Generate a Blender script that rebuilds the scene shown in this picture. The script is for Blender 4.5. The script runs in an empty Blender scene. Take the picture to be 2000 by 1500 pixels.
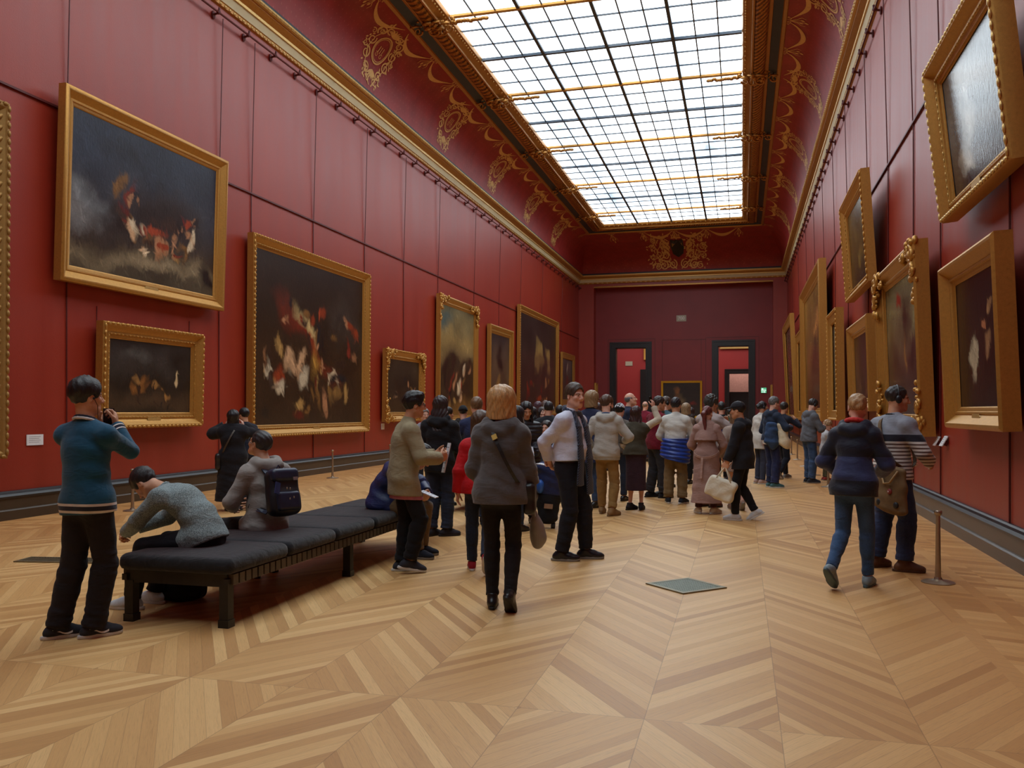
# A long red picture gallery under a glazed laylight, with visitors, benches and gilt framed paintings.
import bpy, math, random
import numpy as np
from mathutils import Vector, Matrix

C = bpy.context.scene.collection
PI = math.pi
random.seed(7)

# ------------------------------------------------------------------ camera
CAM_H = 1.52
YAW = math.radians(14.96)
FPX = 1680.0
SY, CY = math.sin(YAW), math.cos(YAW)
HOR = 803.0
cam_d = bpy.data.cameras.new('camera')
cam = bpy.data.objects.new('camera', cam_d)
C.objects.link(cam)
cam.location = (0, 0, CAM_H)
cam.rotation_euler = (PI / 2, 0, YAW)
cam_d.sensor_width = 36
cam_d.lens = FPX / 2000 * 36
cam_d.shift_y = (HOR - 750) / 2000
cam_d.clip_end = 400
bpy.context.scene.camera = cam


def floor_at(px, py):
    """The floor point seen at a pixel of the 2000 x 1500 photograph."""
    zc = FPX * CAM_H / (py - HOR)
    return at_depth(px, zc)


def at_depth(px, zc):
    xr = (px - 1000) / FPX * zc
    return xr * CY - zc * SY, xr * SY + zc * CY


def depth_of(x, y):
    return -x * SY + y * CY


# ------------------------------------------------------------------ object helpers
def tag(o, label=None, cat=None, group=None, kind=None):
    if label:
        o['label'] = label
    if cat:
        o['category'] = cat
    if group:
        o['group'] = group
    if kind:
        o['kind'] = kind
    return o


def empty(name, loc=(0, 0, 0), rot=(0, 0, 0)):
    o = bpy.data.objects.new(name, None)
    C.objects.link(o)
    o.location = loc
    o.rotation_euler = rot
    o.empty_display_size = .2
    return o


def mesh_obj(name, verts, faces, mats, parent=None, smooth=False, mi=None, cols=None):
    me = bpy.data.meshes.new(name)
    verts = np.asarray(verts, dtype=np.float32).reshape(-1, 3)
    if isinstance(faces, np.ndarray):
        nf = len(faces)
        k = faces.shape[1]
        me.vertices.add(len(verts))
        me.vertices.foreach_set('co', verts.ravel())
        me.loops.add(nf * k)
        me.loops.foreach_set('vertex_index', faces.astype(np.int32).ravel())
        me.polygons.add(nf)
        me.polygons.foreach_set('loop_start', np.arange(nf, dtype=np.int32) * k)
        me.update(calc_edges=True)
    else:
        me.from_pydata([tuple(v) for v in verts.tolist()], [], faces)
        me.update()
    for m in (mats if isinstance(mats, (list, tuple)) else [mats]):
        me.materials.append(m)
    if mi is not None:
        me.polygons.foreach_set('material_index', np.asarray(mi, dtype=np.int32))
    if smooth:
        me.polygons.foreach_set('use_smooth', np.ones(len(me.polygons), dtype=bool))
    if cols is not None:
        at = me.color_attributes.new('paint', 'FLOAT_COLOR', 'POINT')
        c4 = np.ones((len(verts), 4), dtype=np.float32)
        c4[:, :3] = cols
        at.data.foreach_set('color', c4.ravel())
    o = bpy.data.objects.new(name, me)
    C.objects.link(o)
    if parent:
        o.parent = parent
    return o


class MB:
    """Collects shapes and links them as one mesh object."""

    def __init__(s):
        s.v, s.f, s.m = [], [], []

    def add(s, vs, fs, mi=0):
        b = len(s.v)
        s.v.extend([tuple(v) for v in vs])
        s.f.extend([tuple(i + b for i in f) for f in fs])
        s.m.extend([mi] * len(fs))

    def box(s, lo, hi, mi=0):
        x0, y0, z0 = lo
        x1, y1, z1 = hi
        s.add([(x0, y0, z0), (x1, y0, z0), (x1, y1, z0), (x0, y1, z0), (x0, y0, z1), (x1, y0, z1), (x1, y1, z1), (x0, y1, z1)],
              [(0, 3, 2, 1), (4, 5, 6, 7), (0, 1, 5, 4), (1, 2, 6, 5), (2, 3, 7, 6), (3, 0, 4, 7)], mi)

    def obox(s, c, ax, half, mi=0):
        """box with axes ax (three vectors) and half sizes"""
        c = Vector(c)
        a, b, d = [Vector(v).normalized() * h for v, h in zip(ax, half)]
        P = [c + a * i + b * j + d * k for k in (-1, 1) for j in (-1, 1) for i in (-1, 1)]
        s.add(P, [(0, 2, 3, 1), (4, 5, 7, 6), (0, 1, 5, 4), (1, 3, 7, 5), (3, 2, 6, 7), (2, 0, 4, 6)], mi)

    def tube(s, pts, r, n=8, mi=0, caps=True):
        pts = [Vector(p) for p in pts]
        rs = r if isinstance(r, (list, tuple)) else [r] * len(pts)
        b = len(s.v)
        prev = None
        for i, p in enumerate(pts):
            t = (pts[min(i + 1, len(pts) - 1)] - pts[max(i - 1, 0)])
            t = t.normalized() if t.length > 1e-9 else Vector((0, 0, 1))
            if prev is None:
                u = t.orthogonal().normalized()
            else:
                u = (prev - t * prev.dot(t))
                u = u.normalized() if u.length > 1e-6 else t.orthogonal().normalized()
            prev = u
            w = t.cross(u)
            for k in range(n):
                a = 2 * PI * k / n
                s.v.append(tuple(p + (u * math.cos(a) + w * math.sin(a)) * rs[i]))
        for i in range(len(pts) - 1):
            for k in range(n):
                k2 = (k + 1) % n
                s.f.append((b + i * n + k, b + i * n + k2, b + (i + 1) * n + k2, b + (i + 1) * n + k))
                s.m.append(mi)
        if caps:
            s.f.append(tuple(b + k for k in reversed(range(n))))
            s.f.append(tuple(b + (len(pts) - 1) * n + k for k in range(n)))
            s.m += [mi, mi]

    def lathe(s, prof, c=(0, 0, 0), n=20, mi=0):
        b = len(s.v)
        for r, z in prof:
            for k in range(n):
                a = 2 * PI * k / n
                s.v.append((c[0] + r * math.cos(a), c[1] + r * math.sin(a), c[2] + z))
        for i in range(len(prof) - 1):
            for k in range(n):
                k2 = (k + 1) % n
                s.f.append((b + i * n + k, b + i * n + k2, b + (i + 1) * n + k2, b + (i + 1) * n + k))
                s.m.append(mi)
        s.f.append(tuple(b + k for k in reversed(range(n))))
        s.f.append(tuple(b + (len(prof) - 1) * n + k for k in range(n)))
        s.m += [mi, mi]

    def blob(s, c, r, n=6, mi=0, ax=None):
        """small ellipsoid bump, r = three radii along ax"""
        c = Vector(c)
        ax = [Vector(a) for a in (ax or ((1, 0, 0), (0, 1, 0), (0, 0, 1)))]
        b = len(s.v)
        rows = max(3, n // 2 + 1)
        for i in range(rows + 1):
            th = PI * i / rows
            for k in range(n):
                ph = 2 * PI * k / n
                q = (math.sin(th) * math.cos(ph) * r[0], math.sin(th) * math.sin(ph) * r[1], math.cos(th) * r[2])
                s.v.append(tuple(c + ax[0] * q[0] + ax[1] * q[1] + ax[2] * q[2]))
        for i in range(rows):
            for k in range(n):
                k2 = (k + 1) % n
                s.f.append((b + i * n + k, b + (i + 1) * n + k, b + (i + 1) * n + k2, b + i * n + k2))
                s.m.append(mi)

    def prism(s, prof, y0, y1, mi=0, axis='y'):
        """closed profile of (a, b) points extruded along an axis; axis y: (x, z), axis x: (y, z)"""
        n = len(prof)
        if axis == 'y':
            A = [(a, y0, b) for a, b in prof]
            B = [(a, y1, b) for a, b in prof]
        else:
            A = [(y0, a, b) for a, b in prof]
            B = [(y1, a, b) for a, b in prof]
        fs = [(i, (i + 1) % n, n + (i + 1) % n, n + i) for i in range(n)]
        s.add(A + B, fs + [tuple(reversed(range(n))), tuple(range(n, 2 * n))], mi)

    def build(s, name, mats, parent=None, smooth=False, ang=None):
        o = mesh_obj(name, np.array(s.v, dtype=np.float32) if s.v else np.zeros((0, 3)), s.f, mats, parent, smooth, s.m)
        if ang:
            me = o.data
            me.polygons.foreach_set('use_smooth', np.ones(len(me.polygons), dtype=bool))
            me.set_sharp_from_angle(angle=math.radians(ang))
        return o


# ------------------------------------------------------------------ materials
def srgb(r, g, b):
    f = lambda c: (c / 12.92 if c <= .04045 else ((c + .055) / 1.055) ** 2.4)
    return (f(r / 255), f(g / 255), f(b / 255), 1)


def lin(c):
    return np.array(srgb(*c)[:3])


class NT:
    """A few shorthands over a node tree."""

    def __init__(s, name):
        s.mat = bpy.data.materials.new(name)
        s.mat.use_nodes = True
        s.t = s.mat.node_tree
        s.b = s.t.nodes['Principled BSDF']
        s.out = s.t.nodes['Material Output']

    def n(s, typ, **kw):
        nd = s.t.nodes.new(typ)
        for k, v in kw.items():
            setattr(nd, k, v)
        return nd

    def l(s, a, b):
        s.t.links.new(a, b)

    def val(s, sock, x):
        if isinstance(x, bpy.types.NodeSocket):
            s.l(x, sock)
        else:
            sock.default_value = x

    def m(s, op, a, b=None, c=None, clamp=False):
        nd = s.n('ShaderNodeMath', operation=op)
        nd.use_clamp = clamp
        s.val(nd.inputs[0], a)
        if b is not None:
            s.val(nd.inputs[1], b)
        if c is not None:
            s.val(nd.inputs[2], c)
        return nd.outputs[0]

    def mix(s, fac, a, b, mode='MIX'):
        nd = s.n('ShaderNodeMix', data_type='RGBA', blend_type=mode)
        s.val(nd.inputs[0], fac)
        s.val(nd.inputs[6], a)
        s.val(nd.inputs[7], b)
        return nd.outputs[2]

    def coord(s, kind='Object'):
        return s.n('ShaderNodeTexCoord').outputs[kind]

    def xyz(s, v):
        nd = s.n('ShaderNodeSeparateXYZ')
        s.l(v, nd.inputs[0])
        return nd.outputs

    def vec(s, x, y, z):
        nd = s.n('ShaderNodeCombineXYZ')
        for i, q in enumerate((x, y, z)):
            s.val(nd.inputs[i], q)
        return nd.outputs[0]

    def noise(s, v, scale, detail=3, rough=.5, dist=0):
        nd = s.n('ShaderNodeTexNoise')
        if v is not None:
            s.l(v, nd.inputs['Vector'])
        nd.inputs['Scale'].default_value = scale
        nd.inputs['Detail'].default_value = detail
        nd.inputs['Roughness'].default_value = rough
        nd.inputs['Distortion'].default_value = dist
        return nd.outputs[0]

    def white(s, v, dim='3D'):
        nd = s.n('ShaderNodeTexWhiteNoise', noise_dimensions=dim)
        s.l(v, nd.inputs['Vector'])
        return nd.outputs[0]

    def mapping(s, v, scale=(1, 1, 1), rot=(0, 0, 0)):
        nd = s.n('ShaderNodeMapping')
        s.l(v, nd.inputs[0])
        nd.inputs['Scale'].default_value = scale
        nd.inputs['Rotation'].default_value = rot
        return nd.outputs[0]

    def ramp(s, fac, stops, interp='LINEAR'):
        nd = s.n('ShaderNodeValToRGB')
        s.l(fac, nd.inputs[0])
        cr = nd.color_ramp
        cr.interpolation = interp
        while len(cr.elements) < len(stops):
            cr.elements.new(.5)
        for e, (p, c) in zip(cr.elements, stops):
            e.position = p
            e.color = c if len(c) == 4 else (*c, 1)
        return nd.outputs[0]

    def bump(s, h, strength=.3, dist=.01):
        nd = s.n('ShaderNodeBump')
        nd.inputs['Strength'].default_value = strength
        nd.inputs['Distance'].default_value = dist
        s.l(h, nd.inputs['Height'])
        s.l(nd.outputs[0], s.b.inputs['Normal'])

    def set(s, **kw):
        names = dict(color='Base Color', rough='Roughness', metal='Metallic', spec='Specular IOR Level', sheen='Sheen Weight',
                     coat='Coat Weight', coatr='Coat Roughness', em='Emission Color', ems='Emission Strength', alpha='Alpha', trans='Transmission Weight', sheenr='Sheen Roughness')
        for k, v in kw.items():
            s.val(s.b.inputs[names[k]], v)
        return s


_mc = {}


def plain(name, col, rough=.6, metal=0, spec=.5, bump=0, bscale=60, var=.12, **kw):
    """a solid surface with a little mottling"""
    key = ('p', name)
    if key in _mc:
        return _mc[key]
    t = NT(name)
    c = srgb(*col)
    co = t.coord()
    nz = t.noise(co, bscale * .25, 4)
    dark = tuple(x * (1 - var) for x in c[:3]) + (1,)
    lite = tuple(min(1, x * (1 + var)) for x in c[:3]) + (1,)
    t.set(color=t.ramp(nz, [(.3, dark), (.7, lite)]), rough=rough, metal=metal, spec=spec, **kw)
    if bump:
        t.bump(t.noise(co, bscale, 3), bump, .004)
    _mc[key] = t.mat
    return t.mat


def wrinkles(t, co):
    """height of small creases for clothing"""
    a = t.noise(t.mapping(co, (7, 7, 15), (.3, .2, .4)), 1, 2, .5, .5)
    b = t.noise(t.mapping(co, (16, 16, 9), (.5, -.4, .2)), 1, 2, .5, .4)
    r = t.m('ABSOLUTE', t.m('SUBTRACT', a, .5))
    return t.m('ADD', t.m('MULTIPLY', r, -1.6), t.m('MULTIPLY', b, .5))


def cloth_z(name, col, bands, rough=.85):
    """knit with horizontal bands: (z0, z1, colour) in metres above the wearer's feet"""
    key = ('z', name)
    if key in _mc:
        return _mc[key]
    t = NT(name)
    co = t.coord()
    x, y, z = t.xyz(co)
    base = srgb(*col)
    for z0, z1, c in bands:
        base = t.mix(t.m('MULTIPLY', t.m('GREATER_THAN', z, z0), t.m('LESS_THAN', z, z1)), base, srgb(*c))
    nz = t.noise(co, 9, 3)
    t.set(color=t.mix(1, base, t.ramp(nz, [(.3, (.82, .82, .82)), (.7, (1.12, 1.12, 1.12))]), 'MULTIPLY'), rough=rough, sheen=.2, spec=.25)
    t.bump(t.m('ADD', t.m('MULTIPLY', t.noise(co, 420, 2), .06), wrinkles(t, co)), .35, .02)
    _mc[key] = t.mat
    return t.mat


def cloth(col, rough=.85, var=.18, weave=420, speck=None, sheen=.06, bump=.25, spec=.25):
    """woven fabric: base colour with soft mottling and a fine weave bump; speck = second thread colour"""
    key = ('c', tuple(col), rough, var, weave, speck, sheen)
    if key in _mc:
        return _mc[key]
    t = NT('fabric_%02x%02x%02x' % tuple(col))
    c = srgb(*col)
    co = t.coord()
    nz = t.noise(co, 9, 4, .6)
    dark = tuple(x * (1 - var) for x in c[:3]) + (1,)
    lite = tuple(min(1, x * (1 + var)) for x in c[:3]) + (1,)
    base = t.ramp(nz, [(.3, dark), (.7, lite)])
    if speck:
        sp = t.noise(co, 210, 2, .6)
        base = t.mix(t.ramp(sp, [(.44, (0, 0, 0)), (.58, (1, 1, 1))]), base, srgb(*speck))
    t.set(color=base, rough=rough, sheen=sheen, spec=spec)
    t.bump(t.m('ADD', t.m('MULTIPLY', t.noise(co, weave, 2), .06), wrinkles(t, co)), .4, .02)
    _mc[key] = t.mat
    return t.mat


def denim(col, key2=''):
    key = ('d', tuple(col))
    if key in _mc:
        return _mc[key]
    t = NT('denim_%02x%02x%02x' % tuple(col))
    c = srgb(*col)
    co = t.coord()
    fade = t.noise(t.mapping(co, (6, 6, 2.2)), 1, 4, .6)
    twill = t.noise(t.mapping(co, (300, 300, 90)), 1, 2)
    base = t.ramp(fade, [(.3, tuple(x * .6 for x in c[:3])), (.72, tuple(min(1, x * 1.5 + .01) for x in c[:3]))])
    base = t.mix(.25, base, t.ramp(twill, [(.3, (0, 0, 0)), (.8, tuple(min(1, x * 2.2) for x in c[:3]))]))
    t.set(color=base, rough=.85, sheen=.1, spec=.25)
    t.bump(t.m('ADD', t.m('MULTIPLY', twill, .05), wrinkles(t, co)), .45, .02)
    _mc[key] = t.mat
    return t.mat


def skin_mat():
    if 'skin' in _mc:
        return _mc['skin']
    t = NT('skin')
    at = t.n('ShaderNodeVertexColor')
    at.layer_name = 'paint'
    co = t.coord()
    nz = t.noise(co, 30, 3)
    t.set(color=t.mix(.35, at.outputs[0], t.mix(1, at.outputs[0], t.ramp(nz, [(.3, (.75, .65, .62)), (.7, (1, 1, 1))]), 'MULTIPLY')), rough=.5, spec=.4)
    t.b.inputs['Subsurface Weight'].default_value = 0
    t.bump(t.noise(co, 260, 2), .08, .001)
    _mc['skin'] = t.mat
    return t.mat


def hair_mat(col, dark=.35, gloss=.42):
    key = ('h', tuple(col))
    if key in _mc:
        return _mc[key]
    t = NT('hair_%02x%02x%02x' % tuple(col))
    c = srgb(*col)
    co = t.coord()
    st = t.noise(t.mapping(co, (130, 130, 14)), 1, 4, .6, .6)
    lo = tuple(x * dark for x in c[:3]) + (1,)
    hi = tuple(min(1, x * 1.35) for x in c[:3]) + (1,)
    t.set(color=t.ramp(st, [(.32, lo), (.66, hi)]), rough=gloss, spec=.5)
    t.bump(st, .7, .006)
    _mc[key] = t.mat
    return t.mat


def gold_mat(name, col=(180, 132, 62), dark=(88, 56, 20), rough=.42, metal=.6, scale=28, bump=.35):
    if name in _mc:
        return _mc[name]
    t = NT(name)
    co = t.coord()
    a = t.noise(co, scale, 5, .65)
    b = t.noise(co, scale * 5, 3, .6)
    k = t.m('ADD', t.m('MULTIPLY', a, .65), t.m('MULTIPLY', b, .35))
    t.set(color=t.ramp(k, [(.16, srgb(*dark)), (.40, srgb(*col)), (.75, srgb(*[min(255, x * 1.12) for x in col]))]), rough=rough, metal=metal)
    t.bump(b, bump, .006)
    _mc[name] = t.mat
    return t.mat


GOLD = gold_mat('gilded_wood')
GOLD_DULL = gold_mat('old_gilding', (150, 112, 56), (64, 42, 18), .5, .5)
GOLD_PALE = gold_mat('pale_gilding', (206, 172, 106), (140, 98, 44), .4, .6)
GOLD_CEIL = gold_mat('ceiling_gilding', (168, 118, 54), (80, 48, 16), .38, .55, 14)
GOLD_PAINT = gold_mat('gold_paint', (208, 164, 96), (166, 116, 54), .55, .05, 10, .1)
STEEL = plain('brushed_steel', (176, 160, 140), .38, .9, var=.06)
BLACK_METAL = plain('bronzed_dark_metal', (44, 40, 34), .5, .3, var=.15)
DARK_PAINT = plain('black_painted_wood', (26, 24, 26), .35, var=.2, bump=.05, bscale=30)
WHITE_CARD = plain('white_card', (225, 226, 228), .6, var=.03)
PHONE_BLACK = plain('phone_black', (16, 16, 18), .25, var=.05)
PAPER = plain('printed_paper', (212, 214, 220), .7, var=.12, bscale=200)
# ------------------------------------------------------------------ the room
XL, XR = -9.94, 2.60
XC = (XL + XR) / 2
YF, YB = 53.5, -8.0          # cornice plane of the far end, wall behind the camera
YREC = 54.3                  # recessed far wall
SKY_X0, SKY_X1 = XC - 3.67, XC + 3.67
SKY_Y1 = 47.2
BAY = 5.77
SKY_Y0 = SKY_Y1 - BAY * 9
ZS = 11.82
ZCOR = 9.50


def red_wall_mat():
    t = NT('red_painted_canvas_wall')
    co = t.coord()
    big = t.noise(t.mapping(co, (.35, .35, .25)), 1, 4, .55)
    streak = t.noise(t.mapping(co, (3.5, 3.5, .12)), 1, 3)
    k = t.m('ADD', t.m('MULTIPLY', big, .6), t.m('MULTIPLY', streak, .4))
    col = t.ramp(k, [(.3, srgb(134, 36, 20)), (.5, srgb(146, 42, 24)), (.7, srgb(156, 50, 30))])
    t.set(color=col, rough=t.m('ADD', .36, t.m('MULTIPLY', streak, .14)), spec=.6)
    t.bump(t.m('ADD', t.noise(co, 70, 2), t.m('MULTIPLY', t.noise(t.mapping(co, (2, 2, .2)), 1, 2), 2)), .12, .01)
    return t.mat


RED = red_wall_mat()
RED_TRIM = plain('dark_red_painted_metal', (86, 20, 18), .5, var=.1)
RED_FAR = plain('deep_red_painted_wall', (128, 34, 34), .5, var=.08, bscale=3, bump=.03)


def parquet_mat():
    t = NT('oak_chevron_parquet')
    co = t.coord()
    x, y, z = t.xyz(co)
    xx = t.m('SUBTRACT', x, .824)
    strip = t.m('FLOOR', t.m('DIVIDE', xx, .645))
    tt = t.m('PINGPONG', xx, .645)
    yy = t.m('SUBTRACT', y, 4.27)
    row = t.m('FLOOR', t.m('DIVIDE', yy, 6.4))
    yp = t.m('PINGPONG', yy, 6.4)
    q = t.m('SUBTRACT', yp, t.m('MULTIPLY', tt, 1.4))
    qs = t.m('DIVIDE', q, .125)
    plank = t.m('FLOOR', qs)
    pf = t.m('FRACT', qs)
    # along-plank coordinate
    along = t.m('ADD', t.m('MULTIPLY', tt, .58), t.m('MULTIPLY', yp, .81))
    # border zone along both walls
    ax = t.m('ABSOLUTE', t.m('SUBTRACT', x, XC))
    zone = t.m('GREATER_THAN', ax, 5.13)
    band1 = t.m('COMPARE', ax, 5.185, .055)
    band2 = t.m('COMPARE', ax, 5.56, .05)
    inb = t.m('MAXIMUM', band1, band2)
    # outer border planks, set on the slant
    q2 = t.m('DIVIDE', t.m('ADD', y, t.m('MULTIPLY', ax, .35)), .1)
    plank2 = t.m('FLOOR', q2)
    pid = t.m('ADD', t.m('MULTIPLY', plank, t.m('SUBTRACT', 1, zone)), t.m('MULTIPLY', plank2, zone))
    pid = t.m('ADD', t.m('MULTIPLY', pid, t.m('SUBTRACT', 1, inb)), t.m('MULTIPLY', t.m('FLOOR', t.m('DIVIDE', y, 1.7)), inb))
    frac = t.m('ADD', t.m('MULTIPLY', pf, t.m('SUBTRACT', 1, zone)), t.m('MULTIPLY', t.m('FRACT', q2), zone))
    rnd = t.white(t.vec(pid, strip, row))
    rnd2 = t.white(t.vec(strip, row, t.m('ADD', pid, 91.7)))
    # grain runs along the plank
    g1 = t.noise(t.vec(t.m('MULTIPLY', along, 3.2), t.m('MULTIPLY', qs, 5.5), t.m('MULTIPLY', rnd, 60)), 1.6, 5, .65, .8)
    g2 = t.noise(t.vec(t.m('MULTIPLY', along, 10), t.m('MULTIPLY', qs, 24), t.m('MULTIPLY', rnd2, 40)), 1.2, 3, .6, .3)
    base = t.ramp(rnd, [(0, srgb(182, 133, 78)), (.2, srgb(197, 149, 91)), (.65, srgb(211, 165, 105)), (1, srgb(224, 182, 122))])
    gcol = t.ramp(t.m('ADD', t.m('MULTIPLY', g1, .6), t.m('MULTIPLY', g2, .4)), [(.30, (.58, .52, .46)), (.47, (.93, .92, .9)), (.7, (1.1, 1.1, 1.1))])
    col = t.mix(.8, base, gcol, 'MULTIPLY')
    # worn pale traffic area, darker towards the walls
    wear = t.noise(t.mapping(co, (.22, .22, .22)), 1, 3)
    col = t.mix(t.m('MULTIPLY', t.m('SUBTRACT', wear, .35, clamp=True), .5), col, srgb(214, 178, 132))
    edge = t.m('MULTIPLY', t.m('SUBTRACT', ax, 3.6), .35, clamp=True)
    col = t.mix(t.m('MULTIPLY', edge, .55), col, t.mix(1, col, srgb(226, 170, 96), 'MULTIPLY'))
    # joints
    jd = t.m('MINIMUM', frac, t.m('SUBTRACT', 1, frac))
    j1 = t.m('LESS_THAN', jd, .018)
    js = t.m('MINIMUM', tt, t.m('SUBTRACT', .645, tt))
    j2 = t.m('MULTIPLY', t.m('LESS_THAN', js, .0022), t.m('SUBTRACT', 1, zone))
    jr = t.m('MINIMUM', yp, t.m('SUBTRACT', 6.4, yp))
    j3 = t.m('MULTIPLY', t.m('LESS_THAN', jr, .0022), t.m('SUBTRACT', 1, zone))
    jj = t.m('MAXIMUM', t.m('MULTIPLY', j1, .28), t.m('MULTIPLY', t.m('MAXIMUM', j2, j3), .4))
    col = t.mix(jj, col, srgb(70, 44, 24))
    t.set(color=col, rough=t.m('ADD', .34, t.m('MULTIPLY', g1, .22)), spec=.42)
    t.bump(t.m('SUBTRACT', t.m('MULTIPLY', g2, .3), jj), .18, .003)
    return t.mat


PARQUET = parquet_mat()

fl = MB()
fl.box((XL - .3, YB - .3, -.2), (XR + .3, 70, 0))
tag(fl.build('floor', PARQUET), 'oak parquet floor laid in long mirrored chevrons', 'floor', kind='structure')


def struct(o, label=None):
    o['kind'] = 'structure'
    if label:
        o['label'] = label
    return o


w = MB()
w.box((XL - .4, YB, 0), (XL, YREC, 10.2))
struct(w.build('wall_left', RED), 'long red wall hung with big gilt framed paintings above the bench')
w = MB()
w.box((XR, YB, 0), (XR + .4, YREC, 10.2))
struct(w.build('wall_right', RED), 'long red wall nearest the camera side with tilted gilt frames')
w = MB()
w.box((XL - .4, YB - .4, 0), (XR + .4, YB, 12.4))
struct(w.build('wall_back', RED))

# far wall with two door openings, pilasters and lintel
D1 = (-8.09, -5.45, 5.87)
D2 = (-1.78, .78, 5.87)
CW = .36
w = MB()
xs = [XL - .4, D1[0] + CW, D1[1] - CW, D2[0] + CW, D2[1] - CW, XR + .4]
for i in (0, 2, 4):
    w.box((xs[i], YREC, 0), (xs[i + 1], YREC + .5, 10.2))
for d in (D1, D2):
    w.box((d[0] + CW, YREC, d[2] - CW), (d[1] - CW, YREC + .5, 10.2))
we = struct(w.build('wall_end', RED_FAR), 'recessed red end wall between two corner pilasters')
w = MB()
w.box((XL, YF, 0), (XL + .96, YREC, 9.5))
w.box((XR - .8, YF, 0), (XR, YREC, 9.5))
w.box((XL, YF + .02, 9.28), (XR, YREC, 10.2))
struct(w.build('pilaster', RED, we))
w = MB()
w.box((XL + .96, YF - .03, 9.24), (XR - .8, YF + .1, 9.33))
struct(w.build('gold_strip', GOLD_CEIL, we))
w = MB()
for X in (-8.2, -5.25, -4.8, -2.42, -2.15, 1.0):
    w.box((X - .012, YREC - .012, .4), (X + .012, YREC, 6.05 if X not in (-4.8, -2.42) else 5.95))
w.box((-8.2, YREC - .012, 6.04), (-5.25, YREC, 6.065))
w.box((-4.8, YREC - .012, 5.94), (-2.15, YREC, 5.965))
w.box((-2.1, YREC - .012, 6.04), (1.0, YREC, 6.065))
struct(w.build('panel_seam', RED_TRIM, we))


def casing(name, d, y, cw, mat=DARK_PAINT, depth=.62):
    """dark door casing with a stepped moulding and a reveal"""
    m = MB()
    x0, x1, z = d
    for (o, pr) in ((0, .10), (cw * .28, .06), (cw * .75, .09)):
        e = {0: cw * .28, cw * .28: cw * .75, cw * .75: cw}[o]
        m.box((x0 + o, y - pr, 0), (x0 + e, y + .02, z - e))
        m.box((x1 - e, y - pr, 0), (x1 - o, y + .02, z - e))
        m.box((x0 + o, y - pr, z - e), (x1 - o, y + .02, z - o))
    m.box((x0 + cw - .03, y, 0), (x0 + cw + .03, y + depth, z - cw))
    m.box((x1 - cw - .03, y, 0), (x1 - cw + .03, y + depth, z - cw))
    m.box((x0 + cw, y, z - cw - .03), (x1 - cw, y + depth, z - cw + .03))
    return struct(m.build(name, mat))


casing('door_1', D1, YREC, CW)['label'] = 'tall black framed doorway opening on a red room with a small sign'
casing('door_2', D2, YREC, CW)['label'] = 'tall black framed doorway opening on a second darker doorway'

# the room beyond the doors
w = MB()
D3 = (-1.2, 1.05, 4.55)
yb = 64.0
xs = [-16, D3[0] + .3, D3[1] - .3, 8]
w.box((-16, yb, 0), (xs[1], yb + .4, 9))
w.box((xs[2], yb, 0), (8, yb + .4, 9))
w.box((xs[1], yb, D3[2] - .3), (xs[2], yb + .4, 9))
w.box((-16, YREC + .5, 0), (-15.6, yb, 9))
w.box((7.6, YREC + .5, 0), (8, yb, 9))
wb = struct(w.build('wall_beyond', plain('far_room_red_wall', (150, 34, 34), .6, var=.06, bscale=3)), 'red wall of the room beyond the two doorways')
casing('door_3', D3, yb, .3)['label'] = 'inner black framed doorway seen through the tall one beside the green sign'
w = MB()
w.box((-16, YREC + .5, 7.9), (8, yb + .4, 8.1))
struct(w.build('ceiling_beyond', plain('dim_plaster', (150, 120, 96), .8)))
w = MB()
w.box((-7.2 - .05, yb - .14, 0), (-6.0, yb - .02, 4.6))
struct(w.build('door_4', DARK_PAINT), 'dark door leaf at the edge of the far red room')
w = MB()
w.box((-3, 69.5, 0), (3, 69.8, 5.2))
wp = struct(w.build('wall_farther', plain('pink_lit_wall', (176, 120, 104), .8)))
w = MB()
w.box((-2.6, 66.2, 0), (2.6, 66.4, 2.95))
struct(w.build('partition', DARK_PAINT, wp))
w = MB()
w.box((-4, 64.4, 0), (4, 69.8, .002))
ar = bpy.data.lights.new('far_room_fill', 'AREA')  # area light added to brighten the room beyond, standing in for an unseen skylight
ar.shape = 'RECTANGLE'
ar.size, ar.size_y = 14, 6
ar.energy = 600
ar.color = (1, .96, .92)
ao = bpy.data.objects.new('far_room_fill', ar)
C.objects.link(ao)
ao.location = (-4, 59.5, 7.8)
ar = bpy.data.lights.new('farther_room_light', 'AREA')  # plain area light over the farther space, no skylight built there
ar.size = 3
ar.energy = 130
ao = bpy.data.objects.new('farther_room_light', ar)
C.objects.link(ao)
ao.location = (0, 67.6, 5.6)


# ---- rings swept round the room -----------------------------------------
def ring(m, prof, mi=0, x0=XL, x1=XR, y0=YB, y1=YF, nd=None):
    """prof: list of (inset in x, inset in y, z); quads between neighbouring rings, on four sides, facing inward and down"""
    R = []
    for ox, oy, z in prof:
        R.append([(x0 + ox, y0 + oy, z), (x1 - ox, y0 + oy, z), (x1 - ox, y1 - oy, z), (x0 + ox, y1 - oy, z)])
    vs = [p for r in R for p in r]
    fs = []
    for i in range(len(R) - 1):
        for k in range(4):
            k2 = (k + 1) % 4
            fs.append((i * 4 + k, (i + 1) * 4 + k, (i + 1) * 4 + k2, i * 4 + k2))
    m.add(vs, fs, mi)


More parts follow.
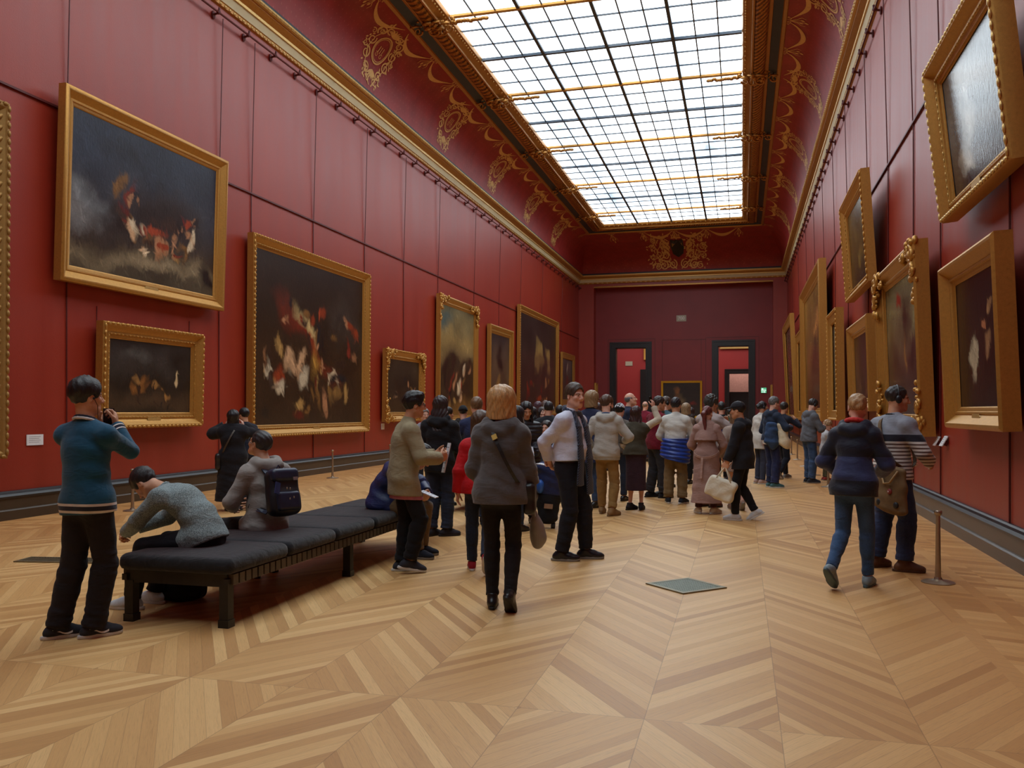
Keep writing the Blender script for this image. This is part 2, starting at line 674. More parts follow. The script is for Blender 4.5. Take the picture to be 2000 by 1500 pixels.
CREAM = plain('cream_grey_plaster', (196, 180, 140), .6, var=.05, bscale=8)
NAVY = plain('navy_painted_band', (36, 38, 48), .5, var=.15, bscale=14)
m = MB()
P = [(0, ZCOR - .02), (.05, ZCOR), (.06, ZCOR + .06), (.075, ZCOR + .08)]
ring(m, [(o, o, z) for o, z in P], 0)
P = [(.075, ZCOR + .08), (.085, ZCOR + .14), (.12, ZCOR + .24)]
ring(m, [(o, o, z) for o, z in P], 1)
P = [(.12, ZCOR + .24), (.15, ZCOR + .245), (.155, ZCOR + .30)]
ring(m, [(o, o, z) for o, z in P], 2)
P = [(.155, ZCOR + .30), (.20, ZCOR + .33), (.27, ZCOR + .39), (.28, ZCOR + .42)]
ring(m, [(o, o, z) for o, z in P], 0)
P = [(.28, ZCOR + .42), (.34, ZCOR + .425), (.36, ZCOR + .46), (.355, ZCOR + .50), (.33, ZCOR + .515)]
ring(m, [(o, o, z) for o, z in P], 2)
P = [(.33, ZCOR + .515), (.30, ZCOR + .52), (.30, ZCOR + .60)]
ring(m, [(o, o, z) for o, z in P], 3)
tr = struct(m.build('trim_1', [GOLD_CEIL, CREAM, GOLD_PALE, NAVY], ang=25), 'gilded and cream cornice running round the room under the coved ceiling')
# egg and bead rows on the cornice
m = MB()
for X, sgn in ((XL, 1), (XR, -1)):
    y = 3.0
    while y < YF:
        st = .16 if y < 30 else .3
        m.blob((X + sgn * .13, y, ZCOR + .275), (.03, st * .36, .035), 5)
        m.blob((X + sgn * .055, y, ZCOR + .03), (.022, st * .3, .035), 5)
        m.blob((X + sgn * .35, y, ZCOR + .46), (.03, st * .25, .03), 5)
        y += st
x = XL + .3
while x < XR:
    m.blob((x, YF - .13, ZCOR + .275), (.11, .03, .035), 5)
    m.blob((x, YF - .055, ZCOR + .03), (.09, .022, .03), 5)
    x += .3
m.build('bead_row', GOLD_PALE, tr, smooth=True)

# ---- coved ceiling ----
CO = .30                      # cove springs this far from the wall
CI = XR - SKY_X1 - 1.13       # and ends this far (x); the flat bands follow
EY = YF - SKY_Y1 - 1.13       # the same at the far end
ZC0, ZC1 = ZCOR + .60, 11.55
ZF = 11.68                    # underside of the skylight frame


def cove_mat():
    t = NT('red_damask_ceiling_paper')
    co = t.coord()
    x, y, z = t.xyz(co)
    s = t.m('ADD', t.m('MULTIPLY', z, .8), t.m('MULTIPLY', t.m('ABSOLUTE', t.m('SUBTRACT', x, XC)), -.8))
    ycell = t.m('ADD', y, t.m('MULTIPLY', x, .0))
    u = t.m('DIVIDE', ycell, .21)
    v = t.m('DIVIDE', s, .19)
    off = t.m('MULTIPLY', t.m('MODULO', t.m('FLOOR', v), 2), .5)
    fu = t.m('SUBTRACT', t.m('FRACT', t.m('ADD', u, off)), .5)
    fv = t.m('SUBTRACT', t.m('FRACT', v), .5)
    d = t.m('SQRT', t.m('ADD', t.m('MULTIPLY', t.m('MULTIPLY', fu, fu), 3), t.m('MULTIPLY', fv, fv)))
    dot = t.m('LESS_THAN', d, .13)
    nz = t.noise(co, 2.2, 4)
    base = t.ramp(nz, [(.3, srgb(132, 30, 28)), (.7, srgb(152, 40, 36))])
    t.set(color=t.mix(t.m('MULTIPLY', dot, .24), base, srgb(196, 120, 96)), rough=.55, spec=.5)
    return t.mat


COVE = cove_mat()


def cove_prof(t):
    """t 0 at the cornice .. 1 at the bands: insets in x and y, and z"""
    a = t * PI / 2
    return CI - (CI - CO) * math.cos(a), EY - (EY - CO) * math.cos(a), ZC0 + (ZC1 - ZC0) * math.sin(a)


m = MB()
ring(m, [cove_prof(i / 20) for i in range(21)])
ce = struct(m.build('ceiling', COVE, ang=30), 'red coved ceiling painted with gold scrolls around the skylight')
m = MB()
fx, fy = CI, EY
ring(m, [(fx, fy, ZC1), (fx + .03, fy + .03, ZC1 - .03), (fx + .11, fy + .11, ZC1 - .005), (fx + .13, fy + .13, ZC1 + .03)], 0)
ring(m, [(fx + .13, fy + .13, ZC1 + .03), (fx + .36, fy + .36, ZF)], 1)
struct(m.build('painted_band', [GOLD_CEIL, NAVY], ce, ang=20))

# gilded frame of the skylight
FR = .36
m = MB()


def fprof(pts):
    return [(fx + o, fy + o, ZF + z) for o, z in pts]


pts = [(.36, 0), (.37, -.03), (.44, -.04), (.46, -.03)]
ring(m, fprof(pts), 0)
roll = [(.46 + .17 - .17 * math.cos(a), -.03 - .09 * math.sin(a)) for a in [PI * i / 10 for i in range(11)]]
ring(m, fprof(roll), 1)
pts = [(.80, -.03), (.81, -.06), (.86, -.06), (.87, -.01), (.90, .01), (1.02, .06), (1.03, .05), (1.10, .07), (1.12, .12), (1.13, .16)]
ring(m, fprof(pts), 0)


def roll_mat():
    t = NT('gilded_leaf_moulding')
    co = t.coord()
    x, y, z = t.xyz(co)
    a = t.m('SINE', t.m('ADD', t.m('MULTIPLY', t.m('ADD', x, y), 26), t.m('MULTIPLY', t.m('ABSOLUTE', t.m('SUBTRACT', x, XC)), 22)))
    b = t.noise(co, 14, 4, .7)
    k = t.m('ADD', t.m('MULTIPLY', a, .17), b)
    t.set(color=t.ramp(k, [(.3, srgb(74, 40, 10)), (.52, srgb(168, 108, 34)), (.8, srgb(206, 146, 62))]), rough=.36, metal=.8)
    t.bump(k, .9, .04)
    return t.mat


tf = struct(m.build('trim_2', [GOLD_CEIL, roll_mat()], ang=25), 'heavy gilded moulded frame around the skylight')
# bead string and leaf tips along the inner edge
m = MB()
for sx in (-1, 1):
    X = XC + sx * (3.67 + .10)
    y = 4.0
    while y < SKY_Y1 + .1:
        m.blob((X, y, ZF + .055), (.035, .05, .03), 5)
        m.blob((XC + sx * (3.67 + .36), y + .06, ZF - .05), (.02, .045, .03), 5)
        y += .16 if y < 24 else .32
x = SKY_X0
while x < SKY_X1:
    m.blob((x, SKY_Y1 + .10, ZF + .055), (.06, .035, .03), 5)
    x += .26
m.build('bead_string', GOLD_PALE, tf, smooth=True)

# ---- skylight ----
sk = MB()
sk.box((SKY_X0, SKY_Y0, ZS + .02), (SKY_X1, SKY_Y1, ZS + .05))


def sky_glass():
    t = NT('frosted_skylight_glass')
    co = t.coord()
    x, y, z = t.xyz(co)
    a = t.noise(t.mapping(co, (.9, .05, 1)), 1, 2, .5)
    b = t.noise(t.mapping(co, (.16, .3, 1)), 1, 3, .55)
    k = t.m('ADD', t.m('MULTIPLY', a, .5), t.m('MULTIPLY', b, .5))
    col = t.ramp(k, [(.35, (.14, .19, .23)), (.42, (.40, .52, .62)), (.50, (.80, .92, 1)), (.6, (.90, .97, 1))])
    t.set(color=(.8, .85, .9, 1), rough=.35, em=col, ems=SKY_STRENGTH)
    return t.mat


SKY_STRENGTH = 4.0
sky = struct(sk.build('window_1', sky_glass()), 'frosted glass skylight in a grid of thin bars')
m = MB()
IRON = plain('grey_painted_glazing_bar', (70, 78, 88), .5, .2, var=.05)
cx, cyy = (SKY_X1 - SKY_X0) / 12, BAY / 6
for i in range(1, 12):
    thick = i % 3 == 0
    X = SKY_X0 + cx * i
    h = .045 if thick else .018
    m.box((X - h, SKY_Y0, ZS - (.05 if thick else .02)), (X + h, SKY_Y1, ZS + .015))
j = -3
bars = []
Y0b = SKY_Y1 - BAY / 2
for jj in range(-60, 4):
    Y = Y0b + jj * cyy
    if Y < SKY_Y0 + .1 or Y > SKY_Y1 - .1:
        continue
    if jj % 6 == 0:
        bars.append(Y)
        continue
    h = .05 if jj % 3 == 0 else .018
    m.box((SKY_X0, Y - h, ZS - (.06 if jj % 3 == 0 else .022)), (SKY_X1, Y + h, ZS + .014))
struct(m.build('glazing_bar', IRON, sky))
m = MB()
for Y in bars:
    m.prism([(Y - .035, ZS + .01), (Y - .045, ZS - .05), (Y - .02, ZS - .08), (Y + .02, ZS - .08), (Y + .045, ZS - .05), (Y + .035, ZS + .01)], SKY_X0, SKY_X1, axis='x')
struct(m.build('gilded_bar', GOLD_CEIL, sky))


# ---- sculpted clasps on the skylight frame, one pair per bar ----
def clasp_mesh():
    m = MB()
    rnd = random.Random(3)
    # built pointing to -x (outward) from the glass edge at origin
    for k in range(46):
        o = -rnd.uniform(-.1, 1.05)
        y = rnd.gauss(0, .16)
        zz = -.02 - .20 * math.exp(-((o + .45) / .35) ** 2) + rnd.uniform(-.05, .02)
        r = rnd.uniform(.03, .085)
        m.blob((o, y, zz), (r, r * rnd.uniform(.6, 1.2), r * .7), 6)
    for sgn in (-1, 1):
        for (o, y, R, tr_) in ((-.1, .16, .12, 1.4), (-.55, .24, .15, 1.5), (-.95, .15, .12, 1.3), (-.3, .30, .10, 1.2)):
            pts = []
            for i in range(16):
                a = tr_ * 2 * PI * i / 15
                rr = R * (1 - .8 * i / 15)
                pts.append((o + rr * math.cos(a), sgn * (y + rr * math.sin(a)), -.20 - .05 * math.sin(i * .5)))
            m.tube(pts, [.032 * (1 - .5 * i / 15) for i in range(16)], 6)
    # acanthus tongue reaching over the glass bar
    for k in range(12):
        m.blob((.05 + k * .085, rnd.uniform(-.03, .03), -.12 + rnd.uniform(-.02, .01)), (.075, .09 - k * .004, .05), 6)
    # leafy garland running out over the cove
    for k in range(26):
        o = -1.05 - k * .032
        m.blob((o, rnd.gauss(0, .09), -.12 - .02 * k * .4), (.07, .035, .03), 5, ax=(Vector((.8, rnd.uniform(-.6, .6), -.2)).normalized(), Vector((-.6, .8, 0)), Vector((0, 0, 1))))
    return m


cm = clasp_mesh()
proto = None
for Y in bars:
    if Y < 2:
        continue
    for sx in (-1, 1):
        if proto is None:
            o = cm.build('gilded_clasp', GOLD_CEIL, tf, smooth=True)
            proto = o
        else:
            o = proto.copy()
            C.objects.link(o)
            o.parent = tf
        o.location = (SKY_X0 if sx < 0 else SKY_X1, Y, ZF + .09)
        o.rotation_euler = (0, 0, 0 if sx < 0 else PI)


# ---- painted gold scrolls on the cove ----
def cove_pt(side, u, s, lift=.012):
    """side -1 left, 1 right, 0 far end; u along the wall, s 0 at the cornice..1 at the bands"""
    ox, oy, z = cove_prof(s)
    ox2, oy2, z2 = cove_prof(min(1, s + .01))
    if side == 0:
        n = Vector((0, -(z2 - z), -(oy2 - oy))).normalized() if False else Vector((0, -(z2 - z), -(oy2 - oy))).normalized()
        return Vector((u, YF - oy, z)) + n * lift
    n = Vector((-(side) * (z2 - z), 0, -(ox2 - ox))).normalized()
    X = XL + ox if side < 0 else XR - ox
    return Vector((X, u, z)) + n * lift


ARC = 2.2


class Orn:
    def __init__(s, side):
        s.side = side
        s.m = MB()
        s.sx, s.u0 = 1, 0

    def stroke(s, pts, w0, w1=None, lift=.012):
        """ribbon along 2D points (u metres, s metres up the arc)"""
        w1 = w0 if w1 is None else w1
        n = len(pts)
        vs = []
        for i, (a, b) in enumerate(pts):
            p, q = pts[max(i - 1, 0)], pts[min(i + 1, n - 1)]
            dx, dy = q[0] - p[0], q[1] - p[1]
            L = math.hypot(dx, dy) or 1
            t = i / (n - 1)
            w = (w0 + (w1 - w0) * t) / 2
            for sg in (-1, 1):
                vs.append(cove_pt(s.side, s.u0 + s.sx * (a - sg * dy / L * w), max(0.01, min(1, (b + sg * dx / L * w) / ARC)), lift))
        s.m.add(vs, [(2 * i, 2 * i + 1, 2 * i + 3, 2 * i + 2) for i in range(n - 1)])

    def spiral(s, u, v, r, turns, ph, d=1, w=.04, n=22, tail=None):
        pts = []
        for i in range(n):
            f = i / (n - 1)
            a = ph + d * turns * 2 * PI * f
            rr = r * (1 - .82 * f)
            pts.append((u + rr * math.cos(a), v + rr * math.sin(a)))
        if tail:
            pts = tail + pts
        s.stroke(pts, w, w * .5)

    def leaf(s, u, v, a, L, w):
        n = 7
        pts = [(u + L * i / (n - 1) * math.cos(a), v + L * i / (n - 1) * math.sin(a)) for i in range(n)]
        vs = []
        for i, (x, y) in enumerate(pts):
            ww = w * math.sin(PI * (i + .4) / (n - .2)) / 2
            for sg in (-1, 1):
                vs.append(cove_pt(s.side, s.u0 + s.sx * (x - sg * math.sin(a) * ww), max(.01, min(1, (y + sg * math.cos(a) * ww) / ARC)), .012))
        s.m.add(vs, [(2 * i, 2 * i + 1, 2 * i + 3, 2 * i + 2) for i in range(n - 1)])

    def medallion(s, uc):
        """tall cartouche of scrolls round an oval field"""
        rnd = random.Random(11)
        u0 = 0
        s.sx, s.u0 = 1.28, uc
        for k in (1, .86):
            s.stroke([(u0 + .30 * k * math.cos(a), 1.12 + .40 * k * math.sin(a)) for a in [2 * PI * i / 30 for i in range(31)]], .045 if k == 1 else .02)
        for sg in (-1, 1):
            S = lambda du, v, r, tn, ph, w=.04: s.spiral(u0 + sg * du, v, r, tn, ph if sg > 0 else PI - ph, sg, w)
            S(.42, 1.55, .17, 1.5, -1.2, .05)
            S(.50, 1.18, .15, 1.4, 2.4, .045)
            S(.47, .80, .16, 1.5, 1.3, .05)
            S(.30, .48, .14, 1.4, .6, .045)
            S(.22, 1.72, .13, 1.4, -2.2, .045)
            S(.16, .26, .10, 1.3, .4, .035)
            S(.64, 1.38, .09, 1.2, .5, .03)
            S(.64, .98, .09, 1.2, 3.0, .03)
            S(.10, .95, .07, 1.2, 1, .02)
            s.stroke([(u0 + sg * x, v) for x, v in ((.05, .12), (.22, .36), (.40, .62), (.50, .95), (.46, 1.3), (.34, 1.62), (.12, 1.86))], .035, .02)
            for _ in range(34):
                v = rnd.uniform(.15, 1.95)
                du = (.62 - .35 * abs(v - 1.1) / .9) + rnd.uniform(-.12, .10)
                s.leaf(u0 + sg * du, v, rnd.uniform(0, 2 * PI), rnd.uniform(.07, .14), .045)
        for k in range(7):
            s.leaf(u0, 1.6, PI / 2 + (k - 3) * .35, .28, .07)
            s.leaf(u0, .55, -PI / 2 + (k - 3) * .3, .26, .06)
        for k in range(3):
            s.stroke([(u0 - .08 + .08 * k, 1.0), (u0 - .08 + .08 * k, 1.2)], .025)
        s.sx, s.u0 = 1, 0

    def swag(s, u0, u1, top=2.12, drop=.40):
        n = 18
        vs = []
        for i in range(n):
            f = i / (n - 1)
            u = u0 + (u1 - u0) * f
            sag = drop * (1 - (2 * f - 1) ** 2)
            wd = .03 + .13 * math.sin(PI * f)
            for e in (0, wd):
                vs.append(cove_pt(s.side, u, (top - sag - e) / ARC, .012))
        s.m.add(vs, [(2 * i, 2 * i + 1, 2 * i + 3, 2 * i + 2) for i in range(n - 1)])

    def bow(s, u0, top=2.12):
        for sg in (-1, 1):
            s.spiral(u0 + sg * .12, top + .02, .10, 1.2, 0 if sg > 0 else PI, sg, .04, 14)
            s.stroke([(u0, top), (u0 + sg * .10, top - .22), (u0 + sg * .22, top - .34), (u0 + sg * .20, top - .48)], .03, .015)
        for k, L in ((-.06, .34), (.02, .46), (.1, .30)):
            s.stroke([(u0, top), (u0 + k, top - L)], .018)
            s.leaf(u0 + k, top - L + .03, -PI / 2, .14, .07)


for side, nm in ((-1, 'left'), (1, 'right')):
    o = Orn(side)
    for Y in bars:
        if Y < 5:
            continue
        o.medallion(Y)
        for k in range(3):
            a = Y + BAY / 3 * k
            if a + BAY / 3 < SKY_Y1 + .6:
                o.swag(a + .12, a + BAY / 3 - .12)
            if k:
                o.bow(a)
    struct(o.m.build('gold_scrollwork', GOLD_PAINT, ce))
o = Orn(0)
for k in range(-2, 3):
    c = XC + k * 1.75
    if abs(k) < 2:
        o.swag(c + .1, c + 1.65, 2.15, .32)
    o.bow(c, 2.14)
rnd = random.Random(5)
for sg in (-1, 1):
    for (du, v, r, ph, w_) in ((.9, .30, .28, 1.2, .07), (.36, .34, .26, 1.8, .07), (1.25, .24, .2, 1.0, .05), (1.1, .85, .26, 2.2, .06), (.75, 1.35, .26, -1.0, .06),
                               (1.45, 1.2, .2, .3, .05), (1.35, 1.6, .17, 2, .05), (.75, .8, .2, .5, .05), (1.5, .75, .17, 2.6, .04)):
        o.spiral(XC + sg * du, v, r, 1.6, ph if sg > 0 else PI - ph, sg, w_)
    o.stroke([(XC + sg * a, b) for a, b in ((.15, .1), (.6, .5), (1.0, .6), (1.25, 1.0), (1.0, 1.3), (.6, 1.65))], .06, .03)
    for _ in range(110):
        du, v = rnd.uniform(.45, 1.75), rnd.uniform(.15, 1.95)
        o.leaf(XC + sg * du, v, rnd.uniform(0, 6.3), rnd.uniform(.1, .2), .06)
    for k in range(9):
        o.leaf(XC + sg * (.5 + .1 * (k % 3)), .75 + .08 * k, 1.2 if sg > 0 else PI - 1.2, .3, .09)
for k in range(5):
    o.stroke([(XC - .2 + .1 * k, 1.72), (XC - .22 + .11 * k, 1.92)], .05)
o.stroke([(XC - .28, 1.70), (XC + .28, 1.70)], .06)
struct(o.m.build('gold_scrollwork', GOLD_PAINT, ce))
for name, mat, sc_, lf in (('shield_rim', plain('dark_green_paint', (22, 34, 28), .5), 1, .02), ('shield_field', plain('ochre_paint', (150, 120, 70), .6), .8, .028)):
    m = MB()
    out = [(-.36, 1.62), (-.12, 1.56), (0, 1.62), (.12, 1.56), (.36, 1.62), (.38, 1.2), (.30, .88), (0, .70), (-.30, .88), (-.38, 1.2)]
    vs = [cove_pt(0, XC + a * sc_, (1.18 + (b - 1.18) * sc_) / ARC, lf) for a, b in out]
    m.add(vs, [tuple(range(len(out)))])
    struct(m.build(name, mat, ce))
m = MB()
for (a, b, L, wd) in ((0, 1.28, .26, .16), (-.1, 1.22, .2, .1), (.1, 1.22, .2, .1), (0, 1.02, .3, .1)):
    vs = []
    for i in range(7):
        ww = wd * math.sin(PI * (i + .4) / 7) / 2
        for sg in (-1, 1):
            vs.append(cove_pt(0, XC + a + sg * ww, (b - .12 + L * i / 6) / ARC, .036))
    m.add(vs, [(2 * i, 2 * i + 1, 2 * i + 3, 2 * i + 2) for i in range(6)])
struct(m.build('shield_charge', GOLD_PALE, ce))
m = MB()
out = [(-.29, 1.52), (-.1, 1.48), (0, 1.53), (.1, 1.48), (.29, 1.52), (.29, 1.40), (-.29, 1.40)]
m.add([cove_pt(0, XC + a, b / ARC, .036) for a, b in out], [tuple(range(len(out)))])
struct(m.build('shield_chief', plain('slate_blue_paint', (44, 56, 74), .6), ce))

# ---- baseboards ----
BASE_BROWN = plain('dark_brown_baseboard', (66, 51, 36), .34, var=.15, bscale=5)
BASE_BLACK = plain('black_baseboard_cap', (20, 20, 24), .4)


def baseboard(name, X, sgn, y0, y1):
    m = MB()
    pr = lambda pts: [(X + sgn * a, b) for a, b in pts]
    m.prism(pr([(0, 0), (.09, 0), (.09, .13), (.075, .145), (.06, .15), (.06, .30), (0, .30)]), y0, y1, 0)
    m.prism(pr([(0, .30), (.075, .30), (.085, .33), (.06, .36), (.05, .385), (.03, .40), (0, .40)]), y0, y1, 1)
    return struct(m.build(name, [BASE_BROWN, BASE_BLACK]))


baseboard('baseboard_left', XL, 1, YB, YF)['label'] = 'dark baseboard along the red wall behind the bench'
baseboard('baseboard_right', XR, -1, YB, YF)['label'] = 'dark baseboard along the red wall behind the row of steel posts'
m = MB()
for a, b in ((XL + .96, D1[0]), (D1[1], D2[0]), (D2[1], XR - .8)):
    m.box((a, YREC - .07, 0), (b, YREC, .40))
struct(m.build('baseboard_end', BASE_BROWN))

# ---- hanging rails, brackets and panel seams on the side walls ----
for nm, X, sgn, seams, horiz in (('trim_3', XL, 1, (6.5, 10.9, 14.85, 16.0, 18.7, 21.6, 24.4, 27.46, 31.5, 35, 38.6, 43, 48), 6.08),
                                 ('trim_4', XR, -1, (8.2, 9.6, 12.7, 14.6, 17, 19.55, 23.1, 26.2, 29.5, 33, 37, 42, 47), 6.02)):
    m = MB()
    for y in seams:
        m.tube([(X + sgn * .012, y, .4), (X + sgn * .012, y, horiz)], .010, 5)
        m.tube([(X + sgn * .02, y, horiz), (X + sgn * .10, y, 9.22)], .010, 5)
    m.box((X if sgn > 0 else X - .035, YB, horiz - .016), (X + .035 if sgn > 0 else X, YF, horiz + .016))
    m.tube([(X + sgn * .13, YB, 9.26), (X + sgn * .13, YF, 9.26)], .02, 8)
    y = 1.0
    while y < YF:
        m.tube([(X, y, 9.22), (X + sgn * .10, y, 9.24), (X + sgn * .15, y, 9.29), (X + sgn * .15, y, 9.34)], .022, 6)
        m.blob((X + sgn * .02, y, 9.22), (.03, .06, .09), 6)
        m.blob((X + sgn * .13, y, 9.26), (.05, .035, .05), 6)
        y += 1.05
    struct(m.build(nm, RED_TRIM, ang=40), 'dark red picture rail with brackets and rods on the wall ' + ('behind the bench' if sgn > 0 else 'beside the row of steel posts'))
# ------------------------------------------------------------------ paintings
def wall_pt(X, px, py):
    k = (px - 1000) / FPX
    Y = X * (CY + k * SY) / (k * CY - SY)
    zc = depth_of(X, Y)
    return Y, CAM_H + (HOR - py) * zc / FPX


def canvas_mat(rough=.3, spec=.5):
    key = ('canvas', rough, spec)
    if key in _mc:
        return _mc[key]
    t = NT('varnished_canvas')
    at = t.n('ShaderNodeVertexColor')
    at.layer_name = 'paint'
    co = t.coord()
    nz = t.noise(t.mapping(co, (9, 9, 3)), 3, 4, .6)
    t.set(color=at.outputs[0], rough=t.m('ADD', rough - .06, t.m('MULTIPLY', nz, .14)), spec=spec)
    t.bump(t.m('ADD', t.noise(t.mapping(co, (60, 60, 22)), 1, 3), nz), .30 if rough > .25 else .16, .006)
    _mc[key] = t.mat
    return t.mat


def smooth_noise(rng, h, w, cells):
    gy, gx = max(2, int(cells)), max(2, int(cells * w / h))
    g = rng.random((gy + 1, gx + 1))
    y = np.linspace(0, gy - 1e-6, h)
    x = np.linspace(0, gx - 1e-6, w)
    y0, x0 = y.astype(int), x.astype(int)
    fy, fx = (y - y0)[:, None], (x - x0)[None]
    fy, fx = fy * fy * (3 - 2 * fy), fx * fx * (3 - 2 * fx)
    a = g[y0][:, x0] * (1 - fx) + g[y0][:, x0 + 1] * fx
    b = g[y0 + 1][:, x0] * (1 - fx) + g[y0 + 1][:, x0 + 1] * fx
    return a * (1 - fy) + b * fy


def paint(seed, asp, grad, blobs, rows=130, n=700, jit=.22, ssz=(.012, .05)):
    """an invented picture: a toned ground, soft masses of colour, then brush strokes"""
    rng = np.random.default_rng(seed)
    h = rows
    w = max(24, int(rows * asp))
    v, u = np.meshgrid(np.linspace(0, 1, h), np.linspace(0, 1, w), indexing='ij')
    wx = (smooth_noise(rng, h, w, 4) - .5) * .16 + (smooth_noise(rng, h, w, 11) - .5) * .07
    wy = (smooth_noise(rng, h, w, 4) - .5) * .16 + (smooth_noise(rng, h, w, 11) - .5) * .07
    uu, vv = u + wx, v + wy
    st = [s for s, _ in grad]
    cs = np.array([lin(c) for _, c in grad])
    img = np.stack([np.interp(vv, st, cs[:, k]) for k in range(3)], -1)
    img *= (.7 + .6 * smooth_noise(rng, h, w, 5))[..., None]
    for (bu, bv, ru, rv, rot, col, soft) in blobs:
        c_, s_ = math.cos(rot), math.sin(rot)
        du, dv = (uu - bu) * asp, vv - bv
        a = (du * c_ + dv * s_) / (ru * asp)
        b = (-du * s_ + dv * c_) / rv
        d = np.sqrt(a * a + b * b)
        al = np.clip((1 - d) / max(soft, .02), 0, 1)[..., None]
        img = img * (1 - al) + lin(col) * al * (.75 + .5 * smooth_noise(rng, h, w, 14))[..., None]
    src = img.copy()
    for i in range(n):
        cu, cv = rng.random(), rng.random()
        L = rng.uniform(*ssz)
        W = L * rng.uniform(.12, .3)
        an = rng.normal(1.2, .7)
        px, py = int(cu * (w - 1)), int(cv * (h - 1))
        col = src[py, px] * math.exp(rng.normal(0, jit))
        R = int(L * h) + 2
        y0, y1, x0, x1 = max(0, py - R), min(h, py + R + 1), max(0, px - R), min(w, px + R + 1)
        du = (u[y0:y1, x0:x1] - cu) * asp
        dv = v[y0:y1, x0:x1] - cv
        a = (du * math.cos(an) + dv * math.sin(an)) / L
        b = (-du * math.sin(an) + dv * math.cos(an)) / W
        al = np.clip(1.4 - np.sqrt(a * a + b * b) * 1.2, 0, .75)[..., None]
        img[y0:y1, x0:x1] = img[y0:y1, x0:x1] * (1 - al) + col * al
    img *= (.88 + .24 * rng.random((h, w)))[..., None]
    return np.clip(img, .001, 1)


def rings_rect(m, w, h, prof, mi=0):
    """mitred picture frame: prof = (inset, height) pairs; the front looks along -y"""
    vs = []
    for o, f in prof:
        vs += [(-w / 2 + o, -f, o), (w / 2 - o, -f, o), (w / 2 - o, -f, h - o), (-w / 2 + o, -f, h - o)]
    fs = []
    for i in range(len(prof) - 1):
        for k in range(4):
            k2 = (k + 1) % 4
            fs.append((i * 4 + k, i * 4 + k2, (i + 1) * 4 + k2, (i + 1) * 4 + k))
    m.add(vs, fs, mi)


def edge_pts(w, h, o, step):
    """points round the rectangle inset by o: (x, z, tangent is x?)"""
    res = []
    nx = max(2, int((w - 2 * o) / step))
    nz = max(2, int((h - 2 * o) / step))
    for i in range(nx):
        x = -w / 2 + o + (w - 2 * o) * (i + .5) / nx
        res += [(x, o, 1), (x, h - o, 1)]
    for i in range(nz):
        z = o + (h - 2 * o) * (i + .5) / nz
        res += [(-w / 2 + o, z, 0), (w / 2 - o, z, 0)]
    return res


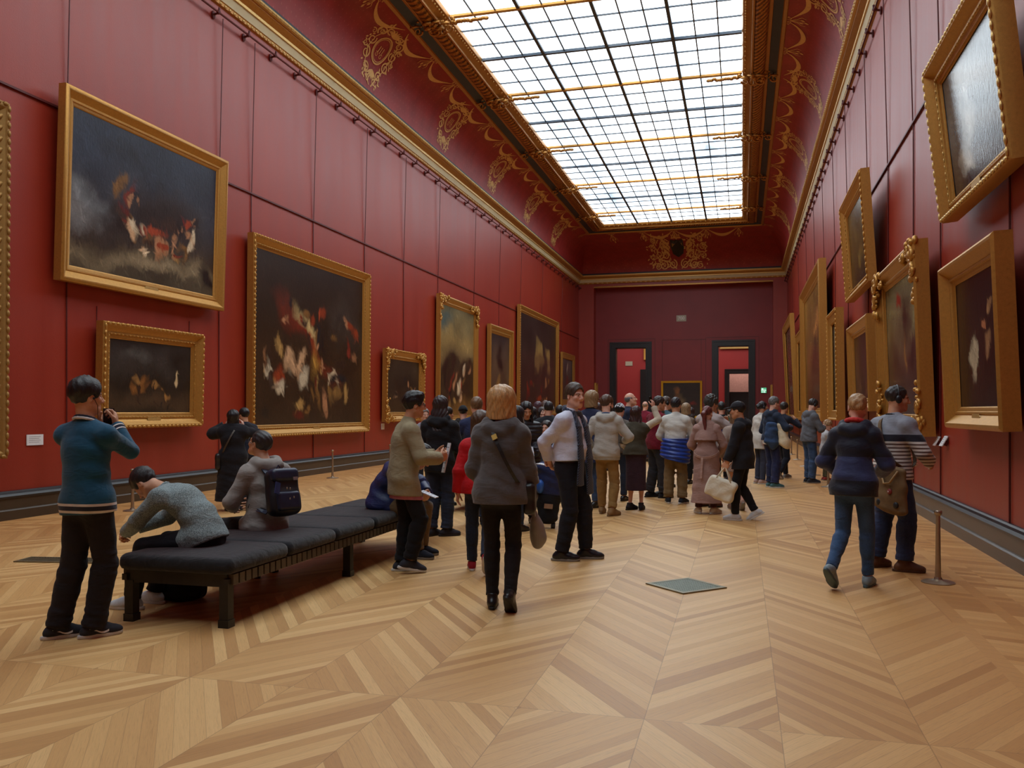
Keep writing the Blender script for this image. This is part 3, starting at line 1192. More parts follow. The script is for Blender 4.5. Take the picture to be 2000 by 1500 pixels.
def build_painting(label, loc, rz, tilt, w, h, fw, fd, style, img, gold=None, group=None, plate=True, cable=None, rough=.3, spec=.5):
    root = empty('framed_painting', loc, (0, 0, 0))
    root.rotation_euler = (tilt, 0, rz)
    root.rotation_mode = 'XYZ'
    tag(root, label, 'painting', group)
    gold = gold or GOLD
    prof = {
        'plain': [(0, 0), (0, .86), (.06, .94), (.14, 1), (.24, .97), (.30, .88), (.62, .46), (.68, .52), (.76, .50), (.80, .40), (.93, .34), (1, .24)],
        'deep': [(0, 0), (0, .80), (.05, .90), (.12, 1), (.22, 1), (.28, .90), (.40, .66), (.58, .50), (.62, .58), (.72, .58), (.76, .46), (.92, .38), (.94, .30), (1, .25)],
        'flat': [(0, 0), (0, .9), (.1, 1), (.2, .98), (.24, .86), (.80, .60), (.84, .66), (.92, .62), (1, .36)],
    }[style.split('+')[0]]
    m = MB()
    rings_rect(m, w, h, [(a * fw, b * fd) for a, b in prof])
    m.add([(-w / 2, 0, 0), (w / 2, 0, 0), (w / 2, 0, h), (-w / 2, 0, h)], [(0, 3, 2, 1)])
    nv0 = len(m.v)
    if 'bead' in style:
        bi = 1 if 'pale' in style else 0
        st = max(.055, min(.11, fw * .42))
        for x, z, tx in edge_pts(w, h, fw * .10, st):
            r = (st * .46, fw * .07, fw * .10) if tx else (fw * .10, fw * .07, st * .46)
            m.blob((x, -fd * .99, z), r, 6, bi)
        for x, z, tx in edge_pts(w, h, fw * .72, st * .8):
            r = (st * .3, fw * .04, fw * .05) if tx else (fw * .05, fw * .04, st * .3)
            m.blob((x, -fd * .56, z), r, 5, bi)
    if 'leaf' in style:
        st = fw * .5
        for i, (x, z, tx) in enumerate(edge_pts(w, h, fw * .44, st)):
            a = .7 if i % 2 else -.7
            ax = ((math.cos(a), 0, math.sin(a)), (0, 1, 0), (-math.sin(a), 0, math.cos(a)))
            m.blob((x, -fd * .72, z), (fw * .26, fw * .07, fw * .11), 6, ax=ax)
    if 'corner' in style:
        rr = random.Random(int(w * 100))
        for sx in (-1, 1):
            for z0, sz in ((0, 1), (h, -1)):
                for k in range(64):
                    t = rr.random() ** 1.5 * min(.95, h * .32)
                    alongx = rr.random() < .5
                    q = rr.uniform(0, fw * .8)
                    x = sx * (w / 2 - (t if alongx else q))
                    z = z0 + sz * (q if alongx else t)
                    r = fw * rr.uniform(.08, .2)
                    m.blob((x, -fd * rr.uniform(.75, 1.05), z), (r, r * .8, r * rr.uniform(.6, 1.4)), 7)
                for (dx, dz, R) in ((fw * .5, fw * .5, fw * .5), (fw * 1.3, fw * .3, fw * .34), (fw * .3, fw * 1.3, fw * .34)):
                    pts = []
                    for i in range(14):
                        a = 3.0 * PI * i / 13
                        q = R * (1 - .75 * i / 13)
                        pts.append((sx * (w / 2 - dx + q * math.cos(a)), -fd * 1.02, z0 + sz * (dz + q * math.sin(a))))
                    m.tube(pts, fw * .10, 6)
    fo = m.build('frame', [gold, GOLD_PALE], root, ang=35)
    ev = np.empty(len(fo.data.edges) * 2, np.int32)
    fo.data.edges.foreach_get('vertices', ev)
    sh = fo.data.attributes['sharp_edge'] if 'sharp_edge' in fo.data.attributes else None
    if sh:
        q = np.empty(len(fo.data.edges), bool)
        sh.data.foreach_get('value', q)
        q[ev.reshape(-1, 2).min(1) >= nv0] = False      # carved beads stay smooth
        sh.data.foreach_set('value', q)
    # the picture itself
    H, W = img.shape[:2]
    cw, ch = w - 2 * fw + .02, h - 2 * fw + .02
    zz, xx = np.meshgrid(np.linspace(h - fw + .01, fw - .01, H), np.linspace(-cw / 2, cw / 2, W), indexing='ij')
    vs = np.stack([xx, np.full_like(xx, -fd * .22), zz], -1).reshape(-1, 3)
    idx = np.arange(H * W).reshape(H, W)
    fc = np.stack([idx[:-1, :-1], idx[1:, :-1], idx[1:, 1:], idx[:-1, 1:]], -1).reshape(-1, 4)
    mesh_obj('canvas', vs, fc, canvas_mat(rough, spec), root, cols=img.reshape(-1, 3))
    if plate:
        m = MB()
        pw = min(.36, w * .14)
        m.prism([(-pw / 2, fw * .55), (-pw / 2 + .03, fw * .42), (pw / 2 - .03, fw * .42), (pw / 2, fw * .55), (pw / 2 - .03, fw * .68), (-pw / 2 + .03, fw * .68)], -fd * .62, -fd * .60)
        m.build('nameplate', GOLD_PALE, root)
    if cable:
        for x in (-w / 2 + .12, w / 2 - .12):
            m = MB()
            m.tube([(x, .10, h - .25), (x, .10, cable)], .008, 5)
            m.obox((x, .06, h - .25), ((1, 0, 0), (0, 1, 0), (0, 0, 1)), (.02, .06, .05))
            m.build('hanging_rod', RED_TRIM, root)
    return root


def wall_painting(label, side, TL, TR, BR, BL, ot, ob, fw, fd, style, pic, **kw):
    """TL.. pixel corners of the frame's front; ot, ob how far the front stands off the wall at top and bottom"""
    Xt = XL + ot if side < 0 else XR - ot
    Xb = XL + ob if side < 0 else XR - ob
    a, b, c, d = wall_pt(Xt, *TL), wall_pt(Xt, *TR), wall_pt(Xb, *BR), wall_pt(Xb, *BL)
    yl, yr = (a[0] + d[0]) / 2, (b[0] + c[0]) / 2
    zt, zb = (a[1] + b[1]) / 2, (c[1] + d[1]) / 2
    w, h = abs(yr - yl), zt - zb
    tilt = math.atan2(ot - ob, h)
    X = (XL + ob - fd) if side < 0 else (XR - ob + fd)
    asp = (w - 2 * fw) / (h - 2 * fw)
    img = paint(pic[0], asp, pic[1], pic[2], **(pic[3] if len(pic) > 3 else {}))
    r = build_painting(label, (X, (yl + yr) / 2, zb), PI / 2 if side < 0 else -PI / 2, tilt, w, h, fw, fd, style, img, **kw)
    print('PAINTING %s: y %.2f..%.2f z %.2f..%.2f  %.2f x %.2f tilt %.1f' % (label[:30], yl, yr, zb, zt, w, h, math.degrees(tilt)))
    return r


rs = random.Random(21)


def scatter(n, u0, u1, v0, v1, ru, rv, cols, soft=.5):
    return [(rs.uniform(u0, u1), rs.uniform(v0, v1), rs.uniform(ru * .5, ru), rs.uniform(rv * .5, rv), rs.uniform(-.7, .7), rs.choice(cols), soft) for _ in range(n)]


FLESH = [(190, 150, 112), (206, 184, 150), (170, 120, 84), (150, 104, 70)]
DARKS = [(34, 26, 24), (50, 34, 26), (28, 30, 34), (60, 40, 30)]
REDS = [(120, 40, 26), (146, 58, 30), (98, 30, 24)]
OCHRE = [(140, 104, 56), (120, 84, 44), (164, 128, 74)]

# left wall
sky_dark = [(0, (30, 40, 56)), (.3, (42, 50, 62)), (.55, (60, 60, 62)), (.78, (64, 54, 44)), (.86, (112, 98, 74)), (1, (70, 62, 48))]
wall_painting('huge dark stormy painting in a plain gilt frame tilted out above a smaller one', -1, (130, 163), (447, 311), (441, 605), (122, 549), .34, .24, .26, .15, 'plain', (
    4, sky_dark, [(.10, .55, .2, .14, 0, (112, 116, 118), 1), (.4, .22, .3, .1, .3, (28, 34, 44), .9), (.62, .52, .34, .24, 0, (36, 28, 26), .7), (.30, .62, .14, .16, 0, (34, 26, 22), .8)]
    + scatter(14, .30, .90, .38, .66, .05, .08, DARKS + REDS + OCHRE[1:2]) + scatter(8, .40, .86, .42, .62, .022, .03, FLESH[2:], .5) + scatter(9, .30, .84, .70, .84, .06, .05, OCHRE + DARKS, .6) + scatter(17, .32, .84, .58, .84, .04, .07, FLESH, .5) + scatter(6, .3, .8, .5, .8, .03, .035, REDS, .4)
    + [(.50, .91, .5, .075, 0, (138, 122, 94), .8), (.08, .64, .12, .12, 0, (126, 124, 122), 1), (.96, .9, .08, .12, 0, (26, 24, 24), .7)], dict(rows=190, n=1700)), cable=None)
wall_painting('small wide painting of tawny shapes on dark ground, below the huge tilted painting', -1, (205, 624), (402, 654), (396, 831), (201, 839), .26, .22, .26, .16, 'deep+bead', (
    8, [(0, (44, 42, 42)), (.35, (58, 52, 48)), (.6, (40, 32, 26)), (.85, (70, 52, 36)), (1, (52, 40, 30))],
    [(.3, .2, .2, .14, 0, (84, 82, 78), .9), (.85, .3, .25, .3, 0, (30, 24, 22), .9)] + scatter(8, .15, .6, .5, .75, .10, .08, [(128, 82, 40), (98, 62, 34), (150, 108, 60)], .6)
    + scatter(4, .66, .80, .35, .75, .05, .10, [(196, 170, 126), (160, 112, 60)], .5) + scatter(9, .2, .8, .55, .9, .02, .10, DARKS, .4), dict(rows=120, n=700)), cable=1.95)
wall_painting('very tall dark painting with a sweep of cream and red behind the seated visitors', -1, (497, 455), (726, 535), (721, 845), (495, 853), .26, .22, .26, .17, 'plain+bead', (
    15, [(0, (34, 26, 20)), (.3, (44, 34, 24)), (.6, (54, 36, 22)), (1, (48, 32, 22))],
    [(.45, .50, .42, .11, .55, (134, 46, 26), .8), (.40, .36, .18, .09, .5, (196, 168, 112), .7), (.5, .62, .12, .14, .2, (158, 116, 50), .8), (.85, .3, .2, .2, 0, (56, 50, 44), 1)]
    + scatter(14, .05, .9, .25, .65, .05, .07, DARKS + REDS + OCHRE[1:2]) + scatter(12, .05, .95, .3, .95, .025, .06, FLESH[2:] + OCHRE, .6) + scatter(12, .1, .9, .55, .9, .035, .10, FLESH[:3] + OCHRE, .5) + scatter(7, .05, .95, .7, .98, .07, .08, REDS + DARKS, .6)
    + scatter(5, .05, .4, .6, .8, .05, .06, [(180, 166, 140), (60, 46, 40)], .5), dict(rows=180, n=1600)), cable=None)
wall_painting('small dark painting in a heavily carved gilt frame behind the man in a beige jacket', -1, (757, 680), (832, 692), (829, 822), (755, 824), .24, .21, .28, .15, 'plain+corner+bead', (
    16, [(0, (62, 52, 40)), (.5, (46, 36, 28)), (1, (58, 42, 26))], scatter(8, .2, .9, .55, .95, .05, .10, OCHRE + FLESH, .5) + scatter(8, .2, .9, .4, .9, .08, .1, DARKS, .6), dict(rows=90, n=400)), cable=None)
wall_painting('tall painting of pale clouded sky over dark shapes, gilt frame with carved corners', -1, (861, 572), (936, 602), (934, 829), (859, 826), .24, .20, .30, .16, 'plain+corner', (
    17, [(0, (104, 102, 78)), (.3, (150, 126, 78)), (.42, (120, 100, 66)), (.5, (60, 48, 34)), (.85, (54, 40, 26)), (1, (128, 92, 44))],
    [(.1, .1, .3, .1, 0, (78, 96, 92), .9)] + scatter(10, .1, .9, .5, .85, .08, .10, DARKS, .5) + scatter(12, .1, .9, .55, .95, .05, .09, OCHRE + FLESH, .5) + scatter(3, .3, .8, .6, .8, .04, .07, REDS), dict(rows=120, n=700)), cable=None)
wall_painting('narrow upright painting of one dark shape, beside the large painting with two arches', -1, (960, 632), (1004, 647), (1003, 812), (957, 820), .24, .20, .34, .17, 'deep', (
    18, [(0, (54, 48, 48)), (.5, (92, 72, 54)), (1, (66, 48, 34))], [(.5, .42, .22, .2, 0, (38, 28, 24), .6), (.45, .72, .16, .12, .4, (150, 112, 60), .6), (.5, .22, .09, .08, 0, (44, 32, 26), .5)], dict(rows=80, n=300)), cable=None)
wall_painting('large brown painting with two glowing arches in a gilt frame', -1, (1017, 594), (1092, 630), (1091, 806), (1015, 816), .24, .20, .30, .16, 'plain+bead', (
    19, [(0, (44, 36, 32)), (.5, (50, 40, 34)), (1, (46, 36, 30))], [(.50, .38, .11, .17, 0, (150, 122, 70), .5), (.76, .38, .10, .16, 0, (150, 122, 70), .5), (.5, .5, .11, .12, 0, (118, 92, 56), .5), (.76, .5, .10, .12, 0, (118, 92, 56), .5)]
    + scatter(12, .2, .9, .6, .95, .04, .07, OCHRE + REDS + FLESH[3:], .6), dict(rows=110, n=500)), cable=None)
wall_painting('smallest gilt framed picture on the wall before the corner pilaster, grey with a red stroke', -1, (1100, 687), (1124, 695), (1122, 792), (1098, 792), .20, .18, .34, .14, 'flat', (
    20, [(0, (70, 70, 72)), (1, (60, 50, 44))], [(.5, .55, .2, .2, 0, (96, 40, 32), .6), (.5, .25, .06, .2, .2, (150, 140, 124), .5)], dict(rows=60, n=120)), plate=False)
wall_painting('ornate dark gilt frame cut by the left edge, beside the man in a teal sweater', -1, (-160, 108), (20, 217), (20, 879), (-160, 925), .26, .22, .30, .18, 'plain+bead+leaf', (
    22, [(0, (40, 34, 30)), (1, (52, 40, 30))], scatter(9, .1, .9, .3, .9, .1, .12, OCHRE + DARKS), dict(rows=70, n=200)), gold=GOLD_DULL, plate=False)
# right wall
wall_painting('large upper painting with a pale sheen, its heavy gilt frame leaning far out', 1, (1807, 118), (1931, -96), (1958, 322), (1827, 438), .50, .30, .24, .20, 'deep+bead+pale', (
    31, [(0, (72, 80, 84)), (.5, (90, 96, 98)), (.8, (66, 66, 66)), (1, (34, 34, 36))], [(.35, .55, .14, .3, .1, (190, 190, 180), .9), (.3, .78, .18, .14, .3, (200, 196, 180), .8)], dict(rows=150, n=900)), cable=None, rough=.14, spec=1.0)
wall_painting('large dark painting with small lit patches in a broad gilt frame above two white labels', 1, (1833, 520), (1940, 449), (1947, 844), (1840, 832), .34, .26, .24, .19, 'plain', (
    32, [(0, (28, 22, 26)), (.5, (34, 26, 28)), (1, (26, 22, 24))], [(.70, .31, .05, .07, 0, (178, 134, 92), .5), (.60, .42, .05, .06, 0, (168, 108, 74), .5), (.36, .64, .10, .16, -.3, (186, 174, 144), .5), (.84, .64, .09, .12, .2, (176, 166, 132), .5), (.66, .56, .06, .08, .5, (160, 120, 84), .6)],
    dict(rows=150, n=900)), cable=None, rough=.2)
wall_painting('tall painting in a frame with scrolled carved corners beside the man in stripes', 1, (1705, 538), (1783, 470), (1795, 852), (1716, 841), .36, .26, .30, .20, 'plain+corner', (
    33, [(0, (120, 116, 84)), (.35, (112, 98, 70)), (.6, (70, 52, 48)), (1, (74, 66, 64))], [(.40, .17, .08, .10, .1, (150, 40, 30), .5), (.56, .3, .16, .2, .4, (62, 44, 36), .7), (.52, .52, .07, .16, 0, (150, 108, 62), .6), (.8, .3, .12, .25, 0, (150, 140, 98), .8), (.72, .6, .16, .1, 0, (44, 36, 36), .7)],
    dict(rows=140, n=800)), cable=None, rough=.2)
wall_painting('upper olive toned painting in a studded gilt frame leaning out high on the wall', 1, (1640, 404), (1681, 322), (1690, 556), (1650, 589), .50, .36, .26, .18, 'plain+bead', (
    34, [(0, (84, 70, 36)), (.6, (64, 50, 28)), (1, (44, 34, 24))], scatter(5, .2, .8, .2, .8, .2, .2, [(110, 88, 40), (60, 44, 26)], .8), dict(rows=90, n=400)), rough=.24)
wall_painting('upright dark plum painting in a gilt frame below the olive toned upper one', 1, (1654, 637), (1693, 612), (1693, 806), (1655, 800), .36, .30, .26, .18, 'plain', (
    35, [(0, (56, 40, 34)), (1, (60, 44, 48))], scatter(7, .3, .8, .4, .9, .1, .1, [(110, 76, 52), (40, 28, 28)], .7), dict(rows=90, n=400)), rough=.22)
wall_painting('narrow studded gilt frame between the tallest frame and the plum toned painting', 1, (1614, 616), (1631, 602), (1634, 823), (1616, 818), .40, .36, .26, .2, 'flat+bead', (
    36, [(0, (120, 110, 90)), (1, (84, 70, 50))], scatter(5, .2, .8, .2, .8, .2, .2, OCHRE, .7), dict(rows=70, n=200)), rough=.24, plate=False)
wall_painting('tallest brown painting with a flame coloured streak, in a broad plain gilt frame', 1, (1560, 573), (1598, 508), (1601, 822), (1565, 818), .44, .36, .40, .24, 'plain', (
    37, [(0, (132, 98, 44)), (.4, (120, 84, 44)), (1, (60, 42, 30))], [(.6, .36, .16, .14, 0, (190, 130, 68), .7), (.5, .6, .3, .2, 0, (70, 48, 34), .8)], dict(rows=110, n=500)), rough=.24)
wall_painting('plum toned painting farthest along the wall behind the row of steel posts', 1, (1528, 640), (1543, 606), (1550, 826), (1536, 822), .62, .40, .34, .2, 'flat', (
    38, [(0, (86, 54, 44)), (1, (60, 36, 34))], scatter(5, .2, .8, .3, .8, .2, .1, OCHRE + REDS, .7), dict(rows=70, n=200)), rough=.26, plate=False)
wall_painting('slim gilt frame half hidden behind the tallest brown painting', 1, (1552, 655), (1562, 644), (1563, 820), (1554, 819), .40, .36, .36, .2, 'flat', (
    39, [(0, (110, 80, 40)), (1, (84, 58, 36))], [], dict(rows=50, n=80)), rough=.26, plate=False)


def end_painting(label, x0, x1, z0, z1, y, fw, pic, gold=None, rz=0, **kw):
    w, h = x1 - x0, z1 - z0
    img = paint(pic[0], (w - 2 * fw) / (h - 2 * fw), pic[1], pic[2], **(pic[3] if len(pic) > 3 else {}))
    return build_painting(label, ((x0 + x1) / 2, y, z0), rz, .02, w, h, fw, .12, 'flat', img, gold=gold, plate=False, **kw)


end_painting('dark wide painting in a thin bright gilt frame between the two doorways', -4.86, -2.36, 1.1, 3.4, YREC - .02, .13, (
    41, [(0, (40, 30, 28)), (1, (46, 34, 32))], [(.38, .3, .10, .2, 0, (128, 80, 44), .6), (.48, .5, .14, .16, .4, (110, 90, 60), .7), (.8, .6, .1, .12, 0, (120, 36, 32), .7)], dict(rows=80, n=400)), gold=gold_mat('bright_gilding', (206, 156, 40), (130, 90, 20), .45, .5))
end_painting('gilt frame with a pale lower edge seen high through the doorway beside the green sign', -1.55, 1.4, 6.0, 8.6, 63.9, .36, (
    42, [(0, (90, 70, 50)), (1, (60, 50, 42))], scatter(6, .1, .9, .6, 1, .1, .1, FLESH + DARKS, .6), dict(rows=50, n=100)), gold=GOLD_PALE)
end_painting('corner of a gilt frame seen through the doorway with the small sign', -7.0, -5.0, 5.3, 7.0, 63.9, .2, (
    43, [(0, (50, 40, 34)), (1, (60, 46, 38))], [], dict(rows=30, n=50)))
end_painting('thin gilt frame edge on in the far recess behind the blond woman', -.9, .9, .9, 3.3, 0, .14, (
    44, [(0, (70, 60, 40)), (1, (60, 46, 38))], [], dict(rows=30, n=50)))
o = C.objects[-1]
root = [q for q in C.objects if q.type == 'EMPTY' and 'behind the blond woman' in q.get('label', '')][0]
root.location = (XL + .98, 53.92, .9)
root.rotation_euler = (0, 0, PI / 2)
root.scale = (.34, 1, 1)
r2 = end_painting('thin gilt frame edge on in the far recess beside the green sign', -.9, .9, .9, 3.1, 0, .14, (
    45, [(0, (70, 60, 40)), (1, (60, 46, 38))], [], dict(rows=30, n=50)))
r2.location = (XR - .82, 53.92, .9)
r2.rotation_euler = (0, 0, -PI / 2)
r2.scale = (.34, 1, 1)


# ------------------------------------------------------------------ signs and labels
def text_obj(name, s, size, loc, rot, mat, parent=None, ext=.002):
    cu = bpy.data.curves.new(name, 'FONT')
    cu.body = s
    cu.size = size
    cu.align_x = 'CENTER'
    cu.align_y = 'CENTER'
    cu.extrude = ext
    cu.materials.append(mat)
    tmp = bpy.data.objects.new(name, cu)
    C.objects.link(tmp)
    me = bpy.data.meshes.new_from_object(tmp.evaluated_get(bpy.context.evaluated_depsgraph_get()))
    bpy.data.objects.remove(tmp)
    ob = bpy.data.objects.new(name, me)
    C.objects.link(ob)
    ob.location = loc
    ob.rotation_euler = rot
    if parent:
        ob.parent = parent
    return ob


m = MB()
m.box((-.30, -.03, -.19), (.30, 0, .19))
sg = m.build('room_sign', plain('grey_sign_plate', (168, 160, 140), .5, var=.04))
sg.location = (-3.63, YREC - .005, 7.28)
tag(sg, 'grey plate reading 700 high on the red end wall', 'sign')
text_obj('number', '700', .27, (0, -.032, 0), (PI / 2, 0, 0), plain('white_lettering', (228, 226, 220), .5), sg)
m = MB()
m.box((-.26, -.03, -.16), (.26, 0, .16))
sg = m.build('room_sign', plain('grey_sign_plate', (168, 160, 140), .5))
sg.location = (-8.1, 63.98, 5.05)
tag(sg, 'small pale plate on the red wall seen through a doorway', 'sign')
EM = NT('lit_green_sign')
EM.set(color=srgb(60, 150, 100), em=srgb(96, 200, 150), ems=.7, rough=.4)
EW = NT('lit_white_pictogram')
EW.set(color=srgb(220, 240, 228), em=srgb(225, 245, 235), ems=.9, rough=.4)
m = MB()
m.box((-.17, -.06, -.17), (.17, 0, .17))
sg = m.build('exit_sign', plain('sign_casing', (60, 66, 62), .5))
sg.location = (1.28, YREC - .01, 2.78)
tag(sg, 'small lit green sign box on the red wall beside the tall dark doorway', 'sign')
m = MB()
m.box((-.155, -.066, -.155), (.155, -.058, .155))
m.build('lit_panel', EM.mat, sg)
m = MB()
m.box((-.14, -.069, -.02), (.14, -.066, .03))
m.box((-.12, -.069, .04), (-.03, -.066, .12))
m.prism([(.12, -.10), (.02, -.05), (.02, -.15)], -.069, -.066)
m.box((-.13, -.069, -.12), (.03, -.066, -.08))
m.build('pictogram', EW.mat, sg)


def wall_label(side, px, py, w, h, label, tilt=.35):
    X = XL if side < 0 else XR
    Y, Z = wall_pt(X, px, py)
    m = MB()
    m.box((-w / 2, -.012, -h / 2), (w / 2, 0, h / 2))
    o = m.build('wall_label', WHITE_CARD)
    o.location = (X - side * (.045 if tilt else .005), Y, Z)
    o.rotation_euler = (-tilt, 0, PI / 2 if side < 0 else -PI / 2)
    tag(o, label, 'label')
    m = MB()
    m.box((-w * .3, 0, -h * .3), (w * .3, .05, h * .12))
    m.build('holder', RED_TRIM, o)
    m = MB()
    for i in range(4):
        m.box((-w * .38, -.0135, h * (.28 - .17 * i)), (w * (.34 - .1 * (i % 2)), -.012, h * (.31 - .17 * i)))
    m.build('print', plain('grey_print', (130, 130, 134), .7), o)


wall_label(-1, 67, 859, .30, .155, 'white wall label beside the ornate frame cut by the left edge', 0)
wall_label(-1, 747, 833, .20, .17, 'small white label between the very tall painting and the small heavily carved frame', 0)
wall_label(1, 1837, 862, .13, .14, 'smaller white card of the pair below the dark painting with small lit patches', .5)
wall_label(1, 1851, 862, .17, .15, 'larger white card of the pair below the dark painting with small lit patches', .5)


# ------------------------------------------------------------------ floor grilles
def grille(cx, cy, a, b, rot, label, mat, bars_=22, two=False):
    m = MB()
    t = .035
    for (x0, x1, y0, y1) in ((-a, a, -b, -b + t), (-a, a, b - t, b), (-a, -a + t, -b + t, b - t), (a - t, a, -b + t, b - t)):
        m.box((x0, y0, .001), (x1, y1, .012))
    o = m.build('floor_grille', STEEL_DULL)
    o.location = (cx, cy, 0)
    o.rotation_euler = (0, 0, rot)
    tag(o, label, 'grille')
    m = MB()
    m.box((-a + t, -b + t, .001), (a - t, b - t, .003))
    m.build('dark_duct', plain('dark_duct', (22, 20, 18), .8), o)
    m = MB()
    for i in range(bars_):
        x = -a + t + (2 * a - 2 * t) * (i + .5) / bars_
        m.box((x - .006, -b + t, .003), (x + .006, b - t, .010))
    if two:
        for i in range(bars_):
            y = -b + t + (2 * b - 2 * t) * (i + .5) / bars_
            m.box((-a + t, y - .006, .003), (a - t, y + .006, .0095))
    m.build('bars', mat, o)
    return o


STEEL_DULL = plain('worn_brass_grille', (126, 118, 92), .45, .6, var=.1)
grille(-.47, 7.60, .245, .245, PI / 4, 'square metal floor grille set cornerwise in the parquet', plain('greenish_metal', (104, 110, 94), .45, .6), 20, True)
gx, gy = floor_at(104, 1094)
grille(gx + .1, gy, .42, .14, .17, 'long slotted metal floor grille behind the man in the teal sweater', STEEL_DULL, 26, False)


# ------------------------------------------------------------------ steel posts
def post(x, y, label, group, rot=0):
    root = empty('barrier_post', (x, y, 0))
    tag(root, label, 'post', group)
    m = MB()
    m.lathe([(.138, 0), (.138, .008), (.12, .016), (.05, .024), (.036, .032), (.03, .05)], n=32)
    m.build('base', STEEL, root, ang=40)
    m = MB()
    m.lathe([(.026, .03), (.022, .25), (.018, .60)], n=16)
    m.build('pole', STEEL, root, ang=40)
    m = MB()
    m.lathe([(.020, .595), (.030, .605), (.034, .62), (.034, .632), (.028, .64)], n=16)
    m.build('cap', STEEL, root, ang=40)
    return root


post(1.68, 8.34, 'nearest steel barrier post, standing on the oak border beside the couple in jeans', 'steel posts along the wall of leaning frames')
for y, lb in ((11.64, 'steel barrier post mostly hidden behind the man with the brown shoulder bag'), (18.26, 'steel barrier post behind the walking woman in a navy jacket'),
              (21.57, 'steel barrier post just beyond the child in a pale coat'), (24.9, 'steel barrier post between the man in a grey hoodie and the grey-haired man, nearer one'),
              (28.2, 'second steel barrier post between the man in a grey hoodie and the grey-haired man'), (31.5, 'third and farthest steel barrier post seen beyond the grey-haired man')):
    post(1.67, y, lb, 'steel posts along the wall of leaning frames')
for y, lb in ((11.17, 'steel barrier post behind the hunched man in the heathered sweater'), (17.8, 'steel barrier post standing before the very tall painting beyond the bench'),
              (21.1, 'steel barrier post whose cap shows above the navy jacket on the bench')):
    post(-8.97, y, lb, 'steel posts along the wall behind the bench')


# ------------------------------------------------------------------ benches
def bench(x0, y0, n, label, seed=1):
    """padded museum bench: square cushions in a row over slatted dark metal frames"""
    W, L, PITCH = .93, .82, .822
    root = empty('museum_bench', (x0, y0, 0))
    tag(root, label, 'bench')
    fab = cloth((27, 28, 32), .9, .25, 500, sheen=.25)
    for i in range(n):
        # rounded cushion
        m = MB()
        hx, hy, z0, z1, r = W / 2, L / 2, .375, .492, .035
        N = 4
        vs = []
        sec = []
        for k in range(9):
            a = PI / 2 * k / 8
        prof = [(-r, z0)] + [(-r + r * math.cos(a), z0 + r - r * math.sin(a)) for a in [PI / 2, PI / 4, 0]] + [(0, z1 - .05)] + [(-.05 + .05 * math.cos(a), z1 - .05 + .05 * math.sin(a)) for a in (PI / 8, PI / 4, 3 * PI / 8, PI / 2)] + [(-.15, z1 + .006), (-.28, z1 + .009)]
        b = 0
        for o, z in prof:
            ring_ = []
            cr = max(.012, .05 + o * .4)
            ax, ay = hx + o, hy + o
            for (sx, sy, a0) in ((1, 1, 0), (-1, 1, PI / 2), (-1, -1, PI), (1, -1, 1.5 * PI)):
                for q in range(5):
                    a = a0 + PI / 2 * q / 4
                    ring_.append((sx * (ax - cr) + cr * math.cos(a), sy * (ay - cr) + cr * math.sin(a), z))
            vs.append(ring_)
        nn = 20
        flat = [p for r_ in vs for p in r_]
        fs = []
        for a in range(len(vs) - 1):
            for k in range(nn):
                k2 = (k + 1) % nn
                fs.append((a * nn + k, a * nn + k2, (a + 1) * nn + k2, (a + 1) * nn + k))
        fs.append(tuple(reversed(range(nn))))
        fs.append(tuple((len(vs) - 1) * nn + k for k in range(nn)))
        m.add(flat, fs)
        o = m.build('cushion', fab, root, ang=50)
        o.location = (W / 2, L / 2 + i * PITCH, 0)
    tot = n * PITCH
    m = MB()
    for X in (.03, W - .07):
        m.box((X, .02, .30), (X + .04, tot - .02, .345))
    m.build('side_rail', BLACK_METAL, root)
    m = MB()
    y = .06
    while y < tot - .1:
        m.box((.012, y, .300), (W - .012, y + .062, .374))
        y += .082
    m.build('slats', plain('dark_stained_slats', (74, 62, 46), .5, var=.25, bscale=30), root)
    ends = [.07 + k * 1.94 for k in range(int(tot / 1.94) + 1)]
    for i, y in enumerate(ends):
        m = MB()
        m.box((.05, y - .03, .285), (W - .05, y + .03, .372))
        m.build('cross_beam', BLACK_METAL, root)
        for X in (.04, W - .11):
            m = MB()
            m.box((X, y - .035, .05), (X + .07, y + .035, .30))
            lg = m.build('leg', BLACK_METAL, root)
            m = MB()
            m.box((X - .006, y - .041, 0), (X + .076, y + .041, .055))
            m.build('foot', DARK_PAINT, lg)
    return root


bench(-4.36, 5.26, 5, 'long black padded bench with five cushions on dark metal legs, three people seated')
bench(-4.36, 12.3, 4, 'second black padded bench farther back, mostly hidden behind the visitors')
# ------------------------------------------------------------------ figures: implicit surfaces meshed with surface nets
f32 = np.float32


def vn(a):
    a = np.asarray(a, float)
    return a / (np.linalg.norm(a) + 1e-12)


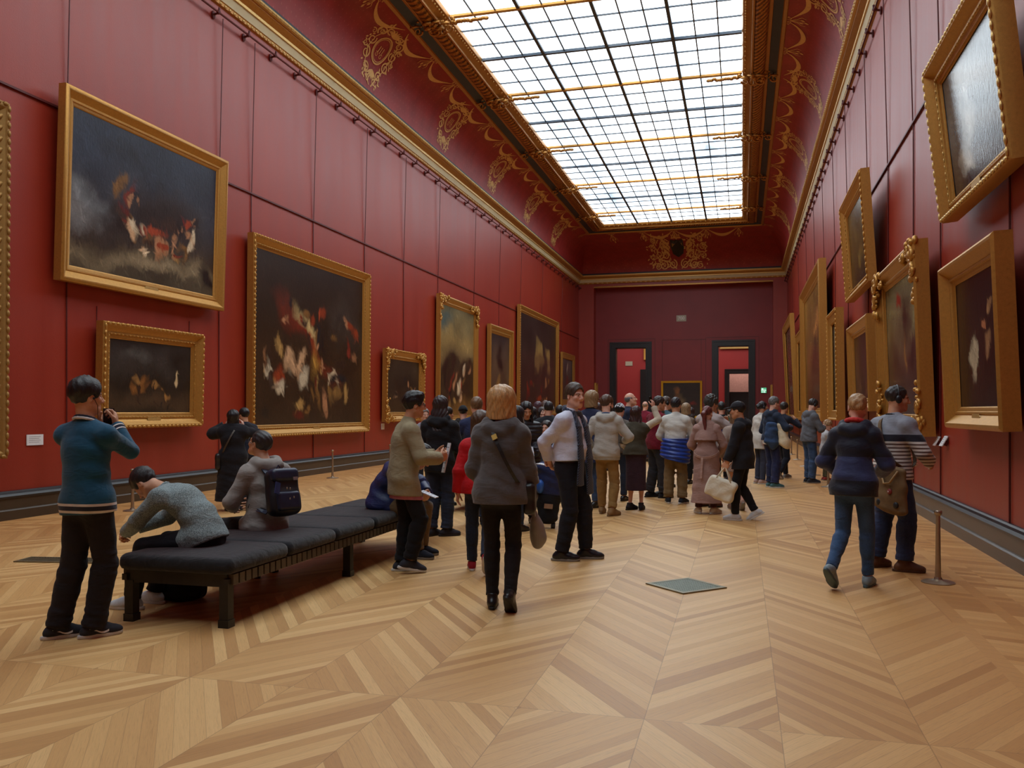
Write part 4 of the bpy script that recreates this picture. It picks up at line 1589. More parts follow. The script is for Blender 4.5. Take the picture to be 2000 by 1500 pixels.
class Field:
    def __init__(s):
        s.ops = []

    def add(s, prim, k=.02, mode='u'):
        s.ops.append((prim, k, mode))
        return s

    def bounds(s):
        lo = np.min([p[1] for p, k, m in s.ops if m == 'u'], axis=0)
        hi = np.max([p[2] for p, k, m in s.ops if m == 'u'], axis=0)
        return lo, hi

    def mesh(s, res, fold=None, post=(), lo=None, hi=None):
        l0, h0 = s.bounds()
        if lo is not None:
            l0 = np.maximum(l0, lo)
            h0 = np.minimum(h0, hi)
        l0 = l0 - 2.5 * res
        h0 = h0 + 2.5 * res
        n = np.maximum(4, np.ceil((h0 - l0) / res).astype(int) + 1)
        ax = [(l0[i] + np.arange(n[i]) * res).astype(f32) for i in range(3)]
        F = np.full(n, .25, f32)
        for (fn, lo_, hi_), k, mode in s.ops:
            pad = k + 3 * res
            sl = []
            for i in range(3):
                if lo_ is None:
                    sl.append(slice(0, n[i]))
                else:
                    a = int(np.floor((lo_[i] - pad - l0[i]) / res))
                    b = int(np.ceil((hi_[i] + pad - l0[i]) / res)) + 1
                    sl.append(slice(max(0, a), max(0, min(n[i], b))))
            if any(q.stop <= q.start for q in sl):
                continue
            X, Y, Z = ax[0][sl[0]][:, None, None], ax[1][sl[1]][None, :, None], ax[2][sl[2]][None, None, :]
            d = fn(X, Y, Z).astype(f32)
            A = F[sl[0], sl[1], sl[2]]
            if mode == 'u':
                h = np.maximum(k - np.abs(A - d), 0) / k
                A[...] = np.minimum(A, d) - h * h * (k * .25)
            elif mode == 's':
                d = -d
                h = np.maximum(k - np.abs(A - d), 0) / k
                A[...] = np.maximum(A, d) + h * h * (k * .25)
            else:
                A[...] = np.maximum(A, d)
        if fold is not None:
            X, Y, Z = ax[0][:, None, None], ax[1][None, :, None], ax[2][None, None, :]
            F += fold(X, Y, Z).astype(f32)
        for (fn, lo_, hi_), mode in post:
            X, Y, Z = ax[0][:, None, None], ax[1][None, :, None], ax[2][None, None, :]
            d = fn(X, Y, Z).astype(f32)
            F = np.maximum(F, d if mode == 'i' else -d)
        # closed at the border of the box
        F[0], F[-1] = np.maximum(F[0], .01), np.maximum(F[-1], .01)
        F[:, 0], F[:, -1] = np.maximum(F[:, 0], .01), np.maximum(F[:, -1], .01)
        F[:, :, 0], F[:, :, -1] = np.maximum(F[:, :, 0], .01), np.maximum(F[:, :, -1], .01)
        return surface_nets(F, l0, res)


_CORN = np.array([(i, j, k) for i in (0, 1) for j in (0, 1) for k in (0, 1)])
_EDG = [(a, b) for a in range(8) for b in range(a + 1, 8) if np.abs(_CORN[a] - _CORN[b]).sum() == 1]


def surface_nets(F, lo, res):
    S = F < 0
    n = F.shape
    cnt = np.zeros((n[0] - 1, n[1] - 1, n[2] - 1), np.uint8)
    for i, j, k in _CORN:
        cnt += S[i:n[0] - 1 + i, j:n[1] - 1 + j, k:n[2] - 1 + k]
    act = (cnt > 0) & (cnt < 8)
    I, J, K = np.nonzero(act)
    idx = np.full(cnt.shape, -1, np.int32)
    idx[I, J, K] = np.arange(len(I))
    V = np.stack([F[I + a, J + b, K + c] for a, b, c in _CORN], 1)
    acc = np.zeros((len(I), 3))
    num = np.zeros(len(I))
    for a, b in _EDG:
        fa, fb = V[:, a], V[:, b]
        m = (fa < 0) != (fb < 0)
        t = np.where(m, fa / np.where(m, fa - fb, 1), 0)
        p = _CORN[a][None] + t[:, None] * (_CORN[b] - _CORN[a])[None]
        acc += p * m[:, None]
        num += m
    P = (acc / np.maximum(num, 1)[:, None] + np.stack([I, J, K], 1)) * res + np.asarray(lo)
    quads = []
    for axis in range(3):
        o = [0, 0, 0]
        o[axis] = 1
        A = S[:n[0] - o[0], :n[1] - o[1], :n[2] - o[2]]
        B = S[o[0]:, o[1]:, o[2]:]
        ch = A != B
        u, v = [(1, 2), (2, 0), (0, 1)][axis]
        i, j, k = np.nonzero(ch)
        g = [i, j, k]
        ok = (g[u] > 0) & (g[v] > 0) & (g[u] < n[u] - 1) & (g[v] < n[v] - 1)
        g = [q[ok] for q in g]
        fl_ = A[g[0], g[1], g[2]]

        def cell(du, dv):
            q = [x.copy() for x in g]
            q[u] = q[u] - du
            q[v] = q[v] - dv
            return idx[q[0], q[1], q[2]]
        Q = np.stack([cell(1, 1), cell(0, 1), cell(0, 0), cell(1, 0)], 1)
        Q[~fl_] = Q[~fl_][:, ::-1]
        quads.append(Q)
    Q = np.concatenate(quads)
    Q = Q[(Q >= 0).all(1)]
    return P.astype(f32), Q


# ---- primitives: (function, lo, hi) ----
def cap(a, b, ra, rb, end=None):
    """tapered capsule; end = flat cut at b"""
    a, b = np.asarray(a, float), np.asarray(b, float)
    d = b - a
    L2 = max(1e-9, float(d @ d))
    nd = d / math.sqrt(L2)

    def fn(X, Y, Z):
        px, py, pz = X - a[0], Y - a[1], Z - a[2]
        t = np.clip((px * d[0] + py * d[1] + pz * d[2]) / L2, 0, 1)
        q = np.sqrt((px - t * d[0]) ** 2 + (py - t * d[1]) ** 2 + (pz - t * d[2]) ** 2) - (ra + (rb - ra) * t)
        if end is not None:
            q = np.maximum(q, (X - b[0]) * nd[0] + (Y - b[1]) * nd[1] + (Z - b[2]) * nd[2] - end)
        return q
    r = max(ra, rb)
    return fn, np.minimum(a, b) - r, np.maximum(a, b) + r


def ecap(a, b, wa, da, wb, db, side, flat=False):
    """capsule with an elliptic section: half widths along side, half depths across it"""
    a, b = np.asarray(a, float), np.asarray(b, float)
    d = b - a
    L = np.linalg.norm(d) + 1e-9
    n = d / L
    s_ = vn(np.asarray(side, float) - n * (np.asarray(side, float) @ n))
    t_ = np.cross(n, s_)

    def fn(X, Y, Z):
        px, py, pz = X - a[0], Y - a[1], Z - a[2]
        h = px * n[0] + py * n[1] + pz * n[2]
        t = np.clip(h / L, 0, 1)
        e = h - t * L
        w = wa + (wb - wa) * t
        dd = da + (db - da) * t
        x = (px * s_[0] + py * s_[1] + pz * s_[2]) / w
        y = (px * t_[0] + py * t_[1] + pz * t_[2]) / dd
        m = np.minimum(w, dd)
        return (np.sqrt(x * x + y * y + (e / m) ** 2 + 1e-8) - 1) * m
    r = max(wa, da, wb, db)
    return fn, np.minimum(a, b) - r, np.maximum(a, b) + r


def ell(c, r, R=None):
    """ellipsoid with axes given by the columns of R"""
    c, r = np.asarray(c, float), np.asarray(r, float)
    R = np.eye(3) if R is None else np.asarray(R, float)
    m = float(r.min())

    def fn(X, Y, Z):
        px, py, pz = X - c[0], Y - c[1], Z - c[2]
        q = 0
        for i in range(3):
            v = (px * R[0, i] + py * R[1, i] + pz * R[2, i]) / r[i]
            q = q + v * v
        q = np.sqrt(q + 1e-8)
        return (q - 1) * m
    ext = np.abs(R) @ r
    return fn, c - ext, c + ext


def rbox(c, h, R=None, rad=.01):
    c, h = np.asarray(c, float), np.asarray(h, float)
    R = np.eye(3) if R is None else np.asarray(R, float)

    def fn(X, Y, Z):
        px, py, pz = X - c[0], Y - c[1], Z - c[2]
        q = [np.abs(px * R[0, i] + py * R[1, i] + pz * R[2, i]) - (h[i] - rad) for i in range(3)]
        o = np.sqrt(np.maximum(q[0], 0) ** 2 + np.maximum(q[1], 0) ** 2 + np.maximum(q[2], 0) ** 2)
        return o + np.minimum(np.maximum(np.maximum(q[0], q[1]), q[2]), 0) - rad
    ext = np.abs(R) @ h
    return fn, c - ext, c + ext


def plane(p, n):
    p, n = np.asarray(p, float), vn(n)
    return (lambda X, Y, Z: (X - p[0]) * n[0] + (Y - p[1]) * n[1] + (Z - p[2]) * n[2]), None, None


def folds(seed, amp, fx=9, fy=9, fz=14, warp=1.6):
    """soft irregular creases"""
    r = np.random.default_rng(seed)
    ph = r.uniform(0, 6.28, 12)
    sk = r.uniform(-.5, .5, 6)

    def fn(X, Y, Z):
        wx = warp * np.sin(3.1 * Z + 4 * X + ph[0]) + .8 * np.sin(7 * Y - 5 * Z + ph[1])
        a = np.sin(fz * Z * 2 + fx * sk[0] * X * 2 + fy * sk[1] * Y + wx + ph[2])
        b = np.sin(fx * 2 * X + fz * sk[2] * Z + 1.3 * wx + ph[3]) * np.sin(fy * 2 * Y + fz * .6 * Z + ph[4])
        c = np.sin(fz * 3.7 * Z + fx * 1.7 * X + fy * 1.9 * Y + 2 * wx + ph[5])
        r1 = 1 - 2 * np.abs(np.sin(fz * .9 * Z + fx * .7 * sk[3] * X + 1.5 * wx + ph[6]))
        r2 = 1 - 2 * np.abs(np.sin(fx * .8 * X + fy * .6 * Y + fz * .55 * Z + wx + ph[7]))
        return amp * (.30 * a + .25 * b + .22 * c + .42 * r1 * (.5 + .5 * b) + .34 * r2 * (.5 + .5 * a))
    return fn


# ---- skeleton ----
def rotz(a):
    c, s = math.cos(a), math.sin(a)
    return np.array([[c, -s, 0], [s, c, 0], [0, 0, 1.0]])


def rotx(a):
    c, s = math.cos(a), math.sin(a)
    return np.array([[1.0, 0, 0], [0, c, -s], [0, s, c]])


def roty(a):
    c, s = math.cos(a), math.sin(a)
    return np.array([[c, 0, s], [0, 1.0, 0], [-s, 0, c]])


def ik(a, t, l1, l2, hint):
    a, t = np.asarray(a, float), np.asarray(t, float)
    d = t - a
    D = np.linalg.norm(d)
    n = d / (D + 1e-9)
    D = min(D, (l1 + l2) * .999)
    x = (D * D + l1 * l1 - l2 * l2) / (2 * D)
    y = math.sqrt(max(0, l1 * l1 - x * x))
    h = np.asarray(hint, float)
    h = vn(h - n * (h @ n))
    return a + n * x + h * y, a + n * D


class Skel:
    """joints in metres, the figure facing +y with its right hand at +x"""

    def __init__(s, height=1.75, build=1.0, sex='m', pel=None, lean=(2, 4), side=0, twist=0, head=(0, 0, 0), lf=(-.10, .0, 0, 8, 0), rf=(.10, .0, 0, -8, 0),
                 lh=None, rh=None, le=None, re=None, lk=None, rk=None, lhand=None, rhand=None, neck=12, headscale=1.0, shoulders=None):
        s.k = height / 1.778
        s.sex, s.build, s.hs = sex, build, headscale
        pel = list(pel or (0, 0, None))
        if pel[2] is None:
            zz = []
            for sg, f in ((-1, lf), (1, rf)):
                if len(f) < 3 or f[2] < .01:
                    hz = math.hypot(f[0] - sg * .088 - pel[0], f[1] - pel[1])
                    zz.append(.12 + math.sqrt(max(.3, (.867 * .994) ** 2 - hz * hz)))
            pel[2] = min(zz) if zz else .96
        pel = np.array(pel, float)
        b0, b1 = math.radians(lean[0]), math.radians(lean[1])
        sd = math.sin(math.radians(side))
        dr = lambda b: vn((sd, math.sin(b), math.cos(b)))
        s.up0 = dr(b0)
        s.pel = pel
        s.waist = pel + .140 * s.up0
        s.chest = s.waist + .182 * dr((b0 + b1) / 2)
        s.neck = s.chest + .192 * dr(b1)
        s.up1 = dr(b1)
        tw = rotz(math.radians(twist))
        s.rx = tw @ np.array([1.0, 0, 0])
        s.fw = vn(np.cross(s.up1, s.rx))
        s.rx0 = np.array([1.0, 0, 0])
        sw = shoulders or (.168 if sex == 'm' else .146)
        s.ls = s.neck - .096 * s.up1 - sw * s.rx
        s.rs = s.neck - .096 * s.up1 + sw * s.rx
        nb = b1 + math.radians(neck)
        nd = vn(np.array([sd, 0, 0]) + np.array([0, math.sin(nb), math.cos(nb)]))
        s.hd = s.neck + (.176 * headscale ** .5) * nd
        yaw, pitch, roll = [math.radians(q) for q in head]
        s.HR = rotz(-yaw) @ rotx(-pitch) @ roty(roll)      # yaw + turns to the figure's right, pitch + looks down
        hipw = .080 if sex == 'm' else .084
        s.lhip = pel + np.array([-hipw, 0, -.035])
        s.rhip = pel + np.array([hipw, 0, -.035])
        s.feet = []
        for f, hip, hint in ((lf, s.lhip, lk), (rf, s.rhip, rk)):
            f = list(f) + [0] * (5 - len(f))
            yw, pt = math.radians(f[3]), math.radians(f[4])
            fd = np.array([-math.sin(yw) * math.cos(pt), math.cos(yw) * math.cos(pt), -math.sin(pt)])
            ank = np.array([f[0], f[1], f[2] + .085])
            h = np.array(hint, float) if hint is not None else np.array([-math.sin(yw) * .5, 1.0, .0])
            kn, an = ik(hip, ank, .442, .425, h)
            s.feet.append((hip, kn, an, fd))
        s.arms = []
        for sg, sh, t, e, hnd in ((-1, s.ls, lh, le, lhand), (1, s.rs, rh, re, rhand)):
            if t is None:
                t = sh + np.array([sg * .05, .05, -.53])
            if e is None:
                e = (sg * .5, -1, -.2)
            el, wr = ik(sh, t, .285, .25, e)
            fo = vn(wr - el)
            hnd = hnd or {}
            f = vn(hnd.get('f', fo))
            n = np.array(hnd.get('n', (-sg, 0, 0)), float)
            n = vn(n - f * (n @ f))
            s.arms.append(dict(sg=sg, sh=sh, el=el, wr=wr, f=f, n=n, curl=hnd.get('c', .35), spread=hnd.get('s', .06), thumb=hnd.get('t', .6), k=hnd.get('k', 1.0)))
        # everything to real size
        for q in ('pel', 'waist', 'chest', 'neck', 'ls', 'rs', 'hd', 'lhip', 'rhip'):
            setattr(s, q, getattr(s, q) * s.k)
        s.feet = [tuple(v * s.k for v in f[:3]) + (f[3],) for f in s.feet]
        for a in s.arms:
            for q in ('sh', 'el', 'wr'):
                a[q] = a[q] * s.k

    def hp(s, x, y, z):
        """point in head coordinates (eyes at z 0, face towards +y) to figure coordinates"""
        return s.hd + s.HR @ (np.array([x, y, z]) * s.k * s.hs)


def head_ops(F, J, beard=False):
    k = J.k * J.hs
    R = J.HR
    H = J.hp
    E = lambda c, r, kk, mode='u', RR=None: F.add(ell(H(*c), np.array(r) * k, R if RR is None else R @ RR), kk * k, mode)
    fem = J.sex != 'm'
    E((0, -.014, .036), (.074, .096, .086), .01)
    E((0, .020, -.030), (.060 if not fem else .057, .070, .086), .03)
    E((0, .056, -.096), (.026 if not fem else .021, .026, .022), .03)
    for sg in (-1, 1):
        F.add(cap(H(sg * .054, -.004, -.058), H(sg * .018, .060, -.100), .022 * k, .017 * k), .03 * k)
        E((sg * .040, .062, -.026), (.024, .022, .022), .02)
        F.add(cap(H(sg * .012, .086, .020), H(sg * .046, .068, .020), .010 * k, .009 * k), .012 * k)
        E((sg * .031, .094, .000), (.017, .013, .0115), .012, 's')
        E((sg * .031, .0745, .000), (.0135, .0135, .0125), .003)
        F.add(cap(H(sg * .019, .0865, .0075), H(sg * .043, .079, .0065), .0045 * k, .004 * k), .004 * k)
        F.add(cap(H(sg * .020, .0855, -.0085), H(sg * .042, .079, -.008), .0035 * k, .003 * k), .004 * k)
        E((sg * .012, .098, -.037), (.0095, .012, .008), .008)
        # ears
        RR = rotz(sg * -.35)
        E((sg * .079, -.010, -.006), (.009, .021, .033), .006, 'u', RR)
        E((sg * .087, -.004, -.004), (.007, .011, .019), .005, 's', RR)
    F.add(cap(H(0, .086, .012), H(0, .109, -.030), .0085 * k, .0135 * k), .012 * k)
    F.add(cap(H(-.018, .083, -.0645), H(.018, .083, -.0645), .0065 * k, .0065 * k), .008 * k)
    F.add(cap(H(-.014, .081, -.076), H(.014, .081, -.076), .0085 * k, .0085 * k), .008 * k)
    F.add(cap(H(-.022, .0945, -.0700), H(.022, .0945, -.0700), .0020 * k, .0020 * k), .004 * k, 's')
    E((0, .094, -.052), (.006, .006, .008), .006, 's')
    nr = (.056 if not fem else .047) * J.k * (.6 + .4 * J.hs)
    F.add(cap(H(0, -.020, -.045), J.neck + .005 * J.k * J.up1, nr * .98, nr * 1.05), .03 * k)


def hand_ops(F, J, A):
    """palm, four jointed fingers and a thumb that leaves the side of the palm"""
    k = J.k * A['k'] * (1.0 if J.sex == 'm' else .92)
    f, n = A['f'], A['n']
    sg = A['sg']
    s_ = np.cross(f, n) * sg          # towards the thumb side
    w = A['wr']
    # forearm end
    F.add(cap(A['el'] + (w - A['el']) * .55, w, .036 * k, .026 * k), .02 * k)
    R = np.stack([f, s_, n], 1)
    F.add(ell(w + f * .048 * k, np.array((.056, .043, .0165)) * k, R), .022 * k)
    F.add(ell(w + f * .070 * k, np.array((.034, .043, .0145)) * k, R), .015 * k)
    F.add(ell(w + f * .035 * k + s_ * .026 * k + n * .007 * k, np.array((.034, .019, .017)) * k, R), .015 * k)
    for i, (off, L) in enumerate(((.0315, .072), (.0105, .081), (-.0105, .075), (-.0315, .059))):
        p = w + f * (.090 - .004 * abs(i - 1)) * k + s_ * off * k
        d = vn(f + s_ * A['spread'] * (1.5 - i) * 1.0)
        c = A['curl'] * (1 + .12 * i)
        r = .0092 if i < 3 else .0080
        ang = c * .7
        F.add(cap(p - d * .03 * k, p, r * 1.06 * k, r * 1.06 * k), .008 * k)
        for j, seg in enumerate((.45, .32, .23)):
            dd = d * math.cos(ang) + n * math.sin(ang)
            q = p + dd * L * seg * k
            F.add(cap(p, q, r * (1 - .07 * j) * k, r * (.93 - .07 * j) * k), .003 * k)
            p = q
            ang += c * (1.0 if j == 0 else .7)
    th = A['thumb']
    p0 = w + f * .022 * k + s_ * .030 * k + n * .006 * k
    d1 = vn(f * .75 + s_ * th + n * .35)
    p1 = p0 + d1 * .042 * k
    d2 = vn(f * .9 + s_ * th * .45 + n * (.35 + .3 * A['curl']))
    p2 = p1 + d2 * .034 * k
    p3 = p2 + vn(d2 + f * .1 + n * .15 * A['curl'] - s_ * .15) * .028 * k
    F.add(cap(p0, p1, .0145 * k, .0115 * k), .012 * k)
    F.add(cap(p1, p2, .0112 * k, .0105 * k), .003 * k)
    F.add(cap(p2, p3, .0105 * k, .0085 * k), .003 * k)


def torso_ops(F, J, e=0., belly=0., arms=True, slim=1.0):
    k = J.k
    b = J.build
    fem = J.sex != 'm'
    cw, cd = (.150, .108) if not fem else (.128, .100)
    ww, wd = (.138, .105) if not fem else (.112, .090)
    hw, hd = (.138, .108) if not fem else (.148, .113)
    g = lambda v: (v * b + e) * k
    up1 = J.neck - .10 * k * J.up1
    F.add(ecap(J.pel - J.up0 * .05 * k, J.pel + .04 * J.up0 * k, g(hw), g(hd), g(hw * .97), g(hd * .97), J.rx0), .04 * k)
    F.add(ecap(J.pel + .05 * J.up0 * k, J.waist, g(hw * .95), g(hd * .97), g(ww), g(wd + belly), J.rx0), .04 * k)
    F.add(ecap(J.waist, J.chest, g(ww), g(wd + belly), g(cw), g(cd), J.rx), .04 * k)
    F.add(ecap(J.chest, up1, g(cw), g(cd), g(cw * .92), g(cd * .80), J.rx), .04 * k)
    if fem:
        for sg in (-1, 1):
            F.add(ell(J.chest + (.02 * J.up1 + .085 * J.fw * b + sg * .065 * J.rx) * k, np.array((.06, .05, .06)) * k * (1 + e)), .06 * k)
    for sh in (J.ls, J.rs):
        F.add(cap(J.neck - .012 * J.up1 * k, sh + .012 * J.up1 * k, (.046 + e * .6) * k, (.044 * b + e) * k), .035 * k)
    F.add(cap(J.ls, J.rs, (.050 * b + e) * k, (.050 * b + e) * k), .04 * k)


def arm_ops(F, J, e=0., cut=0.0, r=(.050, .041, .032), short=None, which=(0, 1), kb=.03, wid=(1, 1, 1)):
    k = J.k
    b = J.build ** .7
    for i in which:
        A = J.arms[i]
        ra, rb_, rc = [(q * b * w_ + e) * k for q, w_ in zip(r, wid)]
        if short == 'elbow':
            q = A['sh'] + (A['el'] - A['sh']) * .95
            F.add(cap(A['sh'], q, ra, rb_ * 1.05, 0), kb * k)
            continue
        F.add(cap(A['sh'], A['el'], ra, rb_), kb * k)
        d = vn(A['wr'] - A['el'])
        L = np.linalg.norm(A['wr'] - A['el'])
        if short == 'three':
            F.add(cap(A['el'], A['el'] + d * L * .5, rb_, rb_ * .95, 0), .012 * k)
        else:
            F.add(cap(A['el'], A['wr'] + d * cut * k, rb_, rc, 0), .012 * k)


def leg_ops(F, J, e=0., r=(.082, .058, .044), cut=.0, ankle=True, kb=.04):
    k = J.k
    b = J.build ** .7
    for hip, kn, an, fd in J.feet:
        F.add(cap(hip, kn, (r[0] * .94 * b + e) * k, (r[1] * b + e) * k), kb * k)
        d = vn(an - kn)
        if cut is None:
            F.add(cap(kn, an, (r[1] * b + e) * k, (r[2] * b + e) * k), .012 * k)
        else:
            F.add(cap(kn, an + d * cut * k, (r[1] * b + e) * k, (r[2] * b + e) * k, 0), .012 * k)
        F.add(cap(kn + (an - kn) * .18 - J.fw * .012 * k, kn + (an - kn) * .45 - J.fw * .010 * k, (r[1] * .92 * b + e) * k, (r[1] * .78 * b + e) * k), .03 * k)


def foot_ops(F, J, e=0.):
    k = J.k
    for hip, kn, an, fd in J.feet:
        sd = vn(np.cross(fd, (0, 0, 1)))
        up = np.cross(sd, fd)
        R = np.stack([sd, fd, up], 1)
        F.add(cap(an, an - up * .03 * k, .036 * k, .036 * k), .02 * k)
        F.add(ell(an - up * .045 * k + fd * .06 * k, np.array((.038, .115, .034)) * k, R), .02 * k)


SKIN = dict(light=(214, 162, 138), fair=(226, 176, 152), tan=(196, 142, 108), asian=(206, 152, 118), brown=(150, 98, 70))


def body_mesh(name, J, skin, q, brow=(50, 36, 28), hands=True):
    """one body: skin from head to feet; finer where head and hands show"""
    col = lin(SKIN[skin])
    rh, rd, rb = {1: (.0042, .0031, .013), 2: (.0060, .0042, .017), 3: (.0085, .0062, .024)}[q]
    vs, fs, cs = [], [], []
    n = 0

    def put(P, Q, c=None):
        nonlocal n
        vs.append(P)
        fs.append(Q + n)
        cs.append(np.repeat(col[None], len(P), 0) if c is None else c)
        n += len(P)
    # head and neck
    F = Field()
    head_ops(F, J)
    P, Q = F.mesh(rh, post=[(plane(J.neck - .01 * J.k * J.up1, -J.up1), 'i')])
    L = (P - J.hd) @ J.HR / (J.k * J.hs)
    c = np.repeat(col[None], len(P), 0)

    def blend(mask, rgb):
        m = np.clip(mask, 0, 1)[:, None]
        c[:] = c * (1 - m) + lin(rgb) * m
    ax = np.abs(L[:, 0])
    front = L[:, 1] > .05
    lips = (1.1 - np.sqrt((L[:, 0] / .021) ** 2 + ((L[:, 2] + .0695) / .0095) ** 2)) * 3
    blend(np.where(front, lips, 0) * .7, (178, 92, 86) if J.sex != 'm' else (182, 112, 98))
    d = np.sqrt(((ax - .031) / .0115) ** 2 + (L[:, 2] / .0042) ** 2)
    blend(np.where(front, (1.2 - d) * 4, 0) * .8, (196, 184, 176))
    d = np.sqrt((ax - .031) ** 2 + L[:, 2] ** 2)
    blend(np.where(front, (.0058 - d) / .0015, 0), (36, 26, 22))
    d = np.sqrt(((ax - .032) / .0145) ** 2 + ((L[:, 2] - .0062) / .0022) ** 2)
    blend(np.where(front, (1.3 - d) * 2, 0) * .7, (60, 40, 34))
    d = np.abs(L[:, 2] - (.0205 - .20 * np.abs(ax - .034))) / .0045
    blend(np.where(front & (ax > .014) & (ax < .052), (1.3 - d) * 2, 0) * (.85 if J.sex == 'm' else .5), brow)
    blush = np.exp(-((ax - .042) / .022) ** 2 - ((L[:, 2] + .032) / .02) ** 2) + np.exp(-(L[:, 0] / .014) ** 2 - ((L[:, 2] + .033) / .016) ** 2)
    blend(np.where(front, blush * .12, 0), (200, 110, 96))
    put(P, Q, c)
    # trunk and legs, continuous up into the neck
    F = Field()
    torso_ops(F, J, -.006)
    arm_ops(F, J, -.005)
    leg_ops(F, J, -.006, (.078, .054, .036), None)
    foot_ops(F, J)
    F.add(cap(J.neck, J.hp(0, -.02, -.06), .050 * J.k, .048 * J.k), .04 * J.k)
    put(*F.mesh(rb))
    if hands:
        for A in J.arms:
            F = Field()
            hand_ops(F, J, A)
            d = vn(A['wr'] - A['el'])
            put(*F.mesh(rd, post=[(plane(A['wr'] - d * .09 * J.k, -d), 'i')]))
    o = mesh_obj(name, np.concatenate(vs), np.concatenate(fs), skin_mat(), smooth=True, cols=np.concatenate(cs))
    return o


# ---- hair ----
def hair_field(J, style, seed=0):
    k = J.k * J.hs
    R = J.HR
    H = J.hp
    F = Field()
    E = lambda c, r, kk=.02, mode='u': F.add(ell(H(*c), np.array(r) * k, R), kk * k, mode)
    face = lambda z=-.040, y=.086, r=(.080, .075, .100): E((0, y, z), r, .010, 's')
    rs_ = np.random.default_rng(seed)
    amp, fr = .004, 60
    ears = True
    if style in ('short', 'spiky', 'crop', 'grey_short', 'curly', 'side'):
        t = {'crop': .008, 'short': .016, 'spiky': .022, 'grey_short': .017, 'curly': .030, 'side': .022}[style]
        E((0, -.014, .040), (.076 + t * .8, .098 + t * .8, .086 + t), .02)
        if style == 'side':
            E((.02, .045, .105), (.055, .045, .028), .03)
        if style == 'spiky':
            for i in range(46):
                a, b = rs_.uniform(0, 6.28), rs_.uniform(.1, 1.0)
                p = np.array((.060 * math.cos(a) * b, -.012 + .080 * math.sin(a) * b, .118 - .05 * b * b))
                q = p * np.array((1.2, 1.2, 1.16)) + np.array((0, .008, .014 * rs_.random()))
                F.add(cap(H(*p), H(*q), .012 * k, .004 * k), .012 * k)
        if style == 'curly':
            for i in range(60):
                a, b = rs_.uniform(0, 6.28), rs_.uniform(.0, 1.25)
                p = np.array((.086 * math.cos(a) * math.sin(b), -.014 + .106 * math.sin(a) * math.sin(b), .046 + .104 * math.cos(b)))
                F.add(ell(H(*p), np.array((.020, .020, .018)) * k * rs_.uniform(.7, 1.2)), .012 * k)
        face(-.034, .090, (.078, .075, .106))
        # nape and temples
        F.add(plane(H(0, -.02, -.062), R @ np.array((0, .35, -1.0))), .012 * k, 's') if False else None
        post = [(plane(H(0, -.05, -.060 if style != 'crop' else -.05), R @ np.array((0, .55, -1.0))), 'i')]
        for sg in (-1, 1):
            F.add(ell(H(sg * .086, .012, -.032), np.array((.030, .030, .046)) * k, R), .012 * k, 's')
        amp = .005 if style == 'curly' else .0028
        return F, post, amp
    if style == 'bald':
        E((0, -.022, .018), (.083, .098, .075), .02)
        E((0, .022, .085), (.085, .105, .075), .02, 's')
        face(-.042, .075, (.090, .085, .110))
        for sg in (-1, 1):
            F.add(ell(H(sg * .086, .012, -.032), np.array((.030, .030, .046)) * k, R), .012 * k, 's')
        return F, [(plane(H(0, -.05, -.058), R @ np.array((0, .55, -1.0))), 'i')], .002
    if style in ('bob', 'bigbob'):
        g = 1.0 if style == 'bob' else 1.17
        E((0, -.014, .044), (.094 * g, .112 * g, .098 * (g * .6 + .4)), .03)
        F.add(ecap(H(0, -.020, .03), H(0, -.024, -.105), .098 * g * k, .108 * g * k, .108 * g * k, .104 * g * k, R @ np.array((1, 0, 0))), .04 * k)
        face(-.06, .096, (.072, .085, .120))
        return F, [(plane(H(0, 0, -.118), R @ np.array((0, .12, -1.0))), 'i')], .0035
    if style in ('long', 'longface'):
        E((0, -.014, .042), (.090, .108, .094), .03)
        F.add(ecap(H(0, -.030, .02), H(0, -.066, -.10), .092 * k, .086 * k, .098 * k, .052 * k, R @ np.array((1, 0, 0))), .04 * k)
        b = J.hd + np.array([0, -.085, -.26]) * J.k
        b = J.neck + (-.105 * J.fw - .16 * J.up1) * J.k
        F.add(ecap(H(0, -.066, -.10), b, .100 * k, .050 * k, .075 * k, .030 * k, R @ np.array((1, 0, 0))), .04 * k)
        if style == 'longface':
            for sg in (-1, 1):
                F.add(cap(H(sg * .072, .015, .02), J.neck + (sg * .085 * J.rx + .075 * J.fw - .12 * J.up1) * J.k, .024 * k, .018 * k), .03 * k)
        face(-.055, .094, (.066, .080, .118))
        return F, [], .004
    if style in ('pony', 'bun'):
        E((0, -.014, .040), (.084, .104, .092), .02)
        if style == 'pony':
            F.add(ecap(H(0, -.105, .035), H(0, -.150, -.02), .026 * k, .026 * k, .042 * k, .036 * k, R @ np.array((1, 0, 0))), .02 * k)
            F.add(ecap(H(0, -.150, -.02), J.neck + (-.105 * J.fw - .13 * J.up1) * J.k, .042 * k, .036 * k, .020 * k, .018 * k, R @ np.array((1, 0, 0))), .03 * k)
        else:
            for i in range(9):
                a = 6.28 * i / 9
                F.add(ell(H(.028 * math.cos(a), -.118 + .006 * math.sin(2 * a), .02 + .028 * math.sin(a)), np.array((.026, .024, .026)) * k), .012 * k)
        face(-.048, .092, (.072, .078, .110))
        for sg in (-1, 1):
            F.add(ell(H(sg * .086, .006, -.034), np.array((.030, .026, .042)) * k, R), .012 * k, 's')
        return F, [(plane(H(0, -.05, -.066), R @ np.array((0, .75, -1.0))), 'i')] if style == 'bun' else [], .003
    raise ValueError(style)


